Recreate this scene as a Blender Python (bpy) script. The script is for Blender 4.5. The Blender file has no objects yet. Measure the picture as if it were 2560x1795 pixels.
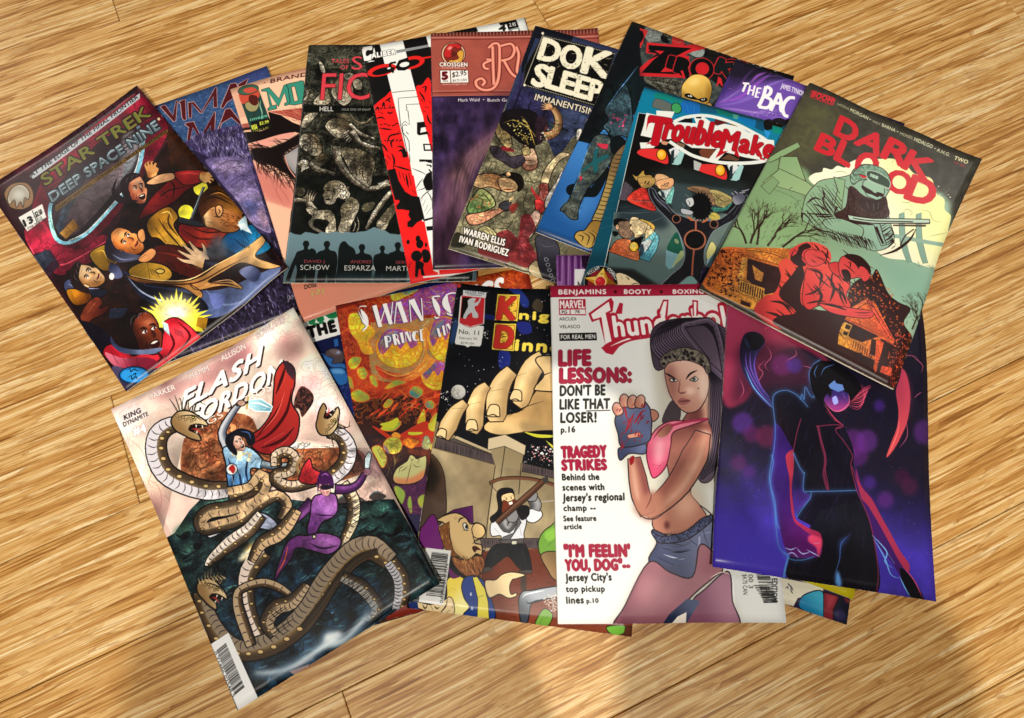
"""Comic books fanned out on a strand-bamboo floor, seen from a phone held above them."""
import bpy, bmesh, math, re
import numpy as np
from mathutils import Vector, Matrix

scene = bpy.context.scene
col = scene.collection

# ---------------------------------------------------------------- camera
cam_data = bpy.data.cameras.new('camera')
cam = bpy.data.objects.new('camera', cam_data)
col.objects.link(cam)
scene.camera = cam
FOCAL, PITCH, HEIGHT, ROLL = 1499.39, 0.28959, 486.75, 0.02978
cam_data.sensor_fit = 'HORIZONTAL'
cam_data.sensor_width = 36.0
cam_data.lens = FOCAL / 2560 * 36.0
cam_data.clip_start = 0.02
cam_data.clip_end = 50
cam.matrix_world = (Matrix.Translation((0, 0, HEIGHT / 1000)) @ Matrix.Rotation(PITCH, 4, 'X')
                    @ Matrix.Rotation(-ROLL, 4, 'Z'))

# ---------------------------------------------------------------- light
world = bpy.data.worlds.new('World')
scene.world = world
world.use_nodes = True
world.node_tree.nodes['Background'].inputs[0].default_value = (1.0, .93, .84, 1)
world.node_tree.nodes['Background'].inputs[1].default_value = .11
scene.view_settings.view_transform = 'Standard'
scene.view_settings.look = 'None'
scene.view_settings.gamma = 1.0
scene.view_settings.exposure = 0.0


def lamp(name, loc, target, power, size, color):
    ld = bpy.data.lights.new(name, 'AREA')
    ld.shape = 'DISK'; ld.size = size; ld.energy = power; ld.color = color
    o = bpy.data.objects.new(name, ld)
    o.location = loc
    o.rotation_euler = (Vector(target)-Vector(loc)).to_track_quat('-Z', 'Y').to_euler()
    col.objects.link(o)


# ceiling lamps of the room: two behind the photographer (their light draws the soft-edged shadows at the
# bottom of the picture), one ahead to the right and one to the left
lamp('ceiling_lamp_behind_left', (-.455, -.83, 2.3), (0, .2, 0), 43, .05, (1.0, .92, .80))
lamp('ceiling_lamp_behind_right', (.375, -.83, 2.3), (0, .2, 0), 34, .05, (1.0, .92, .80))
lamp('ceiling_lamp_ahead', (2.05, 1.35, 2.3), (.1, .2, 0), 8, .12, (1.0, .95, .88))
lamp('ceiling_lamp_left', (-3.3, 2.6, 2.3), (0, .2, 0), 24, .3, (1.0, .95, .88))

# ---------------------------------------------------------------- helpers
def link(name, mesh, parent=None, **props):
    o = bpy.data.objects.new(name, mesh)
    col.objects.link(o)
    if parent is not None:
        o.parent = parent
    for k, v in props.items():
        o[k] = v
    return o


def mesh_from(name, verts, faces, mats=(), uvs=None, mat_index=None, smooth=False):
    me = bpy.data.meshes.new(name)
    me.from_pydata([tuple(v) for v in verts], [], faces)
    for m in mats:
        me.materials.append(m)
    if mat_index is not None:
        me.polygons.foreach_set('material_index', mat_index)
    if smooth:
        me.polygons.foreach_set('use_smooth', [True] * len(me.polygons))
    if uvs is not None:
        lay = me.uv_layers.new(name='print')
        for lp in me.loops:
            lay.data[lp.index].uv = uvs[lp.vertex_index]
    me.update()
    return me


class Nodes:
    """Small wrapper for building node trees."""

    def __init__(self, name):
        self.mat = bpy.data.materials.new(name)
        self.mat.use_nodes = True
        self.t = self.mat.node_tree
        self.bsdf = self.t.nodes['Principled BSDF']

    def n(self, kind, ins=None, **attrs):
        nd = self.t.nodes.new(kind)
        for k, v in attrs.items():
            setattr(nd, k, v)
        for k, v in (ins or {}).items():
            s = nd.inputs[k]
            if isinstance(v, bpy.types.NodeSocket):
                self.t.links.new(v, s)
            else:
                s.default_value = v
        return nd

    def math(self, op, a, b=0.0, c=None, clamp=False):
        ins = {0: a, 1: b}
        if c is not None:
            ins[2] = c
        return self.n('ShaderNodeMath', ins, operation=op, use_clamp=clamp).outputs[0]

    def mix(self, f, a, b, blend='MIX'):
        return self.n('ShaderNodeMix', {0: f, 6: a, 7: b}, data_type='RGBA', blend_type=blend).outputs[2]

    def ramp(self, f, stops, interp='LINEAR'):
        nd = self.n('ShaderNodeValToRGB', {0: f})
        cr = nd.color_ramp; cr.interpolation = interp
        while len(cr.elements) < len(stops):
            cr.elements.new(0.5)
        for e, (p, c) in zip(cr.elements, stops):
            e.position = p; e.color = c
        return nd.outputs[0]

    def set(self, **kw):
        for k, v in kw.items():
            s = self.bsdf.inputs[k.replace('_', ' ')]
            if isinstance(v, bpy.types.NodeSocket):
                self.t.links.new(v, s)
            else:
                s.default_value = v


def lin(h):
    v = [int(h[i:i+2], 16) / 255 for i in (0, 2, 4)]
    return tuple((x / 12.92 if x < .04045 else ((x + .055) / 1.055) ** 2.4) for x in v) + (1,)


# ---------------------------------------------------------------- floor of strand-woven bamboo planks
def bamboo_material():
    m = Nodes('strand_bamboo')
    tc = m.n('ShaderNodeTexCoord')
    info = m.n('ShaderNodeObjectInfo')
    off = m.math('MULTIPLY', info.outputs['Random'], 37.0)
    sep = m.n('ShaderNodeSeparateXYZ', {0: tc.outputs['Object']})
    X = m.math('ADD', sep.outputs[0], off)
    Y = m.math('ADD', sep.outputs[1], m.math('MULTIPLY', off, 1.7))
    # the strands wander a little and fan apart, so nothing runs dead straight
    wob = m.n('ShaderNodeTexNoise', {'Vector': m.n('ShaderNodeCombineXYZ', {0: m.math('MULTIPLY', X, 7.0), 1: m.math('MULTIPLY', Y, 16.0), 2: off}).outputs[0], 'Scale': 1.0, 'Detail': 2.0, 'Roughness': .5}).outputs[0]
    Yw = m.math('ADD', Y, m.math('MULTIPLY', m.math('SUBTRACT', wob, .5), .007))

    def streak(sx, sy, z, detail=3.0, rough=.55, dist=0.0):
        v = m.n('ShaderNodeCombineXYZ', {0: m.math('MULTIPLY', X, sx), 1: m.math('MULTIPLY', Yw, sy), 2: m.math('ADD', off, z)})
        return m.n('ShaderNodeTexNoise', {'Vector': v.outputs[0], 'Scale': 1.0, 'Detail': detail, 'Roughness': rough, 'Distortion': dist}).outputs[0]
    broad = streak(4, 150, 1.0, 3.0)
    mid = streak(8, 340, 4.0, 4.0, .62, .15)
    fine = streak(20, 900, 8.0, 3.0, .6, .15)
    hair = streak(110, 2600, 12.0, 2.0)
    patch = streak(9, 14, 20.0, 2.0)
    # the pressed strands themselves: long slivers with pointed ends, each of its own shade
    def slivers(sx, sy, z, wander):
        yy = m.math('ADD', Yw, m.math('MULTIPLY', m.math('SUBTRACT', broad, .5), wander))
        p = m.n('ShaderNodeCombineXYZ', {0: m.math('MULTIPLY', X, sx), 1: m.math('MULTIPLY', yy, sy), 2: m.math('ADD', off, z)}).outputs[0]
        vo = m.n('ShaderNodeTexVoronoi', {'Vector': p, 'Scale': 1.0, 'Randomness': 1.0}, voronoi_dimensions='2D')
        c = m.n('ShaderNodeSeparateColor', {0: vo.outputs['Color']})
        ed = m.n('ShaderNodeTexVoronoi', {'Vector': p, 'Scale': 1.0, 'Randomness': 1.0}, voronoi_dimensions='2D', feature='DISTANCE_TO_EDGE').outputs['Distance']
        return c.outputs[0], ed
    s1, e1 = slivers(17, 390, 0.0, .006)
    s2, e2 = slivers(30, 740, 9.0, .004)
    s3, e3 = slivers(8, 120, 17.0, .010)
    v = m.math('ADD', m.math('MULTIPLY', s1, .40), m.math('ADD', m.math('MULTIPLY', s2, .30), m.math('MULTIPLY', s3, .12)))
    v = m.math('ADD', v, m.math('MULTIPLY', m.math('SUBTRACT', mid, .5), .75))
    v = m.math('ADD', v, m.math('MULTIPLY', m.math('SUBTRACT', fine, .5), .55))
    v = m.math('ADD', v, m.math('MULTIPLY', m.math('SUBTRACT', patch, .5), .35))
    v = m.math('ADD', m.math('MULTIPLY', m.math('SUBTRACT', v, .41), 1.22), .52, clamp=True)
    base = m.ramp(v, [(.0, lin('76491a')), (.2, lin('9c6a30')), (.42, lin('bf8f4e')), (.62, lin('d2aa6b')), (.82, lin('e1c189')), (1.0, lin('ecd5a6'))])
    gap = m.math('MULTIPLY', m.math('LESS_THAN', e1, .05), m.math('GREATER_THAN', mid, .47))
    base = m.mix(m.math('MULTIPLY', gap, .45), base, lin('8a5620'))
    dash = m.ramp(streak(13, 560, 31.0, 2.0, .5, .3), [(.0, (1, 1, 1, 1)), (.32, (1, 1, 1, 1)), (.40, (0, 0, 0, 1)), (1, (0, 0, 0, 1))])
    base = m.mix(m.math('MULTIPLY', dash, .5), base, lin('7c4a18'))
    base = m.mix(m.math('MULTIPLY', hair, .18), base, lin('a06a2c'))
    # bamboo joints: short ragged brown scars across a few strands
    vor = m.n('ShaderNodeTexNoise', {'Vector': m.n('ShaderNodeCombineXYZ', {0: m.math('MULTIPLY', X, 60.0), 1: m.math('MULTIPLY', Yw, 170.0), 2: 5.0}).outputs[0], 'Scale': 1.0, 'Detail': 5.0, 'Roughness': .7}).outputs[0]
    scar = m.ramp(m.math('MULTIPLY', vor, m.math('ADD', .55, m.math('MULTIPLY', patch, .9))), [(.0, (0, 0, 0, 1)), (.56, (0, 0, 0, 1)), (.68, (1, 1, 1, 1)), (1, (1, 1, 1, 1))])
    base = m.mix(m.math('MULTIPLY', scar, .35), base, lin('9a6224'))
    # every plank has its own cast
    tint = m.n('ShaderNodeHueSaturation', {'Hue': .5, 'Saturation': 1.0, 'Value': m.math('ADD', .92, m.math('MULTIPLY', info.outputs['Random'], .14)), 'Color': base}).outputs[0]
    bump = m.n('ShaderNodeBump', {'Strength': .25, 'Distance': .0004, 'Height': m.math('ADD', fine, m.math('MULTIPLY', mid, .8))})
    m.set(Base_Color=tint, Roughness=m.math('ADD', .34, m.math('MULTIPLY', fine, .22)), Normal=bump.outputs[0], Specular_IOR_Level=.25)
    return m.mat


def build_floor():
    dark = Nodes('dark_subfloor_board'); dark.set(Base_Color=lin('3a2410'), Roughness=.9)  # dark brown subfloor under the planks, showing in their joints
    me = mesh_from('floor', [(-1.9, -1.6, -.004), (1.9, -1.6, -.004), (1.9, 2.0, -.004), (-1.9, 2.0, -.004)], [(0, 1, 2, 3)], [dark.mat])
    floor = link('floor', me, None, kind='structure')
    mat = bamboo_material()
    ang = math.radians(22.9); W = .0964; n0 = .052
    # butt joints seen in the photograph, by row; the rest are staggered by eye
    seen = {1: -.262, -2: -.161, 4: .237, 6: -.159, 2: .673}
    cache = {}

    def plank_mesh(L):
        key = round(L, 3)
        if key in cache:
            return cache[key]
        g = .00028; b = .0005; x0, x1 = g, L-g; y0, y1 = g, W-g
        v = [(x0, y0, -.004), (x1, y0, -.004), (x1, y1, -.004), (x0, y1, -.004), (x0, y0, -b), (x1, y0, -b), (x1, y1, -b), (x0, y1, -b),
             (x0+b, y0+b, 0), (x1-b, y0+b, 0), (x1-b, y1-b, 0), (x0+b, y1-b, 0)]
        f = [(8, 9, 10, 11)]
        for a in (0, 4):
            for i in range(4):
                j = (i+1) % 4
                f.append((a+i, a+j, a+4+j, a+4+i))
        cache[key] = mesh_from('plank', v, f, [mat])
        return cache[key]
    for r in range(-6, 10):
        j = seen.get(r, -.9 + ((r*0.731) % 1.0)*1.8 + (1.1 if abs(-.9+((r*.731) % 1.0)*1.8) < .75 else 0))
        n = n0 + r*W
        for k in (-2, -1, 0, 1):
            u0 = j + k*1.83
            if u0 > .95 or u0+1.83 < -.75:
                continue
            o = link('plank', plank_mesh(1.83), floor)
            o.location = (u0*math.cos(ang) - n*math.sin(ang), u0*math.sin(ang) + n*math.cos(ang), 0)
            o.rotation_euler = (0, 0, ang)


build_floor()

# ---------------------------------------------------------------- printed covers: a small drawing kit
PPM = 4.0                                   # print resolution, dots per millimetre


def hexc(s):
    if len(s) == 3:
        s = s[0]*2 + s[1]*2 + s[2]*2
    return np.array([int(s[i:i+2], 16) / 255 for i in (0, 2, 4)], np.float32)


def smooth(P, closed=True, n=5):
    """Catmull-Rom curve through the points."""
    P = np.asarray(P, float)
    if len(P) < 3:
        return P
    Q = np.vstack([P[-1], P, P[0], P[1]]) if closed else np.vstack([P[0], P, P[-1]])
    m = len(P) if closed else len(P) - 1
    t = (np.arange(n) / n)[:, None]
    out = []
    for i in range(m):
        a, b, c, d = Q[i], Q[i+1], Q[i+2], Q[i+3]
        out.append(.5*((2*b) + (c-a)*t + (2*a-5*b+4*c-d)*t*t + (3*b-a-3*c+d)*t**3))
    out = np.vstack(out)
    return out if closed else np.vstack([out, P[-1]])


def value_noise(h, w, cell, rng, octaves=3, stretch=1.0):
    out = np.zeros((h, w), np.float32)
    amp, tot = 1.0, 0.0
    for _ in range(octaves):
        ch, cw = max(cell, 1.0), max(cell*stretch, 1.0)
        G = rng.random((int(h/ch)+3, int(w/cw)+3)).astype(np.float32)
        y = np.arange(h)/ch; x = np.arange(w)/cw
        yi = y.astype(int); xi = x.astype(int)
        fy = (y-yi)[:, None]; fx = (x-xi)[None]
        fy = fy*fy*(3-2*fy); fx = fx*fx*(3-2*fx)
        a = G[yi][:, xi]; b = G[yi][:, xi+1]; c = G[yi+1][:, xi]; d = G[yi+1][:, xi+1]
        out += amp*((a*(1-fx)+b*fx)*(1-fy)+(c*(1-fx)+d*fx)*fy)
        tot += amp; amp *= .5; cell *= .5
    return out/tot


def blur(M, r):
    """Three box passes, close to a Gaussian."""
    r = int(round(r))
    if r < 1:
        return M
    for ax in (0, 1):
        for _ in range(3):
            k = 2*r+1
            pad = [(0, 0)]*M.ndim; pad[ax] = (r+1, r)
            c = np.cumsum(np.pad(M, pad, mode='edge'), axis=ax, dtype=np.float64)
            M = ((c[k:]-c[:-k]) if ax == 0 else (c[:, k:]-c[:, :-k])).astype(np.float32)/k
    return M


def grow(M, r):
    """Thicken a mask by r dots."""
    def dil(R):
        D = M
        for dy in range(-R, R+1):
            for dx in range(-R, R+1):
                if (dx or dy) and dx*dx+dy*dy <= R*R+.5:
                    D = np.maximum(D, np.roll(np.roll(M, dy, 0), dx, 1))
        return D
    r = max(0.0, r); R = int(r); f = r-R
    return dil(R) if f < .05 else (1-f)*dil(R)+f*dil(R+1)


class Sheet:
    """One printed cover: a bitmap drawn from outlines, in tenths of a millimetre, y downwards."""

    def __init__(self, wmm, hmm, base, seed=1):
        self.nx, self.ny = int(wmm*PPM), int(hmm*PPM)
        self.k = PPM/10
        self.A = np.empty((self.ny, self.nx, 3), np.float32); self.A[:] = hexc(base)
        self.rng = np.random.default_rng(seed)
        self.last = None

    def mask(self, polys, signed=False, pad=0):
        """Coverage of the union of outlines: signed area accumulation on four sub-rows."""
        SS = 4
        X0, Y0, X1, Y1 = [], [], [], []
        for P in polys:
            P = np.asarray(P, float)*self.k
            if not signed:
                x, y = P[:, 0], P[:, 1]
                if np.dot(x, np.roll(y, -1))-np.dot(y, np.roll(x, -1)) < 0:
                    P = P[::-1]
            Q = np.roll(P, -1, 0)
            X0.append(P[:, 0]); Y0.append(P[:, 1]); X1.append(Q[:, 0]); Y1.append(Q[:, 1])
        X0, Y0, X1, Y1 = (np.concatenate(v) for v in (X0, Y0, X1, Y1))
        bx0 = int(max(0, math.floor(X0.min())-1-pad)); bx1 = int(min(self.nx, math.ceil(X0.max())+2+pad))
        by0 = int(max(0, math.floor(Y0.min())-1-pad)); by1 = int(min(self.ny, math.ceil(Y0.max())+2+pad))
        if bx1 <= bx0 or by1 <= by0:
            return None
        h, w = by1-by0, bx1-bx0
        s = np.where(Y1 > Y0, 1.0, -1.0)
        ya, yb = np.minimum(Y0, Y1), np.maximum(Y0, Y1)
        j0 = np.ceil((ya-by0)*SS-.5).astype(int); j1 = np.ceil((yb-by0)*SS-.5).astype(int)
        j0 = np.clip(j0, 0, h*SS); j1 = np.clip(j1, 0, h*SS)
        n = j1-j0
        keep = n > 0
        if not keep.any():
            return None
        e = np.repeat(np.nonzero(keep)[0], n[keep])
        start = np.repeat(np.cumsum(n[keep])-n[keep], n[keep])
        j = j0[e]+(np.arange(len(e))-start)
        yy = (j+.5)/SS+by0
        xx = X0[e]+(yy-Y0[e])*(X1[e]-X0[e])/(Y1[e]-Y0[e])-bx0
        xx = np.clip(xx, 0, w)
        xi = xx.astype(int); fr = xx-xi
        acc = np.zeros(h*(w+2))
        row = (j//SS)*(w+2)
        acc += np.bincount(row+xi, s[e]*(1-fr)/SS, h*(w+2))
        acc += np.bincount(row+xi+1, s[e]*fr/SS, h*(w+2))
        M = np.cumsum(acc.reshape(h, w+2), 1)[:, :w]
        return by0, bx0, np.clip(np.abs(M), 0, 1).astype(np.float32)

    def comp(self, m, col, a=1.0, g=None, r=None, n=None, clip=False, b=0, keep=True, mul=False):
        if m is None:
            return
        y, x, M = m
        h, w = M.shape
        if b:
            M = blur(M, b*self.k)
        if keep and not clip:
            self.last = (y, x, M)
        if clip and self.last is not None:
            ly, lx, LM = self.last
            F = np.zeros_like(M)
            ya, yb = max(y, ly), min(y+h, ly+LM.shape[0]); xa, xb = max(x, lx), min(x+w, lx+LM.shape[1])
            if yb > ya and xb > xa:
                F[ya-y:yb-y, xa-x:xb-x] = LM[ya-ly:yb-ly, xa-lx:xb-lx]
            M = M*F
        C = hexc(col)
        if g is not None or r is not None:
            yy, xx = np.mgrid[y:y+h, x:x+w].astype(np.float32)/self.k
            if g is not None:
                c2, ax, ay, bx, by = g
                d2 = (bx-ax)**2+(by-ay)**2
                t = ((xx-ax)*(bx-ax)+(yy-ay)*(by-ay))/d2
            else:
                c2, cx, cy, rad = r
                t = np.hypot(xx-cx, yy-cy)/rad
            t = np.clip(t, 0, 1)[..., None]; t = t*t*(3-2*t)
            C = C*(1-t)+hexc(c2)*t
        if n is not None:                     # n = (second colour, cell, contrast, stretch)
            c2, cell, con, st = n
            v = value_noise(h, w, cell*self.k, self.rng, 4, st)
            v = np.clip((v-.5)*con+.5, 0, 1)[..., None]
            C = C*(1-v)+hexc(c2)*v
        M = (M*a)[..., None]
        R = self.A[y:y+h, x:x+w]
        self.A[y:y+h, x:x+w] = R*(1-M)+(R*C if mul else C)*M

    @staticmethod
    def pts(p):
        return np.asarray(p, float).reshape(-1, 2)

    def ribbon(self, P, w, taper):
        d = np.diff(P, axis=0); L = np.hypot(d[:, 0], d[:, 1]); L[L == 0] = 1e-6
        nrm = np.stack([-d[:, 1], d[:, 0]], 1)/L[:, None]
        N = np.vstack([nrm[:1], (nrm[1:]+nrm[:-1]), nrm[-1:]])
        N /= np.maximum(np.hypot(N[:, 0], N[:, 1]), .3)[:, None]
        t = np.concatenate([[0], np.cumsum(L)]); t /= t[-1]
        if taper == 1:
            W = w*np.clip(np.sin(np.pi*np.clip(t, .03, .97)), .15, 1)**.7
        elif taper == 2:
            W = w*(1-t*.85)
        else:
            W = w*np.ones_like(t)
        A = P+N*W[:, None]/2; B = P-N*W[:, None]/2
        return [np.array([A[i], A[i+1], B[i+1], B[i]]) for i in range(len(P)-1)]

    # ---- drawing commands -------------------------------------------------
    def F(self, col, p, s=0, ol=None, **kw):
        P = self.pts(p)
        if s:
            P = smooth(P)
        pad = int(kw.get('b', 0)*self.k*2.5)+1
        self.comp(self.mask([P], pad=pad), col, **kw)
        if ol:
            self.comp(self.mask(self.ribbon(np.vstack([P, P[:1]]), ol[1], 0)), ol[0], keep=False)

    def L(self, col, w, p, s=1, t=1, **kw):
        P = self.pts(p)
        if s and len(P) > 2:
            P = smooth(P, False)
        pad = int(kw.get('b', 0)*self.k*2.5)+1
        self.comp(self.mask(self.ribbon(P, w, t), pad=pad), col, keep=False, **kw)

    def T(self, txt, q, col, w=0, o=None, **kw):
        """Lettering: q = baseline start, baseline end, top of the first letter."""
        x0, y0, x1, y1, xt, yt = q
        tris, adv, cap = text_triangles(txt, w)
        if not len(tris):
            return
        U = np.array([x1-x0, y1-y0])/adv; V = np.array([xt-x0, yt-y0])/cap
        Pn = np.array([x0, y0])+tris[..., :1]*U+tris[..., 1:]*V
        pad = int((o[1] if o else 0)*self.k)+2
        bold = w/cap*math.hypot(xt-x0, yt-y0)*self.k
        m = self.mask(list(Pn), pad=pad+int(bold)+2)
        if m is None:
            return
        m = (m[0], m[1], grow(m[2], bold))
        if o:
            self.comp((m[0], m[1], grow(m[2], o[1]*self.k)), o[0], keep=False)
        self.comp(m, col, **kw)

    def H(self, col, p, ang, gap, w, a=1.0, jit=.4, clip=False, s=0):
        """Pen hatching inside an outline."""
        P = self.pts(p)
        if s:
            P = smooth(P)
        m = self.mask([P])
        if m is None:
            return
        y, x, M = m
        c, sn = math.cos(ang), math.sin(ang)
        u = P@[c, sn]; v = P@[-sn, c]
        lines = []
        vv = v.min()
        while vv < v.max():
            e = self.rng.random(3)
            a0 = u.min()+(u.max()-u.min())*jit*e[0]*.5; a1 = u.max()-(u.max()-u.min())*jit*e[1]*.5
            A0 = np.array([a0*c-vv*sn, a0*sn+vv*c]); A1 = np.array([a1*c-vv*sn, a1*sn+vv*c])
            lines += self.ribbon(np.array([A0, (A0+A1)/2+self.rng.normal(0, gap*.2, 2), A1]), w*(.6+.8*e[2]), 1)
            vv += gap*(.7+.6*self.rng.random())
        mm = self.mask(lines)
        if mm is None:
            return
        y2, x2, M2 = mm
        full = np.zeros((self.ny, self.nx), np.float32)
        full[y:y+M.shape[0], x:x+M.shape[1]] = M
        M2 = M2*full[y2:y2+M2.shape[0], x2:x2+M2.shape[1]]
        self.comp((y2, x2, M2), col, a=a, keep=False, clip=clip)

    def S(self, cols, p, n, r, r2=None, ang=None, a=1.0, clip=False):
        """Scatter n small marks (dots, or dashes when r2 is given) inside an outline."""
        P = self.pts(p)
        m = self.mask([P])
        if m is None:
            return
        y, x, M = m
        cols = cols.split()
        bucket = [[] for _ in cols]
        lo, hi = P.min(0), P.max(0)
        for i in range(n):
            q = lo+(hi-lo)*self.rng.random(2)
            py, px = int(q[1]*self.k)-y, int(q[0]*self.k)-x
            if not (0 <= py < M.shape[0] and 0 <= px < M.shape[1]) or M[py, px] < .5:
                continue
            rr = r*(.4+.9*self.rng.random())
            if r2 is None:
                t = np.arange(7)/7*2*np.pi
                poly = q+rr*np.stack([np.cos(t), np.sin(t)], 1)
                bucket[i % len(cols)].append(poly)
            else:
                th = (ang if ang is not None else 0)+self.rng.normal(0, .25 if ang is not None else 3)
                d = np.array([math.cos(th), math.sin(th)])*r2*(.5+self.rng.random()); nn = np.array([-d[1], d[0]])
                nn = nn/np.hypot(*nn)
                Q = smooth(np.array([q-d, q+nn*self.rng.normal(0, r2*.18), q+d]), False, 3)
                bucket[i % len(cols)] += self.ribbon(Q, rr, 1)
        for c, bk in zip(cols, bucket):
            if bk:
                self.comp(self.mask(bk), c, a=a, keep=False, clip=clip)

    def K(self, p, cell, line=.6, tone=.5, col='0a0806', w=.035, stretch=1.0, s=0, hi=None):
        """Inked texture inside an outline: contour lines of a noise field, and light and dark modelling."""
        P = self.pts(p)
        if s:
            P = smooth(P)
        m = self.mask([P])
        if m is None:
            return
        y, x, M = m
        h, w_ = M.shape
        v = value_noise(h, w_, cell*self.k, self.rng, 3, stretch)
        u = value_noise(h, w_, cell*self.k*2.2, self.rng, 3, stretch)
        R = self.A[y:y+h, x:x+w_]
        t = 1+tone*2.4*(u-.5)
        Q = np.clip(R*t[..., None], 0, 1)
        gy, gx = np.gradient(v); g = np.hypot(gy, gx)+1e-4
        ln = 0
        for q in (.42, .5, .58):
            ln = np.maximum(ln, np.clip(1.35-np.abs(v-q)/g/(w*22*(.25+1.5*u)), 0, 1))
        ln = (ln*line)[..., None]
        Q = Q*(1-ln)+hexc(col)*ln
        if hi:
            l2 = (np.clip(1.3-np.abs(v-.54)/g/(w*18), 0, 1)*line*.8)[..., None]
            Q = Q*(1-l2)+hexc(hi)*l2
        M = M[..., None]
        self.A[y:y+h, x:x+w_] = R*(1-M)+Q*M

    def B(self, q, n, col='111'):
        """Bar code: corner, end along the bars' row, end along the bars' length."""
        x0, y0, x1, y1, x2, y2 = q
        U = np.array([x1-x0, y1-y0]); V = np.array([x2-x0, y2-y0]); O = np.array([x0, y0])
        t = 0; bars = []
        ws = self.rng.integers(1, 4, n*2); tot = ws.sum()
        for i, wd in enumerate(ws):
            if i % 2 == 0:
                a, b = t/tot, (t+wd)/tot
                bars.append(np.array([O+U*a, O+U*b, O+U*b+V, O+U*a+V]))
            t += wd
        self.comp(self.mask(bars), col, keep=False)


def text_triangles(txt, w=0, _cache={}):
    """Triangles of a line of built-in lettering, its width and its capital height."""
    key = (txt, w)
    if key in _cache:
        return _cache[key]
    def tri(s, ww):
        cu = bpy.data.curves.new('lettering', 'FONT')
        cu.body = s; cu.size = 1; cu.resolution_u = 3; cu.space_character = 1+ww*3
        ob = bpy.data.objects.new('lettering', cu)
        me = ob.to_mesh()
        me.calc_loop_triangles()
        co = np.empty(len(me.vertices)*3); me.vertices.foreach_get('co', co); co = co.reshape(-1, 3)[:, :2]
        ix = np.empty(len(me.loop_triangles)*3, np.int32); me.loop_triangles.foreach_get('vertices', ix)
        t = co[ix.reshape(-1, 3)] if len(ix) else np.zeros((0, 3, 2))
        ob.to_mesh_clear()
        bpy.data.objects.remove(ob); bpy.data.curves.remove(cu)
        return t
    t = tri(txt, w)
    if len(t):
        cap = tri('H', w)[..., 1].max()
        x0 = t[..., 0].min()
        t = t.copy(); t[..., 0] -= x0
        res = (t, t[..., 0].max(), cap)
    else:
        res = (t, 1, 1)
    _cache[key] = res
    return res



class Tracing:
    """Coordinates noted down while measuring a cover, brought onto the cover (0.1 mm) by a projective map."""
    sheet = None; h = None; unit = 1.0


def grid(h):
    Tracing.h = np.array(list(h)+[1.0]).reshape(3, 3)
    a, b = P([300, 300, 400, 400])[:2], P([300, 300, 400, 400])[2:]
    Tracing.unit = math.hypot(b[0]-a[0], b[1]-a[1])/math.hypot(100, 100)


def cover(name, base, h):
    wmm, hmm = POSE[name][3:5]
    SHEETS[name] = Tracing.sheet = Sheet(wmm, hmm, base, len(SHEETS)+1)
    grid(h)


def P(s):
    v = np.array([float(a) for a in (s.replace(',', ' ').split() if isinstance(s, str) else s)]).reshape(-1, 2)
    q = np.c_[v, np.ones(len(v))] @ Tracing.h.T
    return (q[:, :2]/q[:, 2:]).ravel()


def px(w):
    return w*Tracing.unit


def conv(kw):
    k = dict(kw)
    for key in ('g', 'r'):
        if key in k:
            c, *p = k[key]
            k[key] = (c, *P(p)) if key == 'g' else (c, *P(p[:2]), px(p[2]))
    for key in ('ol', 'o'):
        if key in k:
            k[key] = (k[key][0], px(k[key][1]))
    if 'b' in k:
        k['b'] = px(k['b'])
    if 'n' in k:
        c, cell, con, st = k['n']; k['n'] = (c, px(cell), con, st)
    return k


def K(p, cell, line=.6, tone=.5, **k): Tracing.sheet.K(P(p), px(cell), line, tone, **k)


def turn(a):
    a = math.radians(a); p = P([0, 0, 100*math.cos(a), 100*math.sin(a)])
    return math.atan2(p[3]-p[1], p[2]-p[0])


def F(c, p, **k): Tracing.sheet.F(c, P(p), **conv(k))
def FS(c, p, **k): F(c, p, **{'s': 1, **k})
def L(c, w, p, **k): Tracing.sheet.L(c, px(w), P(p), **conv(k))
def T(txt, p, c, **k): Tracing.sheet.T(txt, P(p), c, **conv(k))
def B(p, n, **k): Tracing.sheet.B(P(p), n, **k)
def Hh(c, p, ang, gap, w, **k): Tracing.sheet.H(c, P(p), turn(ang), px(gap), px(w), **k)


def S(cols, p, n, r, **k):
    if 'r2' in k: k['r2'] = px(k['r2'])
    if 'ang' in k: k['ang'] = turn(k['ang'])
    Tracing.sheet.S(cols, P(p), n, px(r), **k)


def E(c, cx, cy, rx, ry=None, ang=0, **k):
    ry = ry or rx; a = math.radians(ang); t = np.arange(14)/14*2*np.pi
    x, y = rx*np.cos(t), ry*np.sin(t)
    F(c, np.stack([cx+x*math.cos(a)-y*math.sin(a), cy+x*math.sin(a)+y*math.cos(a)], 1).ravel(), s=1, **k)


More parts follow.
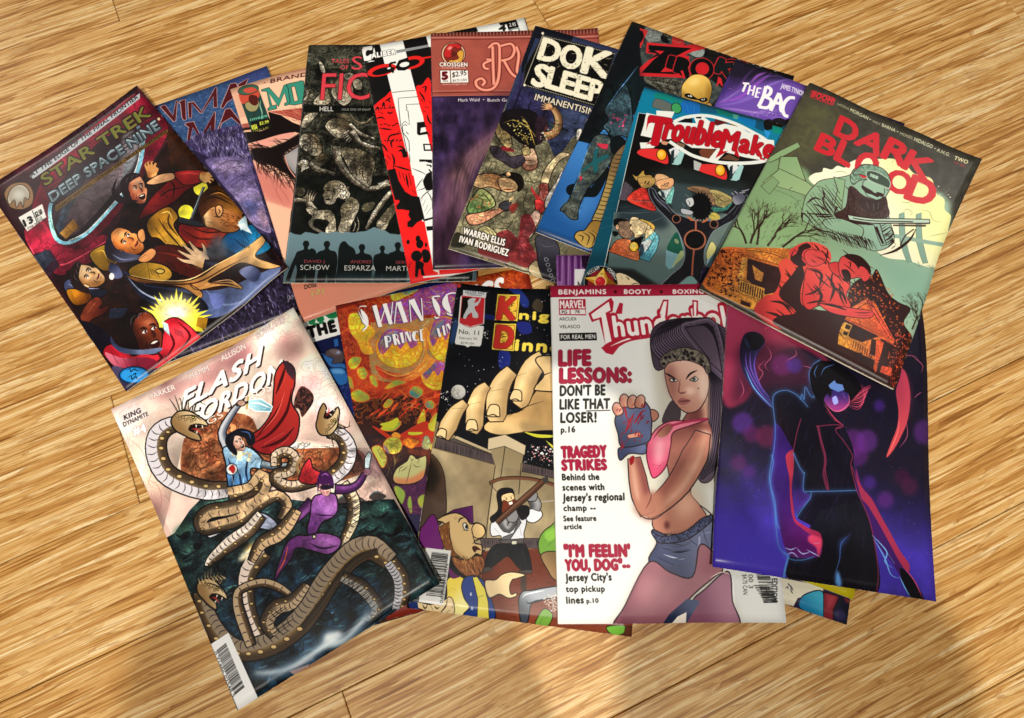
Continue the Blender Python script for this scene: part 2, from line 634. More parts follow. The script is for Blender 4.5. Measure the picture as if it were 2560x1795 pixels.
def loc(cx,cy,r,ang,flip=1):
    a=np.radians(ang)
    def f(s):
        v=[float(t) for t in s.replace(',',' ').split()]
        o=[]
        for i in range(0,len(v),2):
            x,y=v[i]*r*flip,v[i+1]*r
            o+=[round(cx+x*np.cos(a)-y*np.sin(a),1),round(cy+x*np.sin(a)+y*np.cos(a),1)]
        return o
    return f
def tube(pts,ws,n=6):
    """outline polygon of a limb of varying width (crop px)"""
    v=np.array([float(t) for t in pts.replace(',',' ').split()]).reshape(-1,2); ws=np.interp(np.linspace(0,1,len(v)),np.linspace(0,1,len(ws)),ws)
    Q=np.vstack([2*v[0]-v[1],v,2*v[-1]-v[-2]]); out=[];W=[]
    k=3
    for i in range(len(v)-1):
        a,b,c,d=Q[i:i+4]
        for j in range(k):
            t=j/k; out.append(.5*((2*b)+(c-a)*t+(2*a-5*b+4*c-d)*t*t+(3*b-a-3*c+d)*t**3)); W.append(ws[i]*(1-t)+ws[i+1]*t)
    out.append(v[-1]);W.append(ws[-1]); P=np.array(out);W=np.array(W)
    d=np.gradient(P,axis=0);d/=np.hypot(d[:,0],d[:,1])[:,None]+1e-9; N=np.stack([-d[:,1],d[:,0]],1)
    A=P+N*W[:,None]/2;Bq=(P-N*W[:,None]/2)[::-1]
    return np.vstack([A,Bq]).round(1).ravel().tolist()
def limb(col,pts,ws,ol=None,sh=None,side=1,hi=None,**k):
    """shaded limb: fill + shade along one side + highlight"""
    q=tube(pts,ws)
    if ol: k['ol']=ol
    F(col,q,**k)
    v=np.array([float(t) for t in pts.replace(',',' ').split()]).reshape(-1,2)
    d=np.gradient(v,axis=0);d/=np.hypot(d[:,0],d[:,1])[:,None]+1e-9; N=np.stack([-d[:,1],d[:,0]],1)
    w=np.interp(np.linspace(0,1,len(v)),np.linspace(0,1,len(ws)),ws)
    if sh:
        s=v+N*(w*.36*side)[:,None]; L(sh,float(np.mean(ws))*.42,s.round(1).ravel().tolist(),t=0,b=float(np.mean(ws))*.1,clip=True,a=.85)
    if hi:
        s=v-N*(w*.18*side)[:,None]; L(hi,float(np.mean(ws))*.22,s.round(1).ravel().tolist(),b=float(np.mean(ws))*.08,clip=True,a=.6)
def rings(col,pts,w,n,lw,ws=None):
    """cross bands on a tube"""
    v=np.array([float(t) for t in pts.replace(',',' ').split()]).reshape(-1,2)
    t=np.r_[0,np.cumsum(np.hypot(*np.diff(v,axis=0).T))];t/=t[-1]
    for i in range(n):
        a=(i+.5)/n; x=np.interp(a,t,v[:,0]);y=np.interp(a,t,v[:,1]); x2=np.interp(min(1,a+.03),t,v[:,0]);y2=np.interp(min(1,a+.03),t,v[:,1])
        d=np.array([x2-x,y2-y]);d/=np.hypot(*d)+1e-9; nn=np.array([-d[1],d[0]]); ww=(np.interp(a,np.linspace(0,1,len(ws)),ws) if ws else w)/2
        p=np.array([x,y]); q=np.vstack([p-nn*ww,p+d*ww*.35,p+nn*ww]); L(col,lw,q.round(1).ravel().tolist())
def face(cx,cy,r,ang,skin,sh,hair,flip=1,ink='1a1010',look='calm',hi=None,hairpts=None,mouthc='701818'):
    f=loc(cx,cy,r,ang,flip)
    FS(skin,f('-.62,-.2 -.5,-.8 0,-1 .5,-.82 .66,-.3 .62,0 .7,.2 .56,.55 .3,.95 0,1 -.35,.75 -.56,.35'),ol=(ink,r*.045))
    FS(sh,f('-.8,-.6 -.3,-.7 -.25,0 -.05,.5 .2,1.1 -.8,1'),b=r*.08,clip=True,a=.85)
    if hi: E(hi,*f('.3,-.45'),r*.25,r*.16,b=r*.07,clip=True,a=.8)
    FS(sh,f('.28,-.1 .42,.25 .2,.28'),b=r*.04,clip=True,a=.8)
    FS(skin,f('-.72,-.12 -.55,-.2 -.5,.1 -.6,.25 -.7,.1'),ol=(ink,r*.04))
    if hair: FS(hair,f(hairpts or '-.72,.1 -.62,-.25 -.4,-.45 -.2,-.62 .3,-.7 .62,-.5 .6,-.85 .2,-1.12 -.3,-1.1 -.7,-.75 -.82,-.3'))
    E(sh,*f('.02,.22'),r*.16,r*.1,b=r*.05,clip=False,a=.35)
    for i in range(5): L(ink,r*.025,f(f'{-.5+i*.07},{.42+i*.09} {-.3+i*.07},{.36+i*.09}'))
    if hair:
        for i in range(6): L('5c5058' if i%2 else ink,r*.03,f(f'{-.7+i*.2},{-.55-.05*i} {-.55+i*.2},{-.85-.03*i} {-.3+i*.2},{-.98+.02*i}'))
    for x in (-.02,.42):
        FS('f4efe4',f(f'{x-.13},-.1 {x},-.18 {x+.12},-.1 {x},-.04'))
        E(ink,*f(f'{x+.03},-.1'),r*.055)
        L(ink,r*.08,f(f'{x-.18},{-.24 if look=="calm" else -.3} {x},-.3 {x+.15},{-.25 if look=="calm" else -.2}'))
        L(ink,r*.04,f(f'{x-.15},-.12 {x},-.2 {x+.14},-.11'))
    L(ink,r*.05,f('.26,-.12 .36,.2 .2,.28'))
    if look in('calm','angry'): FS(mouthc,f('-.02,.52 .12,.46 .2,.49 .28,.46 .42,.5 .22,.62'),a=.75); L(ink,r*.04,f('-.03,.52 .2,.54 .43,.5')); L(sh,r*.05,f('.08,.7 .2,.72 .32,.68'))
    else:
        FS('2a0808',f('-.02,.5 .2,.4 .42,.46 .34,.72 .12,.74'),ol=(ink,r*.03)); FS('f6efe0',f('.03,.5 .2,.44 .38,.49 .2,.54'))
    L(ink,r*.03,f('-.1,.3 -.16,.5 -.08,.68')); L(ink,r*.03,f('.1,-.6 .3,-.62'))
def hand(cx,cy,r,ang,skin,sh,flip=1,ink='1a1010',open=1):
    f=loc(cx,cy,r,ang,flip)
    fs=(['-.5,-.3 -.75,-.9 -.8,-1.5','-.2,-.4 -.25,-1.1 -.25,-1.75','.12,-.4 .25,-1.1 .35,-1.7','.42,-.3 .65,-.9 .85,-1.35','.55,.35 .95,.05 1.2,-.35'] if open else
        ['-.5,-.3 -.62,-.75 -.35,-.95','-.2,-.4 -.25,-.95 .05,-1.05','.12,-.4 .18,-.95 .42,-.9','.42,-.3 .6,-.7 .72,-.5','.5,.35 .75,.0 .35,-.35'])
    for s in fs: L(ink,r*.42,f(s),t=2)
    FS(skin,f('-.6,-.5 .5,-.5 .68,.3 .4,.85 -.4,.9 -.62,.3'),ol=(ink,r*.08))
    for s in fs: L(skin,r*.3,f(s),t=2)
    FS(sh,f('-.6,.1 -.2,.2 -.1,.9 -.6,.9'),b=r*.1,a=.7)
    for x in(-.35,-.05,.25): L(sh,r*.06,f(f'{x},-.5 {x+.02},-.1'))
def folds(col,w,*ss,**k):
    for s in ss: L(col,w,s,**k)

# ---------------------------------------------------------------- the comic books
# centre x, centre y (m), turn, width, height (mm), thickness (mm), corner curls (mm) top-left, top-right, bottom-right, bottom-left
POSE = {
    'robot': (-0.0874, 0.0791, 0.2350, 168.0, 260.0),
    'animal': (-0.2652, 0.3006, 0.3631, 168.0, 261.9),
    'pink': (-0.1431, 0.3317, 0.3463, 168.0, 258.8),
    'swan': (-0.0420, 0.0865, 0.1998, 169.3, 256.8),
    'tales': (-0.1113, 0.3459, -0.0134, 168.2, 259.4),
    'goman': (-0.0312, 0.3580, 0.2088, 166.8, 262.0),
    'ruse': (0.0148, 0.3555, 0.0192, 167.3, 259.3),
    'dok': (0.0693, 0.3374, -0.3359, 168.0, 260.2),
    'strip': (0.1228, 0.1031, -0.0150, 168.0, 260.0),
    'zero': (0.1535, 0.3396, -0.4232, 168.3, 258.9),
    'bac': (0.2439, 0.2889, -0.4762, 169.8, 260.0),
    'trouble': (0.1696, 0.2602, -0.3418, 168.0, 260.0),
    'knights': (0.0181, 0.0706, -0.1468, 167.9, 264.1),
    'blue': (0.2037, 0.0746, -0.3400, 168.0, 245.0),
    'yellow': (0.2134, 0.0758, -0.3800, 160.0, 210.0),
    'thunder': (0.1150, 0.0688, -0.0241, 168.1, 264.8),
    'trek': (-0.3386, 0.2781, 0.6843, 166.5, 257.9),
    'flash': (-0.1949, 0.0396, 0.5120, 168.4, 256.8),
    'horn': (0.2494, 0.0884, -0.1768, 168.8, 260.0),
    'dark': (0.2971, 0.2573, -0.5618, 169.2, 257.0)
}
THICK = {'dark': 2.4, 'horn': 2.0, 'robot': 1.0, 'blue': 1.0, 'yellow': 1.0, 'strip': 0.9}
CURL = {'trek': [0, 6, 1, 2], 'flash': [4, 6, 4, 1], 'dark': [0.5, 5, 7, 2], 'horn': [0, 0, 3, 4], 'thunder': [0.5, 0, 2, 1.5], 'animal': [0, 3, 0, 0], 'tales': [1, 1, 1, 3], 'dok': [2, 1, 1, 3], 'zero': [3, 2, 1, 3], 'knights': [1, 1, 3, 1], 'ruse': [1, 4, 1, 2], 'goman': [2, 3, 1, 2]}
ORDER = ['robot', 'animal', 'pink', 'swan', 'tales', 'goman', 'ruse', 'dok', 'strip', 'zero', 'bac', 'trouble', 'knights', 'blue', 'yellow', 'thunder', 'trek', 'flash', 'horn', 'dark']
LABEL = {
'animal': 'comic book with starry blue top and purple hairy fingertip, partly under the maroon crew cover',
'robot': 'comic book with white banner reading THE and dark blue machine, mostly covered',
'swan': 'comic book with swirling yellow and purple roses on fiery red',
'pink': 'pink comic book with a close-up of an eye and green lettering',
'tales': 'black comic book with pale carved stone figures above a grey band of silhouettes',
'goman': 'red, black and white comic book with a line-drawn profile and a curly red head',
'ruse': 'comic book with a carved brick-red masthead over smoky dark purple',
'dok': 'comic book with bold cream stencilled title, tattooed bodies lying on stained ground',
'strip': 'comic book almost hidden, showing only purple boards and a white label',
'zero': 'comic book with bald golden masked head and a scarred leg on blue',
'bac': 'violet comic book with brushed white title and swirling light, behind the green war cover',
'trouble': 'teal-edged comic book with red barbed logo in a white oval and black-suited figure',
'knights': 'black starry comic book with a giant hand over a castle and a jester below',
'blue': 'comic book corner with blue and dark red figure, lowest at the bottom right',
'yellow': 'comic book showing only a bright yellow strip at its bottom corner',
'thunder': 'white comic book with a woman in a pink top and red and black cover lines',
'trek': 'maroon comic book with a struggling uniformed crew and yellow burst, farthest left',
'flash': 'comic book with coiling serpents, red cape and purple suited fighter, nearest bottom left',
'horn': 'dark violet comic book with a neon-outlined horned figure in a black vest',
'dark': 'green and red comic book with goggled soldier above an embracing couple, topmost of the pile',
}
SHEETS = {}
CELL = .002                                  # height map of everything already lying on the floor
HX0, HY0, HNX, HNY = -.62, -.32, 660, 480
TOPS = np.zeros((HNY, HNX), np.float32)


def box_blur(A, r):
    for ax in (0, 1):
        for _ in range(3):
            pad = [(0, 0), (0, 0)]; pad[ax] = (r+1, r)
            c = np.cumsum(np.pad(A, pad, mode='edge'), axis=ax, dtype=np.float64); k = 2*r+1
            A = (c[k:]-c[:-k])/k if ax == 0 else (c[:, k:]-c[:, :-k])/k
    return A


def max_filter(A, r):
    for ax in (0, 1):
        B = A.copy()
        for d in range(1, r+1):
            for s in (-d, d):
                C_ = np.roll(A, s, ax)
                if ax == 0:
                    C_[:s if s > 0 else None][...] = A[0] if s > 0 else C_[:None]
                B = np.maximum(B, C_) if ax else np.maximum(B, C_)
        A = B
    return A


def paper_material():
    m = Nodes('paper_edge')
    tc = m.n('ShaderNodeTexCoord')
    z = m.n('ShaderNodeTexNoise', {'Vector': m.n('ShaderNodeMapping', {0: tc.outputs['Object'], 3: (3, 3, 9000)}).outputs[0], 'Scale': 1.0, 'Detail': 1.0}).outputs[0]
    m.set(Base_Color=m.mix(z, lin('a89c88'), lin('e8e2d4')), Roughness=.8)
    return m.mat


def steel_material():
    m = Nodes('staple_steel'); m.set(Base_Color=lin('b8b8bc'), Metallic=1.0, Roughness=.3)
    return m.mat


PAPER = paper_material(); STEEL = steel_material()
GLOSS = {'goman': [0.5, 0.2], 'swan': [0.5, 0.2], 'horn': [0.28, 0.25], 'trouble': [0.26, 0.25], 'dark': [0.32, 0.25], 'thunder': [0.42, 0.15]}


def print_material(name):
    """The drawn sheet as coated print on paper: soft gloss, faint waviness, scuffs and worn white edges."""
    sh = SHEETS[name]
    ink = np.clip(sh.A, 0, 1)
    px_ = np.ones((sh.ny, sh.nx, 4), np.float32); px_[..., :3] = ink[::-1]
    im = bpy.data.images.new('cover_print_'+LOOK[name], sh.nx, sh.ny); im.pixels.foreach_set(px_.ravel()); im.pack()
    m = Nodes('coated_print_'+LOOK[name])
    uv = m.n('ShaderNodeUVMap', uv_map='print').outputs[0]
    tex = m.n('ShaderNodeTexImage', {0: uv}, image=im, interpolation='Cubic', extension='EXTEND')
    sep = m.n('ShaderNodeSeparateXYZ', {0: uv})
    dx = m.math('MINIMUM', sep.outputs[0], m.math('SUBTRACT', 1.0, sep.outputs[0]))
    dy = m.math('MULTIPLY', m.math('MINIMUM', sep.outputs[1], m.math('SUBTRACT', 1.0, sep.outputs[1])), 1.55)
    d = m.math('MINIMUM', dx, dy)
    wn = m.n('ShaderNodeTexNoise', {'Vector': uv, 'Scale': 34.0, 'Detail': 3.0, 'Roughness': .7}).outputs[0]
    wear = m.math('LESS_THAN', d, m.math('MULTIPLY', m.math('SUBTRACT', wn, .5), .012))
    grime = m.n('ShaderNodeTexNoise', {'Vector': uv, 'Scale': 5.0, 'Detail': 6.0, 'Roughness': .6}).outputs[0]
    c = m.mix(m.math('MULTIPLY', m.math('SUBTRACT', grime, .5, clamp=True), .10), tex.outputs[0], lin('6c6458'))
    c = m.mix(m.math('MULTIPLY', wear, .55), c, lin('dcd6ca'))
    rub = m.n('ShaderNodeTexNoise', {'Vector': uv, 'Scale': 24.0, 'Detail': 5.0, 'Roughness': .65}).outputs[0]
    rough, spec = GLOSS.get(name, (.30, .2))
    wavy = m.n('ShaderNodeTexNoise', {'Vector': uv, 'Scale': 3.2, 'Detail': 1.0}).outputs[0]
    bump = m.n('ShaderNodeBump', {'Strength': .35, 'Distance': .002, 'Height': m.math('ADD', wavy, m.math('MULTIPLY', rub, .012))})
    m.set(Base_Color=c, Roughness=m.math('ADD', rough-.05, m.math('MULTIPLY', rub, .12)), Specular_IOR_Level=spec, Normal=bump.outputs[0])
    return m.mat


LOOK = {'animal': 'starry', 'robot': 'banner', 'swan': 'roses', 'pink': 'eye', 'tales': 'statues', 'goman': 'profile', 'ruse': 'masthead',
        'dok': 'stencil', 'strip': 'boards', 'zero': 'golden_head', 'bac': 'violet', 'trouble': 'oval_logo', 'knights': 'giant_hand',
        'blue': 'blue_figure', 'yellow': 'yellow_strip', 'thunder': 'white', 'trek': 'crew', 'flash': 'serpents', 'horn': 'neon', 'dark': 'soldier'}


def build_comic(name):
    cx, cy, turn_, wmm, hmm = POSE[name]
    w, h = wmm/1000, hmm/1000
    t = THICK.get(name, 1.2)/1000
    NX, NY = 25, 37
    # support under the book, sampled on its own fine grid, then stiffened
    fx = np.arange(-w/2, w/2+1e-6, CELL); fy = np.arange(-h/2, h/2+1e-6, CELL)
    GX, GY = np.meshgrid(fx, fy)
    c, s = math.cos(turn_), math.sin(turn_)
    WX = cx+GX*c-GY*s; WY = cy+GX*s+GY*c
    ix = np.clip(((WX-HX0)/CELL).astype(int), 0, HNX-1); iy = np.clip(((WY-HY0)/CELL).astype(int), 0, HNY-1)
    sup = TOPS[iy, ix].astype(float)
    pad = 26
    Z = np.pad(sup, pad, mode='edge')
    Z = box_blur(max_filter(Z, 14), 6)[pad:-pad, pad:-pad]
    Z = np.maximum(Z, sup)+.0002
    # slight bow of the sheet and lifted corners
    u = (GX/w+.5); v = (GY/h+.5)
    tl, tr, br, bl = CURL.get(name, (1, 1, 1, 1))
    for amp, cu, cv in ((tl, 0, 1), (tr, 1, 1), (br, 1, 0), (bl, 0, 0)):
        dd = np.clip(1-np.hypot((u-cu)*w, (v-cv)*h)/.10, 0, 1)
        Z = Z+amp/1000*dd**2
    Z = Z+.0004*np.sin(3.1*u+2*v+cx*40)*np.sin(2.3*v*np.pi)**2
    book = link('comic_book', None)
    book.location = (cx, cy, 0); book.rotation_euler = (0, 0, turn_)
    book['label'] = LABEL[name]; book['category'] = 'comic book'; book['group'] = 'comic books fanned out on the bamboo floor'
    us = np.linspace(0, 1, NX); vs = np.linspace(0, 1, NY)

    def zat(uu, vv):
        return Z[np.clip(np.rint(vv*(len(fy)-1)).astype(int), 0, len(fy)-1)][:, np.clip(np.rint(uu*(len(fx)-1)).astype(int), 0, len(fx)-1)]
    base = zat(us, vs)
    # the fold: the sheet rounds down over the spine at the left
    uu = us.copy(); uu[1] = .004; uu[2] = .012
    spine = np.interp(uu*w, [0, .0006, .002, .005], [.35, .72, .93, 1.0])
    base = zat(uu, vs)

    def sheet(part, lo, hi, x_in, y_in, mats, uvmap, print_top=True):
        """A thin closed sheet between heights lo and hi (m above the book's underside)."""
        ex = -w/2+x_in[0]+uu*(w-x_in[0]-x_in[1]); ey = -h/2+y_in+vs*(h-2*y_in)
        V = []; uvs = []
        for lev in (1, 0):
            for j in range(NY):
                for i in range(NX):
                    zz = base[j, i]+(hi if lev else lo)*(spine[i] if hi > t*.5 else 1)
                    if lev == 0 and hi > t*.5: zz = base[j, i]+max(hi*spine[i]-(hi-lo), 0)
                    V.append((ex[i], ey[j], zz)); uvs.append((uu[i], vs[j]))
        N = NX*NY; Fc = []; mi = []
        for j in range(NY-1):
            for i in range(NX-1):
                a = j*NX+i
                Fc.append((a, a+1, a+1+NX, a+NX)); mi.append(0)
                Fc.append((a+N, a+NX+N, a+1+NX+N, a+1+N)); mi.append(1)
        rim = [i for i in range(NX)]+[j*NX+NX-1 for j in range(1, NY)]+[(NY-1)*NX+i for i in range(NX-2, -1, -1)]+[j*NX for j in range(NY-2, 0, -1)]
        for a, b in zip(rim, rim[1:]+rim[:1]):
            Fc.append((a, a+N, b+N, b)); mi.append(1)
        me = mesh_from(part, V, Fc, mats, uvs if uvmap else None, mi)
        sm = [k == 0 for k in mi]
        me.polygons.foreach_set('use_smooth', sm)
        return link(part, me, book)
    pm = print_material(name)
    sheet('back_cover', 0, .00018, (0, 0), 0, [PAPER, PAPER], False)
    sheet('pages', .0002, t-.0002, (.0004, .0006), .0005, [PAPER, PAPER], False)
    sheet('front_cover', t-.00018, t, (0, 0), 0, [pm, PAPER], True)
    # two wire staples through the fold
    for fy_ in (.26, .74):
        j = int(fy_*(NY-1)); zc = base[j, 0]+t*.30
        r = .00028; y0 = -h/2+fy_*h; V = []; Fc = []
        for e in (-1, 1):
            for q in range(6):
                a = q*math.pi/3; V.append((-w/2-.0001+r*math.cos(a), y0+e*.006, zc+r*math.sin(a)))
        for q in range(6):
            Fc.append((q, (q+1) % 6, 6+(q+1) % 6, 6+q))
        Fc += [(5, 4, 3, 2, 1, 0), (6, 7, 8, 9, 10, 11)]
        link('staple', mesh_from('staple', V, Fc, [STEEL]), book)
    np.maximum.at(TOPS, (iy, ix), (Z+t).astype(np.float32))


# ---- trek
cover('trek', '2a1018', (1.49042,-1.03739,673.806,1.30256,2.06512,-1026.26,3.44218e-06,0.000115554))
k='0c060a'
# wall of the ship and the big window ring
F('3a1c24','-80,480 720,30 1440,960 660,1590',g=('180a10',600,200,700,1300))
F('52202c','-80,500 400,230 330,330 100,480 -40,640')
for a in range(7):
    x=380+a*45; L('241018',6,f'{x},{235-a*30} {x+60},{330-a*30}',t=0)
F('6a3038','700,30 860,190 900,420 820,330 740,190',g=('2c1118',700,60,880,400))
F('7a4a20','855,190 1010,250 1080,330 960,300',g=('3c200c',860,200,1060,330))
FS('8c1830','200,520 320,360 560,180 700,90 800,170 850,260 760,430 620,640 480,800 330,900 210,880 140,760',g=('50101e',300,300,500,880))
FS('b02440','120,760 200,700 300,820 420,850 520,780 600,860 420,930 300,980 180,900',g=('6a1226',150,760,400,960))
for i in range(15): L('501020',5,f'{290+i*20},{870+i%2*8-i*6} {250+i*18},{985-i*14}')
L('d84860',7,'128,790 190,900 300,930 420,880 560,800')
F('301c2c','150,880 250,850 300,930 240,990')
FS('241820','255,640 300,520 430,380 560,280 680,240 722,300 715,400 670,510 560,640 450,760 340,815 270,780')
L('8fd8f4',15,'700,240 725,300 715,400 670,520 570,640 450,765 350,818 285,800 255,720 250,640 270,590',t=0)
L('e8fbff',5,'712,300 702,400 660,510 560,640 440,762 345,808',t=0)
FS('4a5058','640,250 700,300 690,400 640,490 560,560 600,420',g=('989ca4',560,560,700,280),b=6)
FS('3c2c34','420,480 620,420 580,560 440,720 340,790 300,700',g=('6a5c64',330,790,560,480))
F('2c3644','365,500 450,470 360,640 300,780 280,740')
L('1a1016',5,'410,590 560,650'); L('1a1016',5,'480,470 620,490'); L('10080c',5,'380,520 300,760')
F('b8843c','300,770 370,700 400,740 330,800',g=('6c4818',300,770,400,720)); L(k,4,'330,735 375,770')
F('2a3040','140,900 230,850 270,900 210,960'); F('3c4458','160,890 210,870 230,900 190,930')
# dark lower half
F(k,'620,640 900,240 1010,290 1440,960 660,1590 330,1080 330,960 560,900',n=('2a1410',60,1.6,1))
F('32180c','840,260 1000,300 1200,560 960,640 760,560 860,420',g=('180c06',860,280,1100,600))
K('260,180 720,30 1440,960 660,1590 -60,540',34,.5,.5)
# lamps
E('f8f040',1012,547,36); E('f8f040',938,668,38); L('303840',12,'1028,540 965,700',t=0); L('90a0a8',3,'1025,540 962,696',t=0); F('20242c','905,690 1010,715 1050,760 1000,740 900,715')
# upper shouting figure in dark red
FS('7c1418','700,700 760,600 860,500 900,460 1000,470 1040,500 940,560 900,600 840,640 760,680',ol=(k,5),g=('3a0a0c',760,560,860,680))
FS('8c1a1c','880,470 980,455 1060,470 1030,510 930,530',ol=(k,4)); folds(k,6,'800,600 850,560 930,540','850,500 880,540 870,600','760,640 820,630')
L('b83838',5,'900,478 960,470 1020,480')
hand(765,455,42,-10,'d89858','8c4c20',open=0); hand(1040,490,38,100,'e0a868','8c4c20',open=0)
FS('e0a878','740,520 800,480 870,470 880,500 820,520 770,530',ol=(k,4))
face(690,555,75,-20,'dc9068','8c3c28','1c1016',look='shout',hi='f8c8a0',hairpts='-.5,.7 -.9,.3 -1,-.3 -.8,-.9 -.2,-1.2 .4,-1.05 .6,-.8 .1,-.7 -.3,-.55 -.5,-.1 -.5,.4')
L(k,14,'590,500 575,570 620,625'); FS('1c1016','570,560 640,600 700,610 640,628 585,610')
# right figure turned away, blue jacket
FS('6c1414','905,730 1000,740 1120,740 1180,770 1130,830 1020,850 920,810',ol=(k,5),g=('a03020',910,740,1100,760)); folds('2c0606',6,'930,760 1000,800 1100,800','960,740 1050,770 1150,760')
FS('0c3e68','1170,760 1290,730 1350,800 1380,860 1300,900 1150,880 1115,820',g=('1878a8',1180,800,1330,760),ol=(k,4)); folds('062038',7,'1180,800 1240,850 1300,870','1220,760 1260,820','1300,760 1300,830')
FS('0a2038','1130,850 1200,880 1210,900 1150,900')
FS('c88c58','1010,640 1050,600 1130,640 1230,690 1200,760 1130,770 1080,750 1040,740 1030,700',g=('8c5428',1050,700,1180,700),ol=(k,4))
FS('e8c088','1015,640 1050,660 1060,720 1045,740 1030,700',b=5)
FS('2c1408','1005,650 1010,590 1060,540 1130,535 1190,590 1230,640 1220,680 1160,660 1100,640 1060,650 1020,690',g=('8c5820',1040,560,1200,600)); folds('0c0502',5,'1030,590 1090,560 1160,590','1020,620 1080,590 1170,630'); L('d09040',5,'1060,580 1110,570 1160,600')
S('3a1c0c',"1060,650 1160,680 1230,690 1200,750 1120,740",160,3,r2=7,ang=20)
FS('d09860','1088,640 1112,632 1125,660 1110,690 1092,680',ol=(k,4)); L(k,4,'1100,650 1110,665 1100,678')
F('b8d8e8','1200,720 1240,680 1250,740 1215,760'); F('dceef4','1195,730 1230,760 1275,780 1235,720')
L(k,6,'1080,770 1100,755'); L(k,5,'1045,715 1075,720')
# central older figure, tan jacket
FS('8c6018','740,720 800,660 860,640 900,690 880,740 960,850 1000,890 960,900 860,850 800,800 760,790',ol=(k,6),g=('c89830',780,680,930,820)); folds('3a2206',8,'800,700 840,760 920,850','860,660 850,720 900,790','780,740 840,820'); L('e8c060',5,'810,675 850,665 870,700'); L('e8c060',5,'900,800 940,850 980,880')
FS('3c100c','740,880 820,830 960,860 1010,960 1090,980 1000,1010 860,960 760,930',ol=(k,4)); folds('6c2014',7,'800,870 900,890 960,950','860,850 960,900')
FS('a07820','450,880 500,840 560,830 600,900 560,960 500,950',ol=(k,5),g=('5c400c',460,860,560,950)); L('d8b048',5,'480,870 520,860 540,900')
FS('6c5010','650,960 720,920 820,930 870,970 850,1010 760,1030 680,1010',g=('c89830',680,940,820,980),ol=(k,5)); E('e8c860',810,965,22,12,ol=(k,4)); L(k,4,'745,920 760,1010')
face(640,820,90,-62,'d88848','8c4414',None,flip=1,hi='f4c080')
FS('181420','560,770 530,830 540,890 600,920 680,910 720,890 640,870 590,850 565,810',g=('484c68',560,860,680,900)); L('6c7494',6,'570,880 620,905 690,898')
FS('c88850','700,760 725,752 735,800 715,820 695,790',ol=(k,4))
FS('c0804c','700,900 760,850 790,870 760,910 720,920',ol=(k,3)); L(k,4,'740,880 700,905')
FS('20243c','560,920 600,940 620,990 580,1000 550,960',g=('4c5478',560,930,610,990))
E('e8e0d0',565,990,13,17)
hand(1000,900,62,-60,'dcb890','a07040',open=1); limb('181420','1030,930 1080,940 1150,950',[50,60],ol=(k,3),hi='505870')
FS('484c58','1030,870 1100,780 1150,850 1130,900 1050,900',b=10,a=.9)
# lower left figure
FS('3c4468','320,1020 360,1000 440,1040 540,1060 500,1100 380,1110 330,1070',g=('10121e',340,1020,480,1100),ol=(k,4)); L('98a0c8',5,'340,1025 400,1045 500,1050')
FS('b87818','330,1060 380,1050 460,1080 440,1120 370,1130',g=('5a2c08',340,1060,440,1120),ol=(k,4))
face(450,990,80,-70,'d8b080','8c5828','1c1010',look='angry',hi='f4dcb0',hairpts='-1,.4 -1.05,-.4 -.8,-.95 0,-1.3 .6,-1.1 .65,-.8 .1,-.72 -.3,-.6 -.6,-.2 -.7,.2')
FS('7c3420','400,1190 440,1120 490,1090 520,1120 500,1150 560,1130 520,1180 470,1200 430,1230',g=('3a120c',420,1160,520,1170),ol=(k,4)); L('c06848',5,'440,1170 480,1120')
F('20283c','560,1150 650,1150 620,1200 550,1200'); L('d8d0c0',8,'440,1225 470,1230')
FS('100c18','380,1210 480,1230 560,1300 520,1380 450,1300')
# liquid metal sweep
FS('18203a','620,960 700,1080 820,1150 960,1180 1080,1200 1200,1150 1380,1040 1430,960 1300,1000 1100,1060 900,1050 740,1030',g=('5c6c9c',760,1100,1300,1100))
FS('0c0c18','640,1000 760,1110 900,1150 1050,1160 1000,1090 860,1060 740,1040')
L('a8b8dc',7,'650,1000 720,1070 830,1115 960,1110'); L('7888b8',8,'1040,1060 1120,1130 1220,1120 1320,1050')
FS('8c98d0','1215,970 1280,950 1330,990 1300,1030 1250,1010',g=('303860',1220,970,1320,1020)); FS('5864a0','1060,1080 1140,1090 1120,1140 1080,1150')
FS('7c4a1c','630,980 700,1000 860,1020 1000,1000 1120,920 1240,860 1330,790 1345,830 1300,900 1380,940 1430,960 1350,970 1230,930 1150,960 1050,1020 1180,1020 1230,1060 1120,1040 1000,1060 960,1030 1020,1070 1010,1100 930,1050 820,1030 700,1020',g=('d8a868',700,1000,1330,820),ol=(k,3))
folds('f0c888',5,'660,985 800,1010 960,1005 1100,930 1220,870 1320,800','1320,830 1290,900 1350,945'); folds('30140a',6,'700,1012 860,1030 1000,1020 1140,950 1260,900','1060,1030 1150,1030 1210,1050')
L('e8b080',4,'1080,1020 1160,1012 1210,1040')
# burst
q=[]
for i in range(40):
    a=math.pi*(i/39)*1.0+math.pi; rr=(118 if i%2 else 165+25*math.sin(i*2.3)); q+=[885+rr*1.05*math.cos(a),1215+rr*.95*math.sin(a)+10]
F('f4e838',q+[1030,1270,740,1240]); E('fffbd0',880,1160,90,60,b=25); E('ffffff',900,1170,50,25,b=10)
F('a8781c','1000,1195 1050,1200 1040,1260 990,1240')
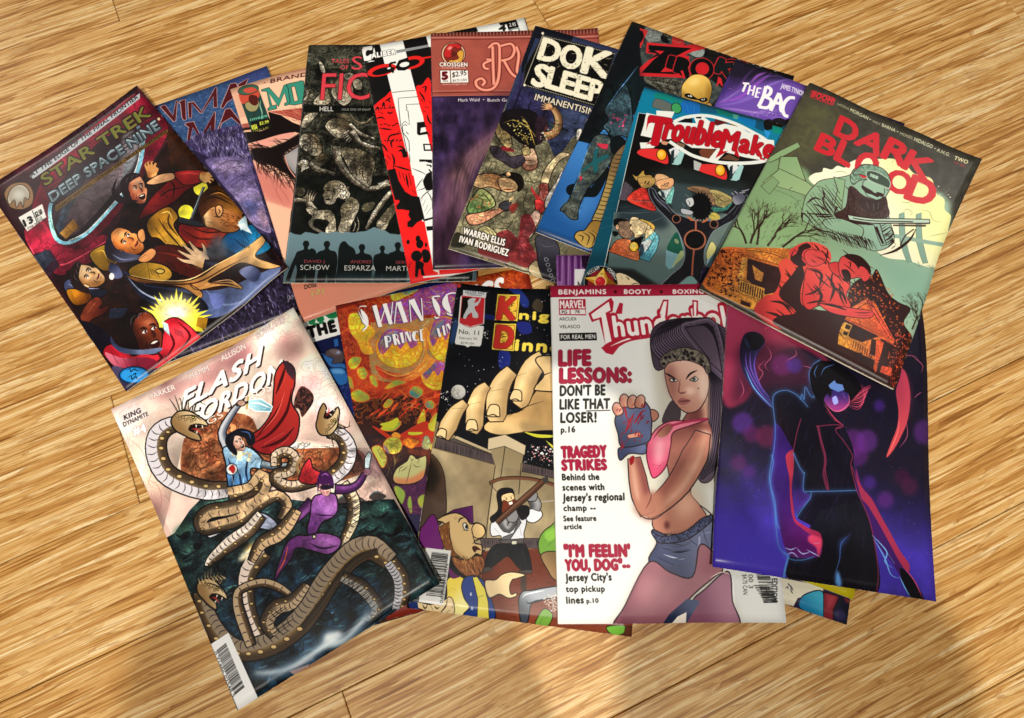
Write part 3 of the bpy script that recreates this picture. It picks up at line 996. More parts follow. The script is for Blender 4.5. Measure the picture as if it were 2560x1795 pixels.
# foreground figure in red
FS('a41424','520,1380 560,1330 700,1370 820,1290 830,1220 900,1200 1000,1280 1010,1300 880,1400 740,1500 600,1440',g=('dc2838',860,1230,900,1330),ol=(k,4))
FS('e83c48','860,1250 920,1240 980,1290 900,1360 860,1340',b=14); folds('500812',9,'850,1260 880,1330 840,1400','900,1220 960,1290 900,1370','780,1370 820,1400 760,1450')
FS('d86c84','530,1370 620,1400 760,1400 800,1440 700,1480 580,1440',g=('8c1c38',560,1380,700,1470)); folds('5c0c20',6,'560,1370 600,1430','620,1390 650,1450','690,1400 710,1460')
F('a0b8c0','820,1215 850,1230 860,1290 830,1260')
face(740,1280,112,-22,'6c2c18','2c0e0a','120a0c',look='shout',hi='b06848',hairpts='-1.15,.2 -1.2,-.5 -.9,-1.05 -.2,-1.15 .1,-.9 -.2,-.8 -.45,-.45 -.5,.2 -.55,.7 -.95,.7')
FS('283050','560,1290 600,1340 700,1360 820,1350 780,1380 640,1380 570,1340',g=('6878a0',580,1320,740,1370))
# ground & signature
FS('4c4468','570,1440 700,1470 830,1450 700,1550 650,1590 600,1520',g=('241c38',600,1460,700,1540)); 
for i in range(14): L('1c1430',4,f'{570+i*16},{1445+i%3*8} {620+i*10},{1560-i*5}')
E('1c78c8',682,1487,76,42,ol=('06203c',5)); E('2c98e8',682,1487,66,34); 
L('061830',4,'640,1465 660,1455 665,1470 680,1458 700,1465 715,1455'); L('061830',4,'670,1490 690,1478 685,1495'); L('061830',4,'645,1505 665,1490 672,1508 690,1495 700,1508 720,1495')
K('400,640 900,420 1100,480 1440,960 720,1500 420,1200 330,1000',30,.14,.45)
for x,y_ in((720,600),(820,560),(840,720),(930,760),(860,920),(780,960),(1050,800),(1240,820),(560,900),(450,1080),(900,1260),(820,1380)):
    for i in range(5): L(k,5,f'{x+i*9-20},{y_-10+i*4} {x+i*9-8},{y_+26+i*3}')
# masthead
F('b4bcc4','150,485 155,470 720,85 720,110 165,495'); 
T('AT THE EDGE OF THE FINAL FRONTIER','155,488 712,108 148,470','101018',w=.02)
F('30141c','195,515 790,150 850,260 290,650 260,600',a=.35)
for i in range(4): L('2c1c20',5,f'{215+i*10},{545+i*14} {770+i*14},{190+i*16}',t=0); 
T('STAR TREK','225,530 770,188 198,482','94783c',w=.02,o=('1c1010',6)); T('STAR TREK','225,528 768,186 200,484','66702c',w=-.005)
T('DEEP SPACE NINE','262,612 812,250 240,570','9cb0bc',w=.02,o=('20242c',6)); T('DEEP SPACE NINE','264,610 812,250 244,576','4c5c64',w=-.012)
F('6c5020','275,648 278,632 848,252 850,268 282,660'); T('CHARLES MARSHALL - LEONARD KIRK - BRUCE McCORKINDALE','285,654 845,268 277,642','181008',w=.02)
E('d8c8a0',807,205,7)
# maker mark and price box
FS('8c6c4c','20,560 60,520 130,515 165,560 160,620 110,650 50,640 25,600',ol=('30201c',5)); FS('b8b0a0','35,590 60,540 110,525 145,560 140,600 120,590 115,640 100,610 80,640 70,600 45,625',ol=('4c3c34',4)); E('e8ece0',92,575,30,24,b=10); E('5c5850',90,580,50,46,a=.25)
F('e8e8e4','90,690 210,622 232,690 135,760'); F('e8e8e4','90,690 210,622 232,690 135,760',a=.1)
L('202020',3,'160,655 185,715',t=0); L('202020',3,'108,722 225,655',t=0,a=.3)
T('13','125,735 165,712 112,705','181818',w=.06); T('$2.50','180,690 212,672 172,665','181818',w=.03); T('$3.50','186,705 210,692 182,696','181818',w=0); T('CANADIAN','188,716 215,700 185,708','181818'); T('STAR TREK: DS9','138,752 232,700 134,742','181818',w=.01)
E('c8b080',1204,628,10)
S('a04038',"340,900 700,1300 1400,940 1000,600",60,2,r2=8,a=.4)


# ---- flash
cover('flash', 'd8b8ac', (1.92693,-0.797626,210.909,1.16101,2.17653,-969.339,3.93522e-06,0.000132106))
k='0c0c10'
# pink cloudy sky
F('e4c4b8','40,400 800,20 1120,680 300,920',n=('f0e0d0',70,2.2,1))
for x,y,rx,ry,c in((300,330,90,40,'c89090'),(420,300,60,30,'b87c80'),(500,230,110,40,'c48c8c'),(700,130,70,40,'f4e4d8'),(760,170,50,60,'d49c98'),(860,210,50,60,'f0d8c4'),(830,320,60,50,'d0989c'),(900,420,50,60,'c8909c'),(160,500,70,90,'ecd8cc'),(190,600,50,70,'f4ead4'),(240,700,60,60,'f0d4bc'),(240,780,40,50,'e8a8a0'),(130,430,60,50,'e8d4d0'),(560,200,60,30,'a86c74'),(340,250,60,30,'f0dcd4')):
    E(c,x,y,rx,ry,-25,b=18,a=.85)
for s in('120,520 170,560 190,620 170,680','150,600 210,640 200,700 240,720','180,680 230,700 250,760 230,820','850,250 880,280 870,340 900,370','900,310 940,350 930,420 960,470','880,380 920,430 900,480','240,740 280,760 270,820'): L('c88c84',2.5,s,a=.8)
S('b87878',"100,430 740,110 1040,600 900,600 780,300 300,420",160,1.6,r2=14,a=.35)
# rusty rock behind
FS('7c4028','330,560 360,480 440,420 520,420 600,440 640,520 700,560 900,560 1010,560 1060,640 900,700 700,700 560,760 400,740 330,660',n=('b07048',26,2.6,1))
S('3c1c14 c88860',"340,540 440,430 620,450 640,600 540,720 380,720",220,4,r2=12,a=.7)
for x,y in((400,470),(450,450),(500,440),(430,520),(380,560),(470,560),(410,620),(450,640),(560,500)): E('b4744c',x,y,22,15,-20,b=4,a=.8); L('3c1a12',2.5,f'{x-24},{y+10} {x},{y+18} {x+24},{y+8}')
F('4c3038','1010,560 1110,590 1140,680 980,660',b=10,a=.7)
# dark green rocks + blue cave bottom
F('0c1418','180,960 300,890 360,800 420,740 560,740 760,760 900,780 1120,760 1160,760 1500,1300 620,1700 200,1300',n=('243c40',22,3,1))
F('080c14','500,1040 640,1000 900,980 1150,1100 1230,1150 620,1540 470,1200 500,1080',n=('1c3448',30,2.6,1),b=8)
for x,y,w,c in((330,880,40,'4c7c68'),(420,800,45,'5c8c78'),(480,760,40,'4c8070'),(360,950,34,'34584c'),(1100,800,50,'3c6c60'),(1150,870,46,'2c5450'),(1070,860,40,'34605c'),(1040,820,30,'5c8c7c'),(330,1010,34,'2c4440'),(1200,930,40,'28404c')):
    E(c,x,y,w,w*.55,-25,b=7,a=.85); FS(k,[x-w*.7,y+w*.3,x,y+w*.55,x+w*.8,y+w*.1,x+w*.5,y+w*.6,x-w*.2,y+w*.8],a=.9)
for x,y in((345,900),(300,960),(390,940),(1110,900),(1180,880),(350,990),(440,1000)): E('080c10',x,y,20,15,-30,a=.9)
for i in range(26):
    r=np.random.default_rng(i+50); x=r.uniform(300,1250); y=r.uniform(790,1380)-(x-700)*.12; w=r.uniform(26,60)
    FS(k,[x-w,y+w*.2,x-w*.4,y-w*.35,x+w*.5,y-w*.3,x+w,y+w*.1,x+w*.4,y+w*.45,x-w*.5,y+w*.5],a=.75); L(['4c7c74','345868','2c4c5c'][i%3],5,[x-w,y+w*.1,x-w*.3,y-w*.45,x+w*.6,y-w*.38],a=.8)
S('020406 4c7c78 34586c',"300,890 500,750 1150,780 1300,1070 700,1460 400,1160",420,4,r2=13,ang=-25,a=.55)
S('6c94b4 040810',"480,1100 1150,1100 1220,1150 640,1500",200,4,r2=14,ang=-30,a=.5)
K('180,960 300,890 360,800 420,740 560,740 760,760 900,780 1120,760 1160,760 1500,1300 620,1700 200,1300',24,.75,.7,hi='3c6468')
K('330,560 440,420 640,520 1010,560 1060,640 900,700 560,760 400,740 330,660',20,.6,.6)
K('40,400 800,20 1120,680 1010,560 640,500 440,420 330,560 250,900',60,.35,.5,col='98605c')
# title, behind the figures
T('PARKER','212,372 308,330 206,352','f8f4f0',w=.0,o=('b89490',2)); T('HAMM','362,290 436,256 356,270','f8f4f0',o=('b89490',2)); T('ALLISON','486,222 584,174 480,200','f8f4f0',o=('b89490',2)); T('BOWLAND','634,142 748,80 628,120','f8f4f0',o=('b89490',2))
for dx,dy,c in((6,4,'201418'),(3,2,'201418'),(0,0,'fafafa')):
    f=lambda s: [float(t)+(dx if i%2==0 else dy) for i,t in enumerate(s.replace(',',' ').split())]
    T('FLASH',f('324,412 636,238 344,338'),c,w=.035); T('GORDON',f('330,492 716,290 346,420'),c,w=.035)
T('KINGS',f('340,520 492,436 332,498'),'f4eeea',w=0); T('CROSS',f('560,396 706,322 552,370'),'f4eeea',w=0)
L('703c48',6,'700,270 740,235 775,300 760,360',t=1)
# crown emblem
F('f0e4e4','92,412 108,428 118,392 134,418 150,378 160,412 180,380 182,412 170,404 112,436',a=.6); F('e8e0e0','104,436 180,400 184,420 110,456'); T('KING','114,452 176,422 110,434','241c20',w=.03); T('DYNAMITE','110,478 204,434 106,462','241c20',w=.02,o=('f4ecec',2)); T('#4','148,510 194,496 142,480','fafafa',w=.05,o=('c0a0a0',2))
# serpents
B1='e0dce0';G1='a08058'
def serp(pts,ws,belly=1,n=26,bc='d8d4dc',gc='86745a'):
    limb(gc,pts,ws,ol=(k,6),sh='2c2018',side=belly,hi='e0c898')
    v=np.array([float(t) for t in pts.replace(',',' ').split()]).reshape(-1,2); d=np.gradient(v,axis=0);d/=np.hypot(d[:,0],d[:,1])[:,None]; N=np.stack([-d[:,1],d[:,0]],1); w=np.interp(np.linspace(0,1,len(v)),np.linspace(0,1,len(ws)),ws)
    b=v-N*(w*.22*belly)[:,None]; s=' '.join(f'{a:.0f},{c:.0f}' for a,c in b)
    q=tube(s,[x*.52 for x in ws]); F(bc,q); rings('28202c',s,0,n,3,ws=[x*.52 for x in ws])
    o=v+N*(w*.2*belly)[:,None]; 
    for i in range(0,n,2):
        t=(i+.5)/n*(len(v)-1); a=int(t); p=o[a]*(1-t+a)+o[min(a+1,len(v)-1)]*(t-a); E('d0b47c',*p,float(w[a])*.13,float(w[a])*.09,ol=('3c2814',2.5))
serp('370,470 290,470 240,510 232,580 264,655 340,700 430,725 510,720',[40,66,80,82,80,76,62],belly=-1,n=22)
serp('900,500 950,510 980,560 970,620 920,670 860,700',[40,58,66,62,50],belly=1,n=14)
# big red cape
FS('8c1c20','590,520 640,480 680,420 690,340 700,270 735,228 772,250 775,300 760,380 790,440 780,520 740,560 680,585 620,570',g=('b83028',620,560,760,300),ol=(k,5))
folds('3c080c',12,'610,540 680,500 740,420 760,330','640,560 720,530 770,480','700,350 720,300 740,245','620,520 690,440 720,380'); folds('e0584c',5,'640,500 700,430 735,340','690,570 750,520','715,330 745,270','650,545 730,500')
F('3c2430','730,230 750,225 775,260 770,300 745,270')
# horse-like head right of the cape
FS('1c1418','775,360 800,320 840,345 845,380 820,420 800,440 790,410 770,400',n=('6c3c34',6,3,1)); 
for i in range(9): L(k,4,f'{790+i*5},{345+i*3} {815+i*4},{325+i*6}')
# serpent heads: horned
def dragon(cx,cy,r,ang,flip=1):
    f=loc(cx,cy,r,ang,flip)
    for a in range(9): L(k,r*.1,f(f'{-.5+a*.1},{-.3-a*.02} {-.9+a*.16},{-.8-.2*(a%3)} {-1.2+a*.26},{-1.1-.25*(a%2)}'),t=2); L('c0a878',r*.05,f(f'{-.5+a*.1},{-.3} {-.9+a*.16},{-.8-.2*(a%3)}'),t=2)
    FS('8c6c44',f('-.9,.1 -.6,-.45 0,-.6 .5,-.45 1.05,-.2 1.2,.05 .7,.05 .35,.15 .2,.45 .75,.6 .95,.95 .4,.95 -.1,.8 -.6,.6'),g=('d8c094',*f('-.3,.6'),*f('.5,-.4')),ol=(k,5))
    FS('180808',f('.25,.15 .75,.1 1.1,.1 .7,.3 .45,.5 .2,.4'))
    F('f4ecd8',f('.5,.1 .6,.1 .58,.32')); F('f4ecd8',f('.85,.08 .95,.08 .95,.3')); F('f4ecd8',f('.6,.55 .7,.6 .68,.38')); L('c03030',r*.06,f('.3,.4 .6,.35 .9,.5'))
    E('f0e060',*f('.3,-.28'),r*.07,ol=(k,3)); 
    for a in range(7): E('c8ac78',*f(f'{-.6+a*.17},{-.2+.12*(a%2)}'),r*.07,ol=('3c2814',2))
    L(k,r*.06,f('-.5,-.2 0,-.35 .4,-.38 .8,-.2'))
dragon(350,455,68,10); dragon(905,465,60,120,-1)
# fighter in blue with sword arm
limb('b0b4c0','510,560 485,500 520,430 555,385',[40,32,26,20],ol=(k,5),sh='404c60',hi='f0f4fa')
F('b8ecf8','585,372 640,368 685,398 678,418 620,416 590,400',g=('5c9cb8',590,390,690,410),ol=('f0ffff',4)); L('ffffff',5,'590,385 630,385 680,405'); L('c8a458',7,'590,358 582,410',t=0); L('241c14',9,'540,392 590,380',t=0); E('b89080',562,384,17,12,ol=(k,3)); S('e8fcff',"560,350 700,350 700,440 560,440",40,2,r2=10,a=.8)
FS('3c74b0','490,560 540,550 600,560 650,610 640,640 600,640 600,690 580,730 520,735 505,680 500,620',g=('a8d4f4',500,720,580,570),ol=(k,5))
folds('14284c',8,'510,600 530,660 520,720','590,590 580,650 590,700','550,640 560,700 550,730','620,600 600,620'); folds('e4f6ff',5,'540,600 555,660','570,680 570,720','520,640 530,700')
E('f0f0ec',524,642,22,ol=('14284c',3)); FS('b02020','512,638 528,624 538,640 530,658 520,650')
S('e8dcb0 f8f0d0',"515,570 600,575 590,610 530,600",40,6); 
face(548,540,36,-35,'e8c0ac','b07868','101018',look='shout',hairpts='-.9,1 -1.2,.2 -1.1,-.8 -.5,-1.4 .3,-1.35 .9,-.9 .6,-.6 .2,-.8 -.2,-.5 -.5,-.1 -.55,.6'); FS('14141c','520,500 560,482 610,500 615,540 590,550 575,520 545,510'); L('4060a0',4,'560,495 590,500 600,525')
limb('889cac','640,620 690,630 750,625 780,600',[30,24,16],ol=(k,4),sh='384858',hi='e8f0f4'); hand(785,600,15,40,'e8c8c0','a07878')
# white breeches
FS('e8ecf4','430,850 480,830 560,820 640,810 700,850 690,880 620,870 540,850 500,880 440,910 425,890',g=('8890a8',440,910,620,830),ol=(k,5)); folds('5c6480',5,'450,880 520,850 600,840','640,830 680,860','460,900 500,870')
# coils wrapped round both
serp('510,740 600,720 640,670 650,700 610,755 520,792 440,805 400,840 415,875 480,860 560,835 630,780 700,745 740,780 720,840',[56,58,60,58,56,54,50,48,46,44,42,40],belly=1,n=26,bc='c8a880')
serp('700,630 700,590 740,575 770,600 750,650 700,660 700,690 760,710 850,690',[40,42,42,42,44,40],belly=1,n=20,bc='c8b49c')
limb('a08058','830,690 780,640 800,590',[20,14,10])
FS('8c1820','790,690 800,640 830,600 845,640 880,660 850,700',ol=(k,4),g=('c83038',800,700,850,620)); folds('3c080c',5,'810,670 830,620','830,690 860,665')
serp('640,820 590,880 520,930 450,990 425,1020',[44,54,58,40,18],belly=-1,n=14,bc='e0d4c8')
serp('960,700 1000,760 1000,840 970,910 950,960',[44,48,46,36,20],belly=1,n=12,bc='d8c8a8')
serp('650,960 590,1040 580,1130 600,1220 640,1300',[74,70,60,54,48],belly=-1,n=14,bc='ead8cc')
# woman in purple suit
limb('5c2c68','840,770 790,820 740,860 705,885',[46,36,24],ol=(k,5),sh='2c1038',hi='a068b0')
limb('5c2c68','930,720 980,720 1020,700 1045,660',[36,30,22],ol=(k,5),sh='2c1038',hi='8c54a0')
hand(1055,650,18,20,'8c6478','5c3448',open=0); F('b8ccd4','1045,600 1062,575 1072,585 1062,640 1045,640',ol=(k,3)); hand(706,888,16,-120,'a87898','5c3448',open=0)
FS('5c2c70','840,760 870,740 930,740 940,800 920,830 880,850 850,900 820,890 830,830',g=('9858a8',850,880,920,770),ol=(k,5)); E('9c64b0',905,800,26,24,b=6); E('8c54a4',865,790,22,22,b=6); L('28103a',5,'850,815 880,822 925,822'); L('c090d0',4,'900,785 918,795'); folds('28103a',5,'850,850 880,870','840,880 860,840')
FS('50245c','820,900 880,890 950,910 945,950 900,975 840,960 780,950 760,990 720,1040 690,1080 710,1000 740,930 780,900',g=('9050a0',780,1000,930,920),ol=(k,5)); E('9c60ac',900,930,36,20,b=7); folds('200c2c',6,'830,930 880,950 940,940','740,990 780,940','800,920 850,915'); L('d05c30',4,'700,1050 730,1000 745,940')
E('c8c8a0',848,905,7,ol=(k,3))
face(888,715,34,-15,'e4b8ac','a87078',None,mouthc='b01828'); FS('341040','862,740 860,680 880,650 915,665 925,700 922,720 905,700 880,705 868,700'); FS('181020','872,708 900,702 925,712 900,722 878,722'); F('341040','868,670 872,640 884,662'); L('8c54a0',4,'875,670 890,660 905,668')
# pistols
F('d8e0ec','690,885 640,930 610,955 604,945 660,885 682,870',ol=(k,4)); L('485060',4,'680,885 620,945'); E('f8c878',600,960,34,18,-45,b=8); F('ffffe0','615,945 560,975 545,1000 590,990',b=4); L('f8a850',6,'600,960 560,1000'); 
for i in range(6): L('20181c',4,f'{715},{780+i*8} {735+i},{790+i*8}')
K('400,560 1060,560 1250,1020 900,1060 640,960 420,1030 380,800',16,.2,.4)
serp('780,800 740,860 700,900 640,930 600,1000',[40,54,56,50,30],belly=1,n=12,bc='c8a880')
# great coil along the bottom
serp('1150,1000 1080,950 1020,960 960,1010 900,1080 850,1160 790,1240 700,1310 610,1345 540,1345 470,1290 420,1200 400,1120',[74,96,100,98,96,96,98,94,88,80,76,70,60],belly=-1,n=44,bc='8c7c68',gc='987c50')
limb('2c241c','1100,960 1020,990 950,1060 880,1160 800,1260',[26,30,28,24],hi='5c4c3c')
serp('1150,1000 1190,1060 1195,1130 1180,1190',[56,62,60,50],belly=-1,n=14,bc='b8b8c0')
serp('600,1330 560,1220 545,1150 560,1110 640,1085 700,1100 750,1130 785,1165',[40,44,36,30,34,34,24,6],belly=1,n=14,bc='b8a080',gc='886c48')
serp('820,1090 760,1160 700,1180 660,1240 690,1290',[30,56,60,56,40],belly=1,n=14,bc='b8a080',gc='7c6c54')
serp('960,1060 1040,1100 1100,1180 1060,1230',[40,54,50,24],belly=-1,n=12,bc='98948c',gc='6c6454')
dragon(440,1110,62,30)
for i in range(8): L('ccb484',4,f'{400+i*14},{1090-i*3} {392+i*12},{1066-i*2}',t=2)
# ghostly light below
FS('7c9cb8','600,1430 720,1410 850,1330 900,1270 960,1290 1040,1220 1080,1160 1060,1240 980,1310 900,1340 800,1410 700,1450 620,1450',b=10,a=.8)
FS('e0eef4','610,1435 740,1415 870,1330 900,1285 960,1300 1060,1200 1040,1240 960,1320 880,1345 780,1410 680,1440',b=4,a=.85); E('f4fcff',925,1290,38,14,-15,b=6)
for i in range(12): L('c8c4cc',4,f'{760+i*7},{1420-i*3} {800+i*5},{1392-i*3}',a=.7); 
F('c0a4a0','750,1430 830,1400 800,1440 770,1445',a=.8)
Hh(k,'900,1120 1060,1000 1150,1120 1000,1180',-28,8,3,a=.7); Hh(k,'980,760 1000,940 1060,900 1080,760',-28,7,3,a=.7); Hh(k,'640,1180 780,1180 740,1290 660,1290',-30,8,3,a=.7); Hh('6c8ca4','1000,1180 1180,1100 1200,1180 1000,1300',-30,10,2.5,a=.5)
# bar code panel
F('eceef0','440,1325 510,1280 628,1535 552,1585'); B('463,1350 538,1525 500,1320',46)
T("0 71486 02548 5","452,1358 528,1532 462,1352","303030")


# ---- thunder
cover('thunder', 'eceeec', (1.92817,-0.046406,-45.0231,0.0155651,2.08182,-114.671,3.40152e-06,0.000114189))
k='241820'
F('f0f2f0','0,60 1400,60 1400,1700 0,1700',n=('e4e8ea',200,1.2,1))
F('a81c3c','0,0 1400,-10 1400,92 0,106',g=('8c1430',700,60,860,60))
for w,p in(('BENJAMINS','62,92 270,92 62,72'),('BOOTY','350,92 468,92 350,73'),('BOXING','564,92 698,92 564,74')): T(w,p,'f8f4f4',w=.05)
E('400818',311,83,7); E('400818',513,83,7)
# publisher block
F('b01c38','62,114 180,114 182,186 64,184'); F('f0eeee','67,160 178,160 180,181 68,180'); L('b01c38',4,'112,160 112,181',t=0); T('MARVEL','68,154 176,154 68,120','f8f4f4',w=.03); T('PG','76,178 98,178 76,164','383038',w=.02); T('78','134,176 154,176 134,164','383038',w=.02)
T('ARCUDI','64,208 138,208 64,194','242424'); T('VELASCO','66,242 156,242 66,228','242424'); F('101010','64,264 228,262 230,296 66,298'); T('FOR REAL MEN','72,290 222,288 72,272','f8f8f8',w=.03)
# logotype: slanted script, white with red border
R='b41c38'
F(R,'192,178 292,108 304,128 300,168 286,176 312,296 330,322 300,360 270,352 248,328 268,318 240,204 208,216'); F('f8f4f4','204,182 282,126 290,164 268,176 296,306 268,318 250,194 214,204')
FS(R,'262,318 350,282 480,262 560,258 500,280 380,300 320,330 300,352 276,352'); L('f8f4f4',8,'290,322 370,290 470,274',t=1)
T('hunderbol','308,282 800,236 296,190',R,w=.06,o=(R,8)); T('hunderbol','310,280 798,236 298,192','f8f4f4',w=.03)
F(R,'310,180 330,130 345,135 340,180'); F(R,'496,180 520,118 545,118 540,190'); F('f8f4f4','506,180 524,126 538,126 530,190'); F(R,'650,190 648,120 674,124 672,190');F('f8f4f4','656,190 655,128 667,130 665,190')
# cover lines
m='a01c3c'
for w,p in(('LIFE','66,404 200,402 66,342'),('LESSONS:','70,478 380,476 70,420')): T(w,p,m,w=.05,o=('741028',2))
for w,p in(("DON'T BE",'70,534 268,532 70,492'),('LIKE THAT','70,592 290,590 70,550'),('LOSER!','74,650 232,648 74,608'),('p.16','76,694 138,692 76,668')): T(w,p,'141414',w=.04)
L('141414',4,'186,600 294,598',t=0)
for w,p in(('TRAGEDY','80,806 278,802 78,758'),('STRIKES','82,862 278,860 80,818'),('"I\'M FEELIN\'','92,1250 380,1248 90,1200'),('YOU, DOG"--','96,1312 380,1308 94,1266')): T(w,p,m,w=.05,o=('741028',1.5))
for w,p in(('Behind the','82,908 246,906 80,880'),('scenes with','84,954 268,952 82,926'),("Jersey's regional",'84,1002 356,998 84,970'),('champ --','88,1046 230,1044 86,1020'),('See feature','88,1092 232,1090 86,1068'),('article','90,1128 168,1126 88,1106'),("Jersey City's",'96,1360 300,1356 94,1328'),('top pickup','98,1408 270,1406 96,1382'),('lines','100,1460 176,1458 98,1430'),('p.10','190,1458 242,1456 188,1438')): T(w,p,'141414',w=.04)
# soft shadow round the figure
FS('a0987c','330,1560 360,1470 470,1260 490,1170 480,1090 400,1040 370,880 340,800 310,620 350,530 420,540 500,660 470,400 470,280 560,210 700,205 780,260 760,900 720,920 740,1050 760,1300 860,1560',b=16,a=.45)
# braids
FS('3c3040','470,260 520,215 620,200 720,210 790,260 800,420 790,640 770,800 750,900 700,920 680,860 700,700 720,560 700,440 600,380 500,430 470,360',g=('584a5c',480,260,760,500),ol=(k,4))
for i in range(12):
    t=i/11
    limb('50445a',f'{722-i*2:.0f},{420-i*3:.0f} {735+i*9:.0f},{540} {728+i*9-10*t:.0f},{700+12*i} {700+i*8-10*t:.0f},{905-i*6}',[24,26,24,10],ol=('120c16',4),hi='86748c')
for i in range(15):
    t=i/14; limb('4c4052',f'{528+190*t:.0f},{392-40*np.sin(t*3.1):.0f} {478+130*t:.0f},{320-70*t:.0f} {540+110*t:.0f},{232-8*t:.0f} {690+60*t:.0f},{216+18*t:.0f} {800},{262+i*17:.0f}',[20,24,26,26,22],ol=('120c16',4),hi='8c7a94')
    rings('1c1420',f'{478+130*t:.0f},{320-70*t:.0f} {540+110*t:.0f},{232-8*t:.0f} {690+60*t:.0f},{216+18*t:.0f} 800,{262+i*17:.0f}',20,16,1.6)
FS('40343c','520,640 560,560 600,600 590,660 540,670')
# neck, torso
sk='b87c68';sd='6c3434'
FS(sk,'640,600 700,520 720,640 740,700 735,790 690,870 650,960 690,1020 720,1080 640,1140 560,1150 500,1140 480,1090 520,1000 560,940 540,800 550,720 600,660',g=('8c5048',520,1100,720,640),ol=(k,4))
FS('e0b098','690,560 715,520 720,640 690,650',b=8); FS(sd,'640,600 690,590 700,660 640,690',b=10,a=.7)
FS('e8b8a0','600,930 650,960 690,1020 660,1060 600,1080 580,1000',b=22,a=.8); FS('f4d4c0','690,700 730,700 735,770 700,840 685,780',b=10,a=.8); E(sd,545,1110,12,18,b=4)
# pink top
FS('cc4870','462,740 500,680 560,650 640,650 700,640 718,645 640,672 570,700 560,760 540,850 490,900 470,870 455,800',g=('e88098',470,820,560,700),ol=('5c1028',5)); FS('f4a8b8','490,760 520,720 530,800 500,850',b=12); FS(sk,'500,690 540,665 570,668 545,710 510,720',g=('8c4c44',500,700,570,680)); L('8c1c40',6,'480,730 510,690 540,665 560,660'); folds('8c1c40',4,'500,860 530,830','480,840 520,845'); L('a82850',10,'560,670 620,655 715,642',t=0); FS('8c1434','650,900 690,870 700,850 690,890'); L('a82850',8,'700,840 690,870 650,905')
# raised arm: upper and fore
limb(sk,'700,700 668,800 600,925 510,1015 450,1050',[70,118,110,90,74],ol=(k,5),sh='8c5048',side=1,hi='ecc0a8')
limb(sk,'460,1060 430,980 415,900 400,810',[70,84,78,56],ol=(k,5),sh='7c4040',side=1,hi='f0c8b4')
FS(sk,'400,1040 470,1090 540,1010 500,960 440,980',b=10,a=.9); L(k,4,'405,1030 440,1075 490,1082 530,1060'); L('6c3434',4,'480,960 470,1000 450,1040'); FS('8c1420','380,812 400,800 398,830 384,842')
# glove and fist
FS('343c5c','345,760 440,730 450,790 380,790 340,820 330,780',g=('5c6890',350,780,440,750),ol=(k,5)); 
FS('34405c','315,640 340,590 420,550 470,600 475,680 460,740 350,760 330,700',g=('66709c',330,720,450,600),ol=(k,5)); F('c88c78','370,705 428,695 428,715 372,724',ol=(k,3))
for x,y,a in((325,590,-30),(355,555,-15),(390,560,0),(425,560,10)):
    f=loc(x,y,30,a); FS(sk,f('-.6,.9 -.7,-.3 0,-.9 .6,-.4 .5,.9'),ol=(k,4),g=('e0a890',x-15,y,x+15,y)); E('c8a0a0',*f('0,-.5'),9,6,a=.7)
FS(sk,'470,600 495,605 505,630 480,650',ol=(k,4))
folds('9c1424',9,'360,700 380,650 400,610','400,660 430,610 450,600','370,640 360,600 352,575','340,560 335,540','430,570 440,590'); S('8c1020',"320,590 470,560 470,740 340,760",40,5,r2=12,ang=-60)
# face
FS('b88070','528,420 560,390 640,385 700,410 722,470 715,540 680,600 630,615 590,590 560,550 540,500',g=('e0b8a8',560,560,700,450),ol=(k,4)); FS('8c5850','530,430 560,400 580,480 570,560 540,500',b=12,a=.7); FS('f0d4c4','690,430 718,480 712,540 690,560 680,490',b=10,a=.9); E('f0ccbc',640,520,22,16,b=8)
F('ece4dc','548,468 570,462 586,476 560,480',ol=(k,4)); E('303438',568,470,7); F('ece4dc','636,472 660,456 676,468 660,480',ol=(k,4)); E('405050',656,468,8)
folds('1c1014',9,'530,440 550,452 572,462','620,470 640,445 670,430'); L('6c3c3c',4,'596,470 590,520 605,528 625,520'); L('6c3838',3,'590,470 600,500'); L('5c2c30',4,'588,520 600,530 622,526'); E('3c2020',676,508,3)
FS('9c5c5c','586,565 600,550 618,552 642,562 622,578 600,580'); L('2c1014',4,'586,565 612,564 642,562'); L('7c4c48',4,'600,590 620,590')
FS('4c4840','505,390 540,350 620,330 700,360 730,420 715,445 690,410 620,385 550,395 525,420',n=('80786c',10,3,1),ol=(k,4)); S('181418',"510,380 620,335 720,400 700,420 620,385 530,410",60,7)
# shorts
FS('3c4464','480,1130 560,1160 640,1140 720,1090 750,1080 745,1160 740,1220 690,1200 665,1340 560,1320 465,1270 500,1190',g=('6c7494',500,1280,680,1170),ol=(k,5))
folds('20243c',8,'520,1210 590,1230 650,1220','500,1250 580,1290','640,1170 680,1200','560,1190 620,1200'); folds('b4bcd8',6,'530,1240 600,1260 640,1250','700,1150 740,1140')
FS('2c3044','478,1135 520,1160 620,1140 700,1080 740,1060 690,1020 730,1050 752,1080 700,1130 620,1180 520,1190 485,1160',n=('5c648c',5,3,1),ol=(k,4)); 
for i in range(24): t=i/23; L('10142c',3,f'{488+t*250},{1138+30*np.sin(t*3.1)-t*80} {498+t*250},{1168+30*np.sin(t*3.1)-t*88}')
L('9ca0c0',8,'690,1160 685,1240 668,1335',t=0)
for q in('490,1200 560,1225 640,1215','500,1230 570,1260 650,1250','495,1260 560,1290 640,1290','700,1110 720,1180 735,1210','520,1195 600,1205 660,1180'): L('141830',5,q); L('a8b0cc',3.5,q,a=.5)
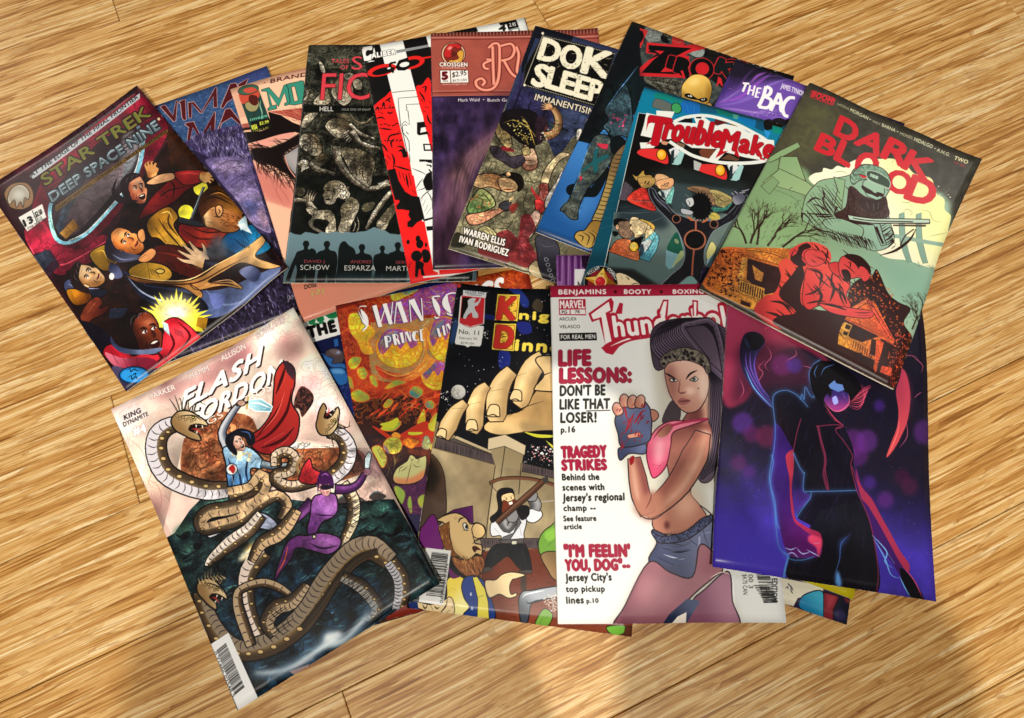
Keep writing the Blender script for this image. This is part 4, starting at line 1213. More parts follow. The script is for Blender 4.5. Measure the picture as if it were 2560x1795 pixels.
# legs
FS('7c4858','465,1275 560,1320 660,1340 690,1200 745,1225 795,1305 760,1340 700,1390 650,1440 600,1500 565,1570 320,1570 360,1470',g=('a06c78',400,1500,620,1330),ol=(k,5)); FS('c89098','440,1340 560,1360 600,1420 480,1500 400,1520',b=30,a=.7); FS('9c6070','700,1220 750,1250 780,1300 720,1350 690,1300',b=14,a=.6)
FS('7c4c64','665,1450 720,1395 795,1325 830,1330 845,1450 875,1570 640,1570',g=('a4748c',680,1480,820,1420),ol=(k,5)); F('1c2440','560,1510 640,1440 700,1450 640,1556 530,1556',g=('4c5878',560,1530,680,1450)); F('e8e0d8','600,1520 640,1500 640,1556 570,1556')
L('f0e0d8',4,'740,1345 790,1320 830,1330')
K('330,1560 465,1275 560,1160 760,1080 840,1330 870,1556',90,.0,.16); K('400,820 560,640 740,700 640,1000 480,1100',60,.0,.14)
# bar code
B('940,1300 985,1460 1000,1300',20); F('eceeec','930,1368 1000,1368 1000,1376 930,1376')
T('$4.75 CAN','884,1330 892,1420 904,1330','303030'); T('07811','992,1385 992,1440 1008,1385','303030'); T('DIRECT EDITION','1018,1250 1022,1452 1042,1250','202020',w=.02); T('00 3','912,1330 916,1392 932,1330','303030')
B('938,1378 990,1458 1000,1376',16)


# ---- dark
cover('dark', '3c3a30', (1.73168,0.940109,-1058.75,-1.00463,2.27095,496.614,3.58857e-06,0.000120468))
k='2c1414'
F('45423a','582,45 1410,410 1290,700 400,400',n=('34322a',30,1.8,1)); F('4c4a38','560,100 760,180 640,420 380,480',n=('58583c',20,2,1),b=30)
# green haze field
FS('7c9c70','270,560 400,420 560,470 640,520 1240,560 1240,860 1180,980 1040,1320 560,1240 80,960',g=('98b8a0',400,500,1150,980),b=10)
F('88b09c','600,840 1190,930 1110,1150 980,1160 860,900',b=40)
F('86a878','150,760 480,600 620,820 420,900',b=30)
# pale yellow cloud
FS('f0f0a8','575,520 600,490 640,480 650,460 690,465 720,445 760,450 790,420 840,400 880,395 930,400 1000,400 1060,430 1100,470 1150,480 1190,500 1210,560 1250,590 1255,640 1285,670 1275,730 1250,900 1180,930 1060,900 900,860 800,560 640,560',g=('f8f8dc',1250,700,950,780))
for s in('1110,500 1140,520 1170,510 1180,540','1040,600 1060,610 1100,600','1050,650 1070,640 1095,655 1085,670','1130,640 1180,650 1200,690 1250,700','1180,770 1220,760 1270,750','700,480 740,470 780,480'): L('98a070',3,s)
S('40483c',"1150,480 1280,520 1290,600 1200,600",30,2,r2=9); S('fafae0',"1160,500 1290,540 1280,640 1200,620",25,2.5)
# tail plane wreck
F('86a878','360,430 440,380 525,338 538,360 470,400 390,440',ol=(k,2.5)); F('86a878','440,410 520,410 560,530 600,560 560,600 350,540 400,500 425,480',g=('94b080',440,410,560,590),ol=(k,3)); L(k,3,'430,470 560,530',t=0); L('5c7450',3,'350,560 470,600 520,640 500,665'); F('7c9c70','340,560 400,510 430,540 380,600',ol=(k,2)); S('283020',"480,560 560,600 530,680 470,640",16,2,r2=10)
# fence
for x in(1030,1115): F('84a898',f'{x},665 {x+26},655 {x+30},780 {x+48},905 {x+20},910 {x},800',ol=('546c5c',2)); 
F('90b0a0','990,760 1250,800 1250,820 990,780'); S('5c7058',"1020,880 1200,920 1190,950 1030,910",40,2,r2=8)
# soldier
FS('88ac88','530,720 540,660 560,600 600,550 640,520 730,500 790,480 840,440 930,440 980,480 985,540 960,600 980,680 1000,800 900,860 800,830 640,790 570,750',g=('94b8a4',560,600,960,700),ol=(k,3))
FS('2c1614','700,680 760,640 780,540 830,560 840,600 900,620 960,580 975,640 960,690 880,720 740,710',n=('4c3430',7,2,1)); FS('3c2420','820,560 860,580 900,590 940,570 930,620 880,650 830,620')
FS('98bca4','850,520 880,500 950,530 955,570 930,600 900,590 870,575',ol=(k,3)); FS('98bcac','890,560 920,560 915,590 890,585'); FS('2c1614','845,530 870,540 900,560 930,570 925,585 890,570 850,550')
FS('94b89c','785,500 800,460 840,432 900,430 960,455 985,510 975,550 955,535 880,500 830,510 800,530',ol=(k,3),n=('5c7c6c',7,3,1)); FS('3c4c40','865,470 900,465 950,490 985,515 980,545 950,535 880,505',ol=('b4d0bc',4)); F('a8c8b4','890,475 930,490 925,505 885,490'); folds('1c2418',4,'900,470 893,500','915,475 908,505','930,482 925,512'); F('2c1614','958,510 978,520 972,545 955,530',ol=('b4d0bc',3))
folds(k,9,'640,560 650,590 645,620','640,620 600,610 560,640','690,690 650,640 640,600','680,680 630,650 590,640','690,685 620,690 560,690','700,680 720,640 750,650','600,700 650,700 700,690','760,540 800,580 810,640'); F('8cb088','700,500 760,510 740,650 700,640 720,560',ol=(k,3)); L(k,3.5,'600,550 650,560 690,600 690,640')
FS('90b498','640,720 720,700 800,715 850,740 830,790 760,790 660,760',ol=(k,3)); folds(k,8,'560,745 620,775 680,780','650,775 700,790 720,830','700,780 750,800 770,840','760,790 800,810 820,850','820,790 850,810 850,850','580,730 540,690 530,740','640,790 600,775')
Hh('2c1614','600,760 860,790 900,860 760,850 640,800',75,10,6,s=1); Hh(k,'900,700 980,700 1010,860 920,800',-30,12,6)
folds(k,7,'960,600 980,660 960,690','930,620 910,680','980,720 1000,760 970,780','985,780 1010,820','960,760 1005,800')
# gun
F('a4c4b0','780,680 900,690 1180,688 1182,708 900,712 780,702',ol=(k,3)); F('8c9888','990,690 1180,690 1180,700 990,700',g=('5c4c48',1080,690,1080,712)); F('4c3c38','1000,716 1165,712 1165,722 1000,724'); F('90b0a0','870,720 905,720 930,830 960,820 935,715 900,700',ol=(k,4)); F(k,'908,730 922,728 948,815 938,818'); L(k,12,'1115,735 1080,790 1000,850 915,882',t=1); L(k,5,'1105,735 1060,770 1030,820',t=0); F(k,'780,704 900,716 900,722 790,712')
# bare bushes
def branch(x,y,l,a,w,d,r):
    x2,y2=x+l*np.cos(a),y+l*np.sin(a); m=r.normal(0,l*.08)
    L('30201a',w,[x,y,(x+x2)/2+m,(y+y2)/2-m,x2,y2],t=0 if d>1 else 2)
    if d:
        for q in range(3 if d>1 else 2): branch(x2,y2,l*r.uniform(.6,.85),a+r.uniform(-.6,.6),w*.62,d-1,r)
for sd,x,y,l,a in((1,250,860,75,-1.9),(2,300,865,85,-1.4),(3,350,870,80,-1.0),(4,420,875,85,-.7),(5,270,860,60,-1.2),(6,1080,1260,60,-1.7),(7,1040,1250,55,-1.1),(8,1000,1240,45,-2.2),(9,1100,1180,40,-1.3)):
    branch(x,y,l,a,9 if sd<6 else 6,4,np.random.default_rng(sd))
S('34281c 6c8c5c',"230,640 480,640 600,800 560,870 240,860",260,2,r2=12,ang=-50); S('34402c 8cb498',"1000,1080 1130,1060 1100,1250 980,1260",200,2,r2=9)
# left house, orange
FS('c8602c','42,1050 120,890 250,880 420,880 480,900 480,1000 400,1080 300,1170 180,1130',g=('e09838',100,900,340,1120))
F('d88830','250,885 480,880 510,860 560,870 440,960 270,900',g=('c86c28',260,890,520,880)); folds(k,4,'250,890 360,905 440,935','300,888 420,905','440,880 520,870','460,872 540,866'); F('d07028','230,910 440,970 430,985 225,925',ol=(k,2)); F(k,'255,930 430,980 420,1080 340,1100 250,1030'); F('e0a048','232,925 256,930 230,1040 205,1040'); F('e0a040','215,1030 335,1070 325,1130 210,1090',ol=(k,2))
for i in range(10): L(k,4.5,f'{226+i*11},{1040+i*4} {220+i*11},{1085+i*4}',t=0)
F(k,'222,1125 268,1140 265,1160 220,1145'); F('d89040','275,960 330,1000 320,1040 290,1030'); S('2c1414',"60,1060 120,890 250,900 220,1040 200,1120 100,1080",200,6,r2=7); S('e08830',"60,1060 120,890 220,900 200,1100",60,4,r2=8)
K('42,1050 120,890 250,880 480,880 480,1000 300,1170 180,1130',14,.4,.25,col='2c1414')
# right house and bushes
FS('2c1414','740,1060 800,1010 850,1000 880,960 900,1000 930,1080 980,1120 1040,1150 1000,1220 1040,1290 1040,1380 960,1530 900,1520 600,1360 600,1250 700,1180')
S('e07030 c04828',"740,1060 880,970 1000,1130 1000,1290 700,1180",240,5,r2=5); S('c84830 e06038',"960,1270 1050,1270 1010,1420 930,1530 900,1400",140,4,r2=6)
F('d86828','680,1190 820,1110 860,1130 950,1310 940,1330 760,1240 690,1230',g=('e85838',700,1180,930,1300)); F('e07040','700,1180 825,1105 840,1118 720,1190',ol=(k,3)); F('e05038','830,1110 940,1300 925,1305 820,1130',ol=(k,3)); F('e06034','690,1200 950,1310 940,1325 690,1220',ol=(k,2))
F('c86830','640,1290 700,1210 880,1300 860,1410 700,1340 650,1320',g=('e0a038',860,1380,660,1250)); F(k,'700,1210 870,1290 790,1320 735,1300 715,1280'); F('d8a048','708,1225 745,1240 720,1300 690,1290'); F(k,'715,1235 738,1245 730,1262 708,1255'); F(k,'705,1268 725,1276 718,1290 700,1284'); F(k,'835,1300 858,1310 850,1385 825,1375'); F('e05830','862,1300 895,1320 870,1400 850,1470 840,1440')
for i in range(9): L(k,3,f'{750+i*11},{1315+i*6} {744+i*11},{1345+i*6}',t=0)
S(k,"640,1330 880,1400 860,1480 620,1400",120,6,r2=6); F('e05030','880,1430 930,1440 920,1480 870,1460')
for i in range(7): L('d84830',3,f'{925+i*10},{1400-i*10} {918+i*10},{1530-i*16}')
K('680,1190 850,1080 1040,1280 900,1520 640,1380',14,.4,.25,col='2c1414'); Hh(k,'560,620 700,520 740,700 600,780',50,16,5,s=1)
# couple in red
FS('c03434','285,1180 330,1110 380,1090 410,1020 400,960 430,930 480,940 560,940 540,1010 520,1110 540,1180 480,1240 400,1260',g=('d04838',300,1170,480,1000))
FS(k,'400,1100 460,1010 500,960 520,1000 500,1100 530,1160 700,1180 720,1190 680,1280 660,1420 560,1340 380,1240 400,1200 480,1180')
FS('c43434','510,1130 515,1060 530,980 580,950 640,950 690,990 740,1040 720,1100 740,1150 700,1190 600,1150 540,1170',g=('dc4840',520,1140,660,960),ol=(k,3)); folds(k,9,'520,1100 560,1090 600,1060','530,1140 580,1130 620,1130','590,1070 640,1010','660,980 650,1040 690,1100','560,1160 620,1190 680,1180','690,1040 690,1100 710,1150','430,980 460,1030 440,1060','410,1080 450,1100 440,1130','380,1130 440,1150 470,1180')
FS('d04040','590,1140 680,1150 760,1160 840,1170 850,1190 820,1205 730,1200 640,1180',ol=(k,3)); folds(k,4,'760,1180 800,1180 840,1178','770,1192 830,1192'); folds('e86048',6,'600,1150 680,1162 740,1172')
FS('c43434','640,950 690,940 700,990 680,1010 650,985',ol=(k,3)); FS('d04444','690,940 720,905 790,920 840,980 840,1010 810,1030 790,1010 740,1020 710,1030 690,990',ol=(k,3)); FS(k,'720,905 760,890 810,900 845,940 850,980 835,1000 820,985 790,970 770,940'); FS('d04444','790,960 815,955 845,990 830,1010 800,1000'); FS(k,'700,980 730,975 745,1000 740,1030 715,1025'); L(k,5,'735,940 750,935 745,960 735,960'); folds(k,4,'770,1000 800,1000','780,1015 810,1030 805,1040'); F(k,'790,1020 820,1030 805,1040')
FS('c43838','450,900 480,870 530,845 590,845 640,870 655,910 640,950 600,965 540,970 500,950 470,960',g=('e05048',460,900,600,870)); FS(k,'455,930 490,900 500,870 540,850 560,870 520,890 510,930 530,960 490,965'); S(k,"560,850 640,870 650,940 620,950 600,890",30,7,r2=10,ang=60); FS('d04444','525,900 560,880 610,890 630,930 600,955 560,965 530,945',ol=(k,2.5)); folds(k,4,'560,905 580,912','605,925 622,930','560,940 580,950','590,925 595,938')
folds(k,4,'480,880 460,920 470,950','500,870 490,900')
for q in('430,1000 470,1040 450,1100','400,1060 440,1090 500,1090','360,1130 420,1140 460,1190','340,1180 400,1200 430,1240','540,980 600,1000 590,1060','560,1060 600,1100 580,1150','620,1000 660,1060 640,1130','660,1060 700,1090 720,1140','600,1140 660,1150 720,1170'): L(k,13,q)
S(k,'300,1180 520,870 850,900 850,1190 680,1280 560,1340',70,6,r2=26,ang=40)
# title
T('D','704,290 800,332 740,204','cc2430',w=.045); T('A','808,330 925,385 860,255','cc2430',w=.045); T('R','940,388 1050,440 985,300','cc2430',w=.045); T('K','1040,440 1160,500 1085,360','cc2430',w=.045)
T('B','608,370 690,405 645,292','cc2430',w=.045); T('L','705,412 775,445 745,320','cc2430',w=.045)
T('O','800,470 900,500 840,365','cc2430',w=.04); T('O','960,540 1070,580 990,445','cc2430',w=.04); T('D','1058,585 1180,625 1100,480','cc2430',w=.045)
FS('88ac94','800,480 840,436 900,430 960,455 985,510 930,500 850,480',ol=(k,3),n=('5c7c6c',7,3,1)); FS('3c4c40','870,462 910,460 960,485 985,510 980,540 950,530 880,500',ol=('b4d0bc',4)); F('a8c8b4','890,470 930,485 925,500 885,485'); folds('1c2418',4,'900,465 893,495','915,470 908,500','930,477 925,507')
FS('2c1614','846,588 900,600 962,590 950,640 900,662 850,640 830,610'); folds('98bca4',4,'870,610 880,640','905,615 905,650','930,610 925,640'); FS('2c1614','850,535 880,545 905,562 895,572 860,560'); FS('2c1614','920,560 950,568 945,582 922,576')
F('b4d0bc','770,676 900,688 1182,686 1184,704 1000,710 900,712 780,700',ol=(k,5)); L(k,5,'800,690 900,700 1100,700',t=0)
S('3c3a30',"700,200 1180,400 1180,600 900,420 610,380",120,1.8,r2=3)
F('c03038','598,78 708,115 700,152 590,112'); F('3c3830','600,84 704,119 698,147 594,110'); T('BOOM!','598,108 702,146 608,84','cc3038',w=.05); T('STUDIOS','596,118 690,155 598,112','9c2c30')
T('LATOYA','722,148 778,172 726,138','d0d0a8'); T('MORGAN','784,176 872,214 790,162','d8d8b0',w=.02); T('•','878,214 888,218 882,206','d8d8b0',w=.02); T('WALT','896,224 934,240 898,214','d0d0a8'); T('BARNA','942,244 1006,272 946,230','d8d8b0',w=.02); T('•','1012,272 1022,276 1016,264','d8d8b0',w=.02); T('MOISÉS','1028,284 1088,308 1032,272','d0d0a8'); T('HIDALGO','1096,314 1184,352 1102,298','d8d8b0',w=.02); T('•','1192,354 1202,358 1196,346','d8d8b0'); T('A.H.G.','1206,364 1268,390 1212,350','d8d8b0',w=.02)
T('TWO','1290,404 1352,428 1296,388','e8e0b0',w=.03); T('OF SIX','1288,424 1340,444 1292,412','b03038')


# ---- horn
cover('horn', '1c1428', (1.74302,0.0929347,-220.885,-0.25279,1.94951,484.749,3.12844e-06,0.000105022))
F('181426','120,-200 1100,-150 1165,1440 60,1275',g=('3828a0',600,650,500,1330),n=('1c1828',40,1.2,1))
F('4434b4','60,900 1165,1150 1165,1440 60,1275',b=110); F('141022','560,-150 1110,0 1130,560 700,600 500,250',b=60)
FS('a8385c','110,-20 450,150 640,330 480,240 330,280 250,420 190,500 100,470',g=('702038',120,0,560,300),b=6); FS('401830','180,230 330,220 460,240 520,300 560,400 420,420 260,440 150,500 160,380',b=18,a=.8)
for x,y,r,c in((380,320,50,'70246c'),(440,320,38,'48309c'),(195,592,50,'5c3098'),(240,645,40,'60205c'),(310,655,52,'6c2048'),(740,680,65,'642480'),(810,670,55,'642c8c'),(770,740,50,'5c2478'),(1110,620,58,'5c2880'),(832,868,34,'4c2890'),(180,780,38,'5c2060'),(230,820,30,'54247c'),(915,950,40,'602880'),(1000,840,40,'401438'),(1040,885,42,'4c1c40'),(870,500,28,'482494'),(490,950,50,'502890')):
    E(c,x,y,r,b=7,a=.6)
S('8060c8 c06090',"80,300 1100,200 1150,1400 80,1260",130,2.2,a=.5); S('5060e0',"100,900 1100,900 1150,1400 80,1260",140,2,a=.6); S('4040a0',"100,500 1100,500 1150,1400 80,1260",50,2,r2=50,ang=105,a=.4)
# lightning veins
for s in('310,230 330,280 300,320 320,350','440,240 450,270 400,300','250,420 290,360 270,330 300,300','480,320 520,330 540,350','180,380 200,440 180,480','1040,260 1090,300 1080,340','1050,460 1070,440 1090,430','1010,560 1020,640 980,700','960,300 1000,260 1050,260 1085,300'): L('c85c80',4,s,a=.8)
# horn, left
FS('1c1430','330,520 270,470 220,400 190,330 182,250 200,180 240,162 280,175 300,215 270,260 255,320 270,400 320,470',g=('34306c',190,250,300,300)); FS('14101c','195,200 235,168 285,180 298,212 260,250 210,240'); folds('6c48b0',7,'260,260 250,330 280,420 320,470','210,260 215,330 260,420 310,490','230,260 235,340 280,430'); L('3c8cf0',12,'205,195 225,240',b=4); L('70b8f8',5,'205,330 250,430 335,520')
# horn, right
FS('a03450','985,320 1010,350 1030,450 1020,560 990,640 950,710 915,745 935,680 965,600 970,520 955,430 975,360',g=('c84850',980,360,960,700)); FS('e04c5c','985,330 1010,360 1028,450 1015,560 985,640 920,740 950,700 1000,600 1012,480 1000,400',b=14,a=.5); L('f87878',4,'975,560 970,620 940,700 915,742')
# body silhouette
FS('100e1c','345,520 350,460 400,440 470,470 520,500 560,470 600,520 650,560 690,600 740,700 750,800 770,910 830,1030 870,1200 875,1395 700,1370 430,1320 440,1240 560,1100 470,1030 540,940 500,905 490,820 445,720 400,640')
F('0c0a14','430,1230 600,1000 800,950 860,1150 878,1400 420,1330',g=('141420',600,1350,700,1000)); F('3c60b8','690,1150 740,1120 700,1180 690,1260',b=8,a=.7); FS('60a0f0','680,1290 700,1350 690,1370 668,1350',b=4); L('4870c0',5,'745,1115 700,1160 690,1240 660,1330',a=.8)
# arms
FS('34186c','350,570 400,620 440,720 430,800 445,900 460,1030 520,1100 590,1150 590,1220 480,1230 420,1200 390,1100 370,1000 340,880 335,780',g=('4c1458',360,900,560,1130)); FS('140c18','345,500 400,560 440,640 445,720 380,620 348,580')
FS('a83048','405,740 440,720 445,800 440,900 455,1000 470,1050 540,1090 590,1110 600,1150 560,1130 500,1090 455,1050 435,960 425,850 410,790',g=('8c2448',430,760,560,1110)); FS('c83c64','540,1120 600,1140 595,1200 580,1225 570,1180 530,1150',b=3)
for s in('410,1180 440,1190 470,1180','420,1215 450,1205 480,1230','470,1180 500,1210 540,1200','520,1190 560,1210 590,1225','560,1160 590,1160'): L('a0b0f0',5,s)
FS('38185c','760,790 800,880 860,950 900,1040 960,1150 1000,1240 1040,1290 1000,1330 950,1260 870,1150 830,1030 790,930 765,890'); FS('982c4c','760,800 790,880 850,950 890,1020 940,1110 990,1200 1035,1260 1030,1300 985,1250 930,1150 880,1060 830,980 790,930')
FS('0c0a12','990,1280 1050,1330 1110,1430 1040,1420 1000,1350'); L('c8486c',5,'1000,1270 1060,1340 1105,1430')
K('345,440 700,600 780,900 880,1400 420,1330 340,800',70,.0,.35); S('34306c 4c2c60','350,450 870,600 880,1390 420,1320',120,2.5,r2=40,ang=110,a=.35)
# rim light
for s in('340,530 338,470 365,445 410,440 460,465 510,515','340,525 350,620 345,720 335,780 330,860 360,960 370,1060 385,1090','335,740 345,780 335,870 360,1000 375,1150 400,1200 430,1215','470,480 480,455 490,480 495,420 520,460 540,465 520,400 515,350 540,310 570,290','500,820 500,905 540,912 770,905','540,915 535,945 500,990 470,1035','440,730 470,790 500,830','405,1200 440,1235 500,1240 560,1225'): L('4c7cc0',4.5,s,t=0,a=.75); L('4c88d8',16,s,t=0,b=8,a=.3)
L('4c80c8',10,'430,1220 415,1270 405,1325',t=0); 
for s in('550,605 640,595 680,600 650,620 700,680 740,740 735,790 770,905','560,600 575,660 600,730 605,800 620,860 630,905','640,570 690,600 650,615','770,905 830,1030 860,1150 878,1300 870,1395','740,790 780,890','440,720 455,640 475,570'): L('8c2c4c',5,s,t=0,a=.75)
L('7c2848',14,'560,600 580,680 605,760 600,830 625,905',t=0,a=.7)
for s in('850,1120 920,1200 910,1250 950,1280','860,1140 910,1230 940,1310 985,1330','985,1320 1010,1370 1040,1420','920,1200 960,1260'): L('70b0f0',6,s)
# head
FS('0c0a10','520,340 560,300 640,300 720,350 770,400 780,450 740,500 700,470 640,430 590,470 580,500 540,460 520,400'); FS('34246c','590,470 620,440 660,430 710,450 715,500 680,530 640,530 600,500',g=('a03c88',650,440,660,530)); F('5c80c8','610,410 640,385 650,400 680,405 690,430 660,440 620,425'); FS('a0a8f4','630,470 650,460 660,490 640,500'); L('e86c90',5,'600,500 640,530 680,525 715,490 710,450'); L('f0a0b0',4,'680,445 695,470'); F('101018','600,440 630,440 620,470')
for i in range(9): L('e85c78' if i%2 else 'a83058',4,f'{700+i*4},{500-i*3} {760+i*3},{520-i*12} {790+i*4},{470-i*8} {770+i*6},{400+i*3}')
for s in('560,310 540,350 550,380','640,310 590,330 570,370'): L('5888e0',3,s)
for s in('590,500 640,560 690,600','600,530 650,580'): L('d04468',5,s)
L('c04068',3,'290,110 310,130 300,150 330,140 340,160')


# ---- tales
cover('tales', '0e1210', (1.01569,0.102301,-327.102,0.0237679,1.25322,-386.81,1.77925e-06,5.97294e-05))
k='080a08'
F('141814','200,290 900,290 1300,1610 100,1610',n=('20241e',30,2,1)); S('5c6458 404840',"300,300 880,300 860,520 300,520",120,4,r2=16); 
bo='c8c2b0';sd='3c3428'
def st(pts,ws,**k2): limb('b8b09c',pts,ws,ol=('100c08',7),sh='3a3026',hi='ece6d4',**k2)
def blot(p,n=40): S('40341f 2a2018',p,n,6,a=.8); 
def hatch(p,n=30): S('20180f',p,n,4,r2=18,a=.7)
K('300,300 900,290 1300,1610 100,1610',60,.5,.9,col='8c8470',w=.05); K('300,300 900,290 1300,1610 100,1610',30,.35,.4,col='5c5444')
# statues, top
FS(bo,'400,480 430,490 460,560 450,590 420,570'); L('706850',5,'500,530 620,530',t=0)
st('250,870 290,800 260,760',[30,24,18]); S('8c8470',"260,740 340,760 330,900 250,900",40,7,r2=16)
FS('b8b09c','340,900 400,800 480,740 500,800 520,860 470,910',ol=('100c08',6),g=('706854',340,900,500,780)); blot('340,900 480,760 510,900')
FS('c4bca8','520,780 560,680 600,620 680,640 730,700 740,800 700,880 640,910 570,860',ol=('100c08',6),g=('6c6450',560,860,640,700)); hatch('540,760 720,700 720,880 600,890'); folds('241c12',7,'560,760 620,860 680,870','620,700 660,760 650,820'); FS('b8b09c','640,620 680,580 740,590 760,630 700,670',ol=('100c08',6)); FS('a8a08c','730,660 790,640 830,680 820,740 760,740',ol=('100c08',6)); blot('540,650 820,640 760,880')
FS('383428','220,1140 230,1060 270,990 330,980 400,985 340,1060 290,1130',ol=('100c08',5)); FS('a8a08c','225,1130 240,1060 290,1000 390,990 330,1060 280,1130'); hatch('225,1130 390,990 280,1130 240,1140',16)
limb('706854','700,980 740,1040 800,1080 870,1070 940,1010',[20,22,22,18],sh='20180f'); FS('504838','560,1000 640,990 720,1050 640,1060')
# letters
T('TALES','522,488 698,482 524,446','d84450'); T('OF','612,546 690,546 614,506','d84450'); T('S','722,546 830,545 726,414','d84450',w=.0); T('FIC','412,858 900,838 436,596','d8404c',w=-.012,o=('401018',4))
FS('b8b09c','650,600 690,578 740,595 740,640 690,660',a=.7); blot('650,600 740,590 740,660',12)
F('0a0c0a','240,916 920,905 1200,915 1200,975 235,980'); T('HELL','406,970 540,968 408,926','f0eee8',w=.01); T('ISSUE ONE OF EIGHT','626,958 912,950 626,938','b8b8b0',w=.01); T('///','584,958 612,957 584,940','585850')
# woman under hands
FS('b8b09c','460,1120 500,1060 560,1030 640,1040 700,1080 740,1130 700,1200 660,1240 560,1230 500,1180',ol=('100c08',6),g=('484030',480,1160,640,1060))
for i in range(14): folds('241c12',5,f'{480+i*17},{1110-abs(i-6)*-3} {500+i*16},{1080+i*3} {520+i*15},{1150+i*3}')
st('700,1090 800,1180 900,1220 960,1240',[40,44,36,24])
for i in range(5): limb('c8c2b0',f'{700+i*20},{1160+i*8} {640+i*18},{1190+i*15} {600+i*22},{1200+i*22}',[26,16,8],ol=('100c08',4))
st('720,1160 800,1270 900,1310 1010,1330',[80,56,40,30]); hatch('700,1160 900,1300 1000,1330 820,1250',20)
# woman at left
FS('c8c2b0','200,1250 240,1200 320,1190 390,1230 420,1300 430,1370 400,1410 340,1420 280,1380 210,1330',ol=('100c08',6),g=('584e3c',220,1330,380,1240)); 
for s in('240,1220 300,1240 350,1300','290,1200 360,1250 390,1330','220,1260 280,1280 330,1340','300,1330 280,1370','330,1350 320,1390 300,1400'): L('2a2216',7,s)
S('2a2216',"200,1280 300,1300 310,1400 230,1360",24,6,r2=14); FS('9c9480','380,1420 460,1390 480,1440 440,1500 330,1560 300,1500',g=('3c3426',340,1540,440,1430))
st('190,1510 240,1480 300,1490',[60,60,40]); st('300,1490 380,1550 460,1570 560,1600',[70,60,46,40])
for i in range(4): limb('c8c2b0',f'{300},{1480+i*16} {250},{1500+i*16} {220},{1530+i*14}',[24,18,8],ol=('100c08',4))
blot('190,1480 560,1590 480,1600 200,1560',30)
# torso big
FS('c0b8a4','560,1350 640,1320 760,1330 860,1360 940,1430 960,1500 930,1610 900,1700 760,1700 700,1560 640,1440',ol=('100c08',7),g=('6c6450',700,1600,820,1400)); 
grid((0.844994,0.0851085,-172.965,0.0197735,1.0426,1227.85,1.48023e-06,4.96914e-05))
FS('c0b8a4','740,60 860,100 1000,110 1040,160 1030,300 1000,400 900,360 820,280 780,180',g=('5c5444',800,300,960,150)); folds('2a2216',9,'740,70 860,110 930,70 1020,90','760,130 900,160 960,110 1040,130','850,190 860,260 840,300','930,180 920,260 960,340','980,200 990,280'); S('3c3020',"780,140 1020,160 1000,360 840,260",50,10,r2=20,ang=80,a=.7)
st('640,-60 650,80 720,200 820,320 920,390 1010,440',[90,90,80,66,50,40]); st('1000,420 1100,400 1220,340',[60,60,80]); hatch('900,340 1220,320 1200,400 1000,440',24); folds('2a2216',8,'660,100 760,260 880,370','700,60 780,200')
S('d8d0c0',"1040,360 1220,310 1220,380 1060,420",14,6,r2=24,ang=-12)
# head in profile with curls
FS('c4bca8','490,400 560,335 660,325 740,380 770,460 760,520 700,540 650,520 620,580 560,600 510,585 500,545 490,520 480,490 500,450',ol=('100c08',7),g=('6c6450',700,520,540,400)); F(k,'510,535 575,528 570,545 520,552'); folds('2a2216',9,'495,430 540,410 580,420','520,440 560,435 600,450','480,500 510,510','600,470 590,540 560,580','620,380 600,440 640,500'); E(k,545,440,18,7,8)
for i in range(12):
    a=i*.5; x=640+(i%4)*34; y=370+(i//4)*60+(i%4)*12; L('1c160e',8,f'{x},{y} {x+26},{y-16} {x+40},{y+12} {x+20},{y+34}'); L('ece6d4',4,f'{x+4},{y+4} {x+24},{y-10} {x+32},{y+12}')
folds('b8b09c',12,'740,420 780,480 750,540 720,580','760,400 770,450'); 
# dragging figures below
FS('b4ac98','680,640 740,560 800,510 880,560 890,640 850,740 800,860 790,960 700,950 660,880 690,760',ol=('100c08',7),g=('6c6450',860,700,740,640)); blot('690,640 860,560 860,720 780,920 700,900',70)
st('290,500 340,600 400,680',[70,80,90]); limb('b4ac98','160,550 230,548 300,560',[56,50,44],ol=('100c08',6),sh='3a3026')
for i in range(4): limb('a89f8a',f'{330+i*14},{560} {310+i*28},{500} {330+i*32},{430+i*10}',[26,18,8],ol=('100c08',4),sh='3a3026')
FS('b8b09c','300,640 360,620 420,660 560,660 620,720 640,860 630,930 540,950 520,880 560,800 480,770 410,770 390,840 460,890 530,930 440,920 350,860 330,800 370,740 320,690',ol=('100c08',7),g=('8c8470',360,860,560,700)); blot('330,640 620,700 620,800 400,760',50); F(k,'410,800 520,790 520,860 470,850')
FS('5c5440','160,430 250,400 290,440 260,500 180,480',a=.8)
folds('988f78',10,'820,920 850,840 840,780','860,930 890,840 870,740','650,920 670,850')
st('970,880 1060,700 1200,500 1250,440',[40,60,60,40]); S('d0c8b4 20180f',"960,880 1180,480 1240,440 1000,860",50,5,r2=10)
FS('b0a894','1080,820 1120,740 1220,620 1290,560 1300,660 1240,760 1180,880 1110,880',ol=('100c08',7),g=('6c6450',1120,860,1220,700)); folds('2a2216',9,'1120,760 1180,790 1230,700','1150,850 1200,760'); FS('706850','920,640 960,580 1060,570 1040,640 960,680',a=.7)
K('200,-200 1300,-200 1300,900 1000,910 100,950',26,.55,.75)
grid((1.01569,0.102301,-327.102,0.0237679,1.25322,-386.81,1.77925e-06,5.97294e-05))
K('260,480 860,560 1060,1610 170,1610 250,980',26,.5,.7)
T('TALES','522,488 698,482 524,446','d84450'); T('OF','612,546 690,546 614,506','d84450'); T('FIC','412,858 900,838 436,596','d8404c',w=-.012,o=('401018',4))
F('0a0c0a','240,916 920,905 1200,915 1200,975 235,980'); T('HELL','406,970 540,968 408,926','f0eee8',w=.01); T('ISSUE ONE OF EIGHT','626,958 912,950 626,938','b8b8b0',w=.01)
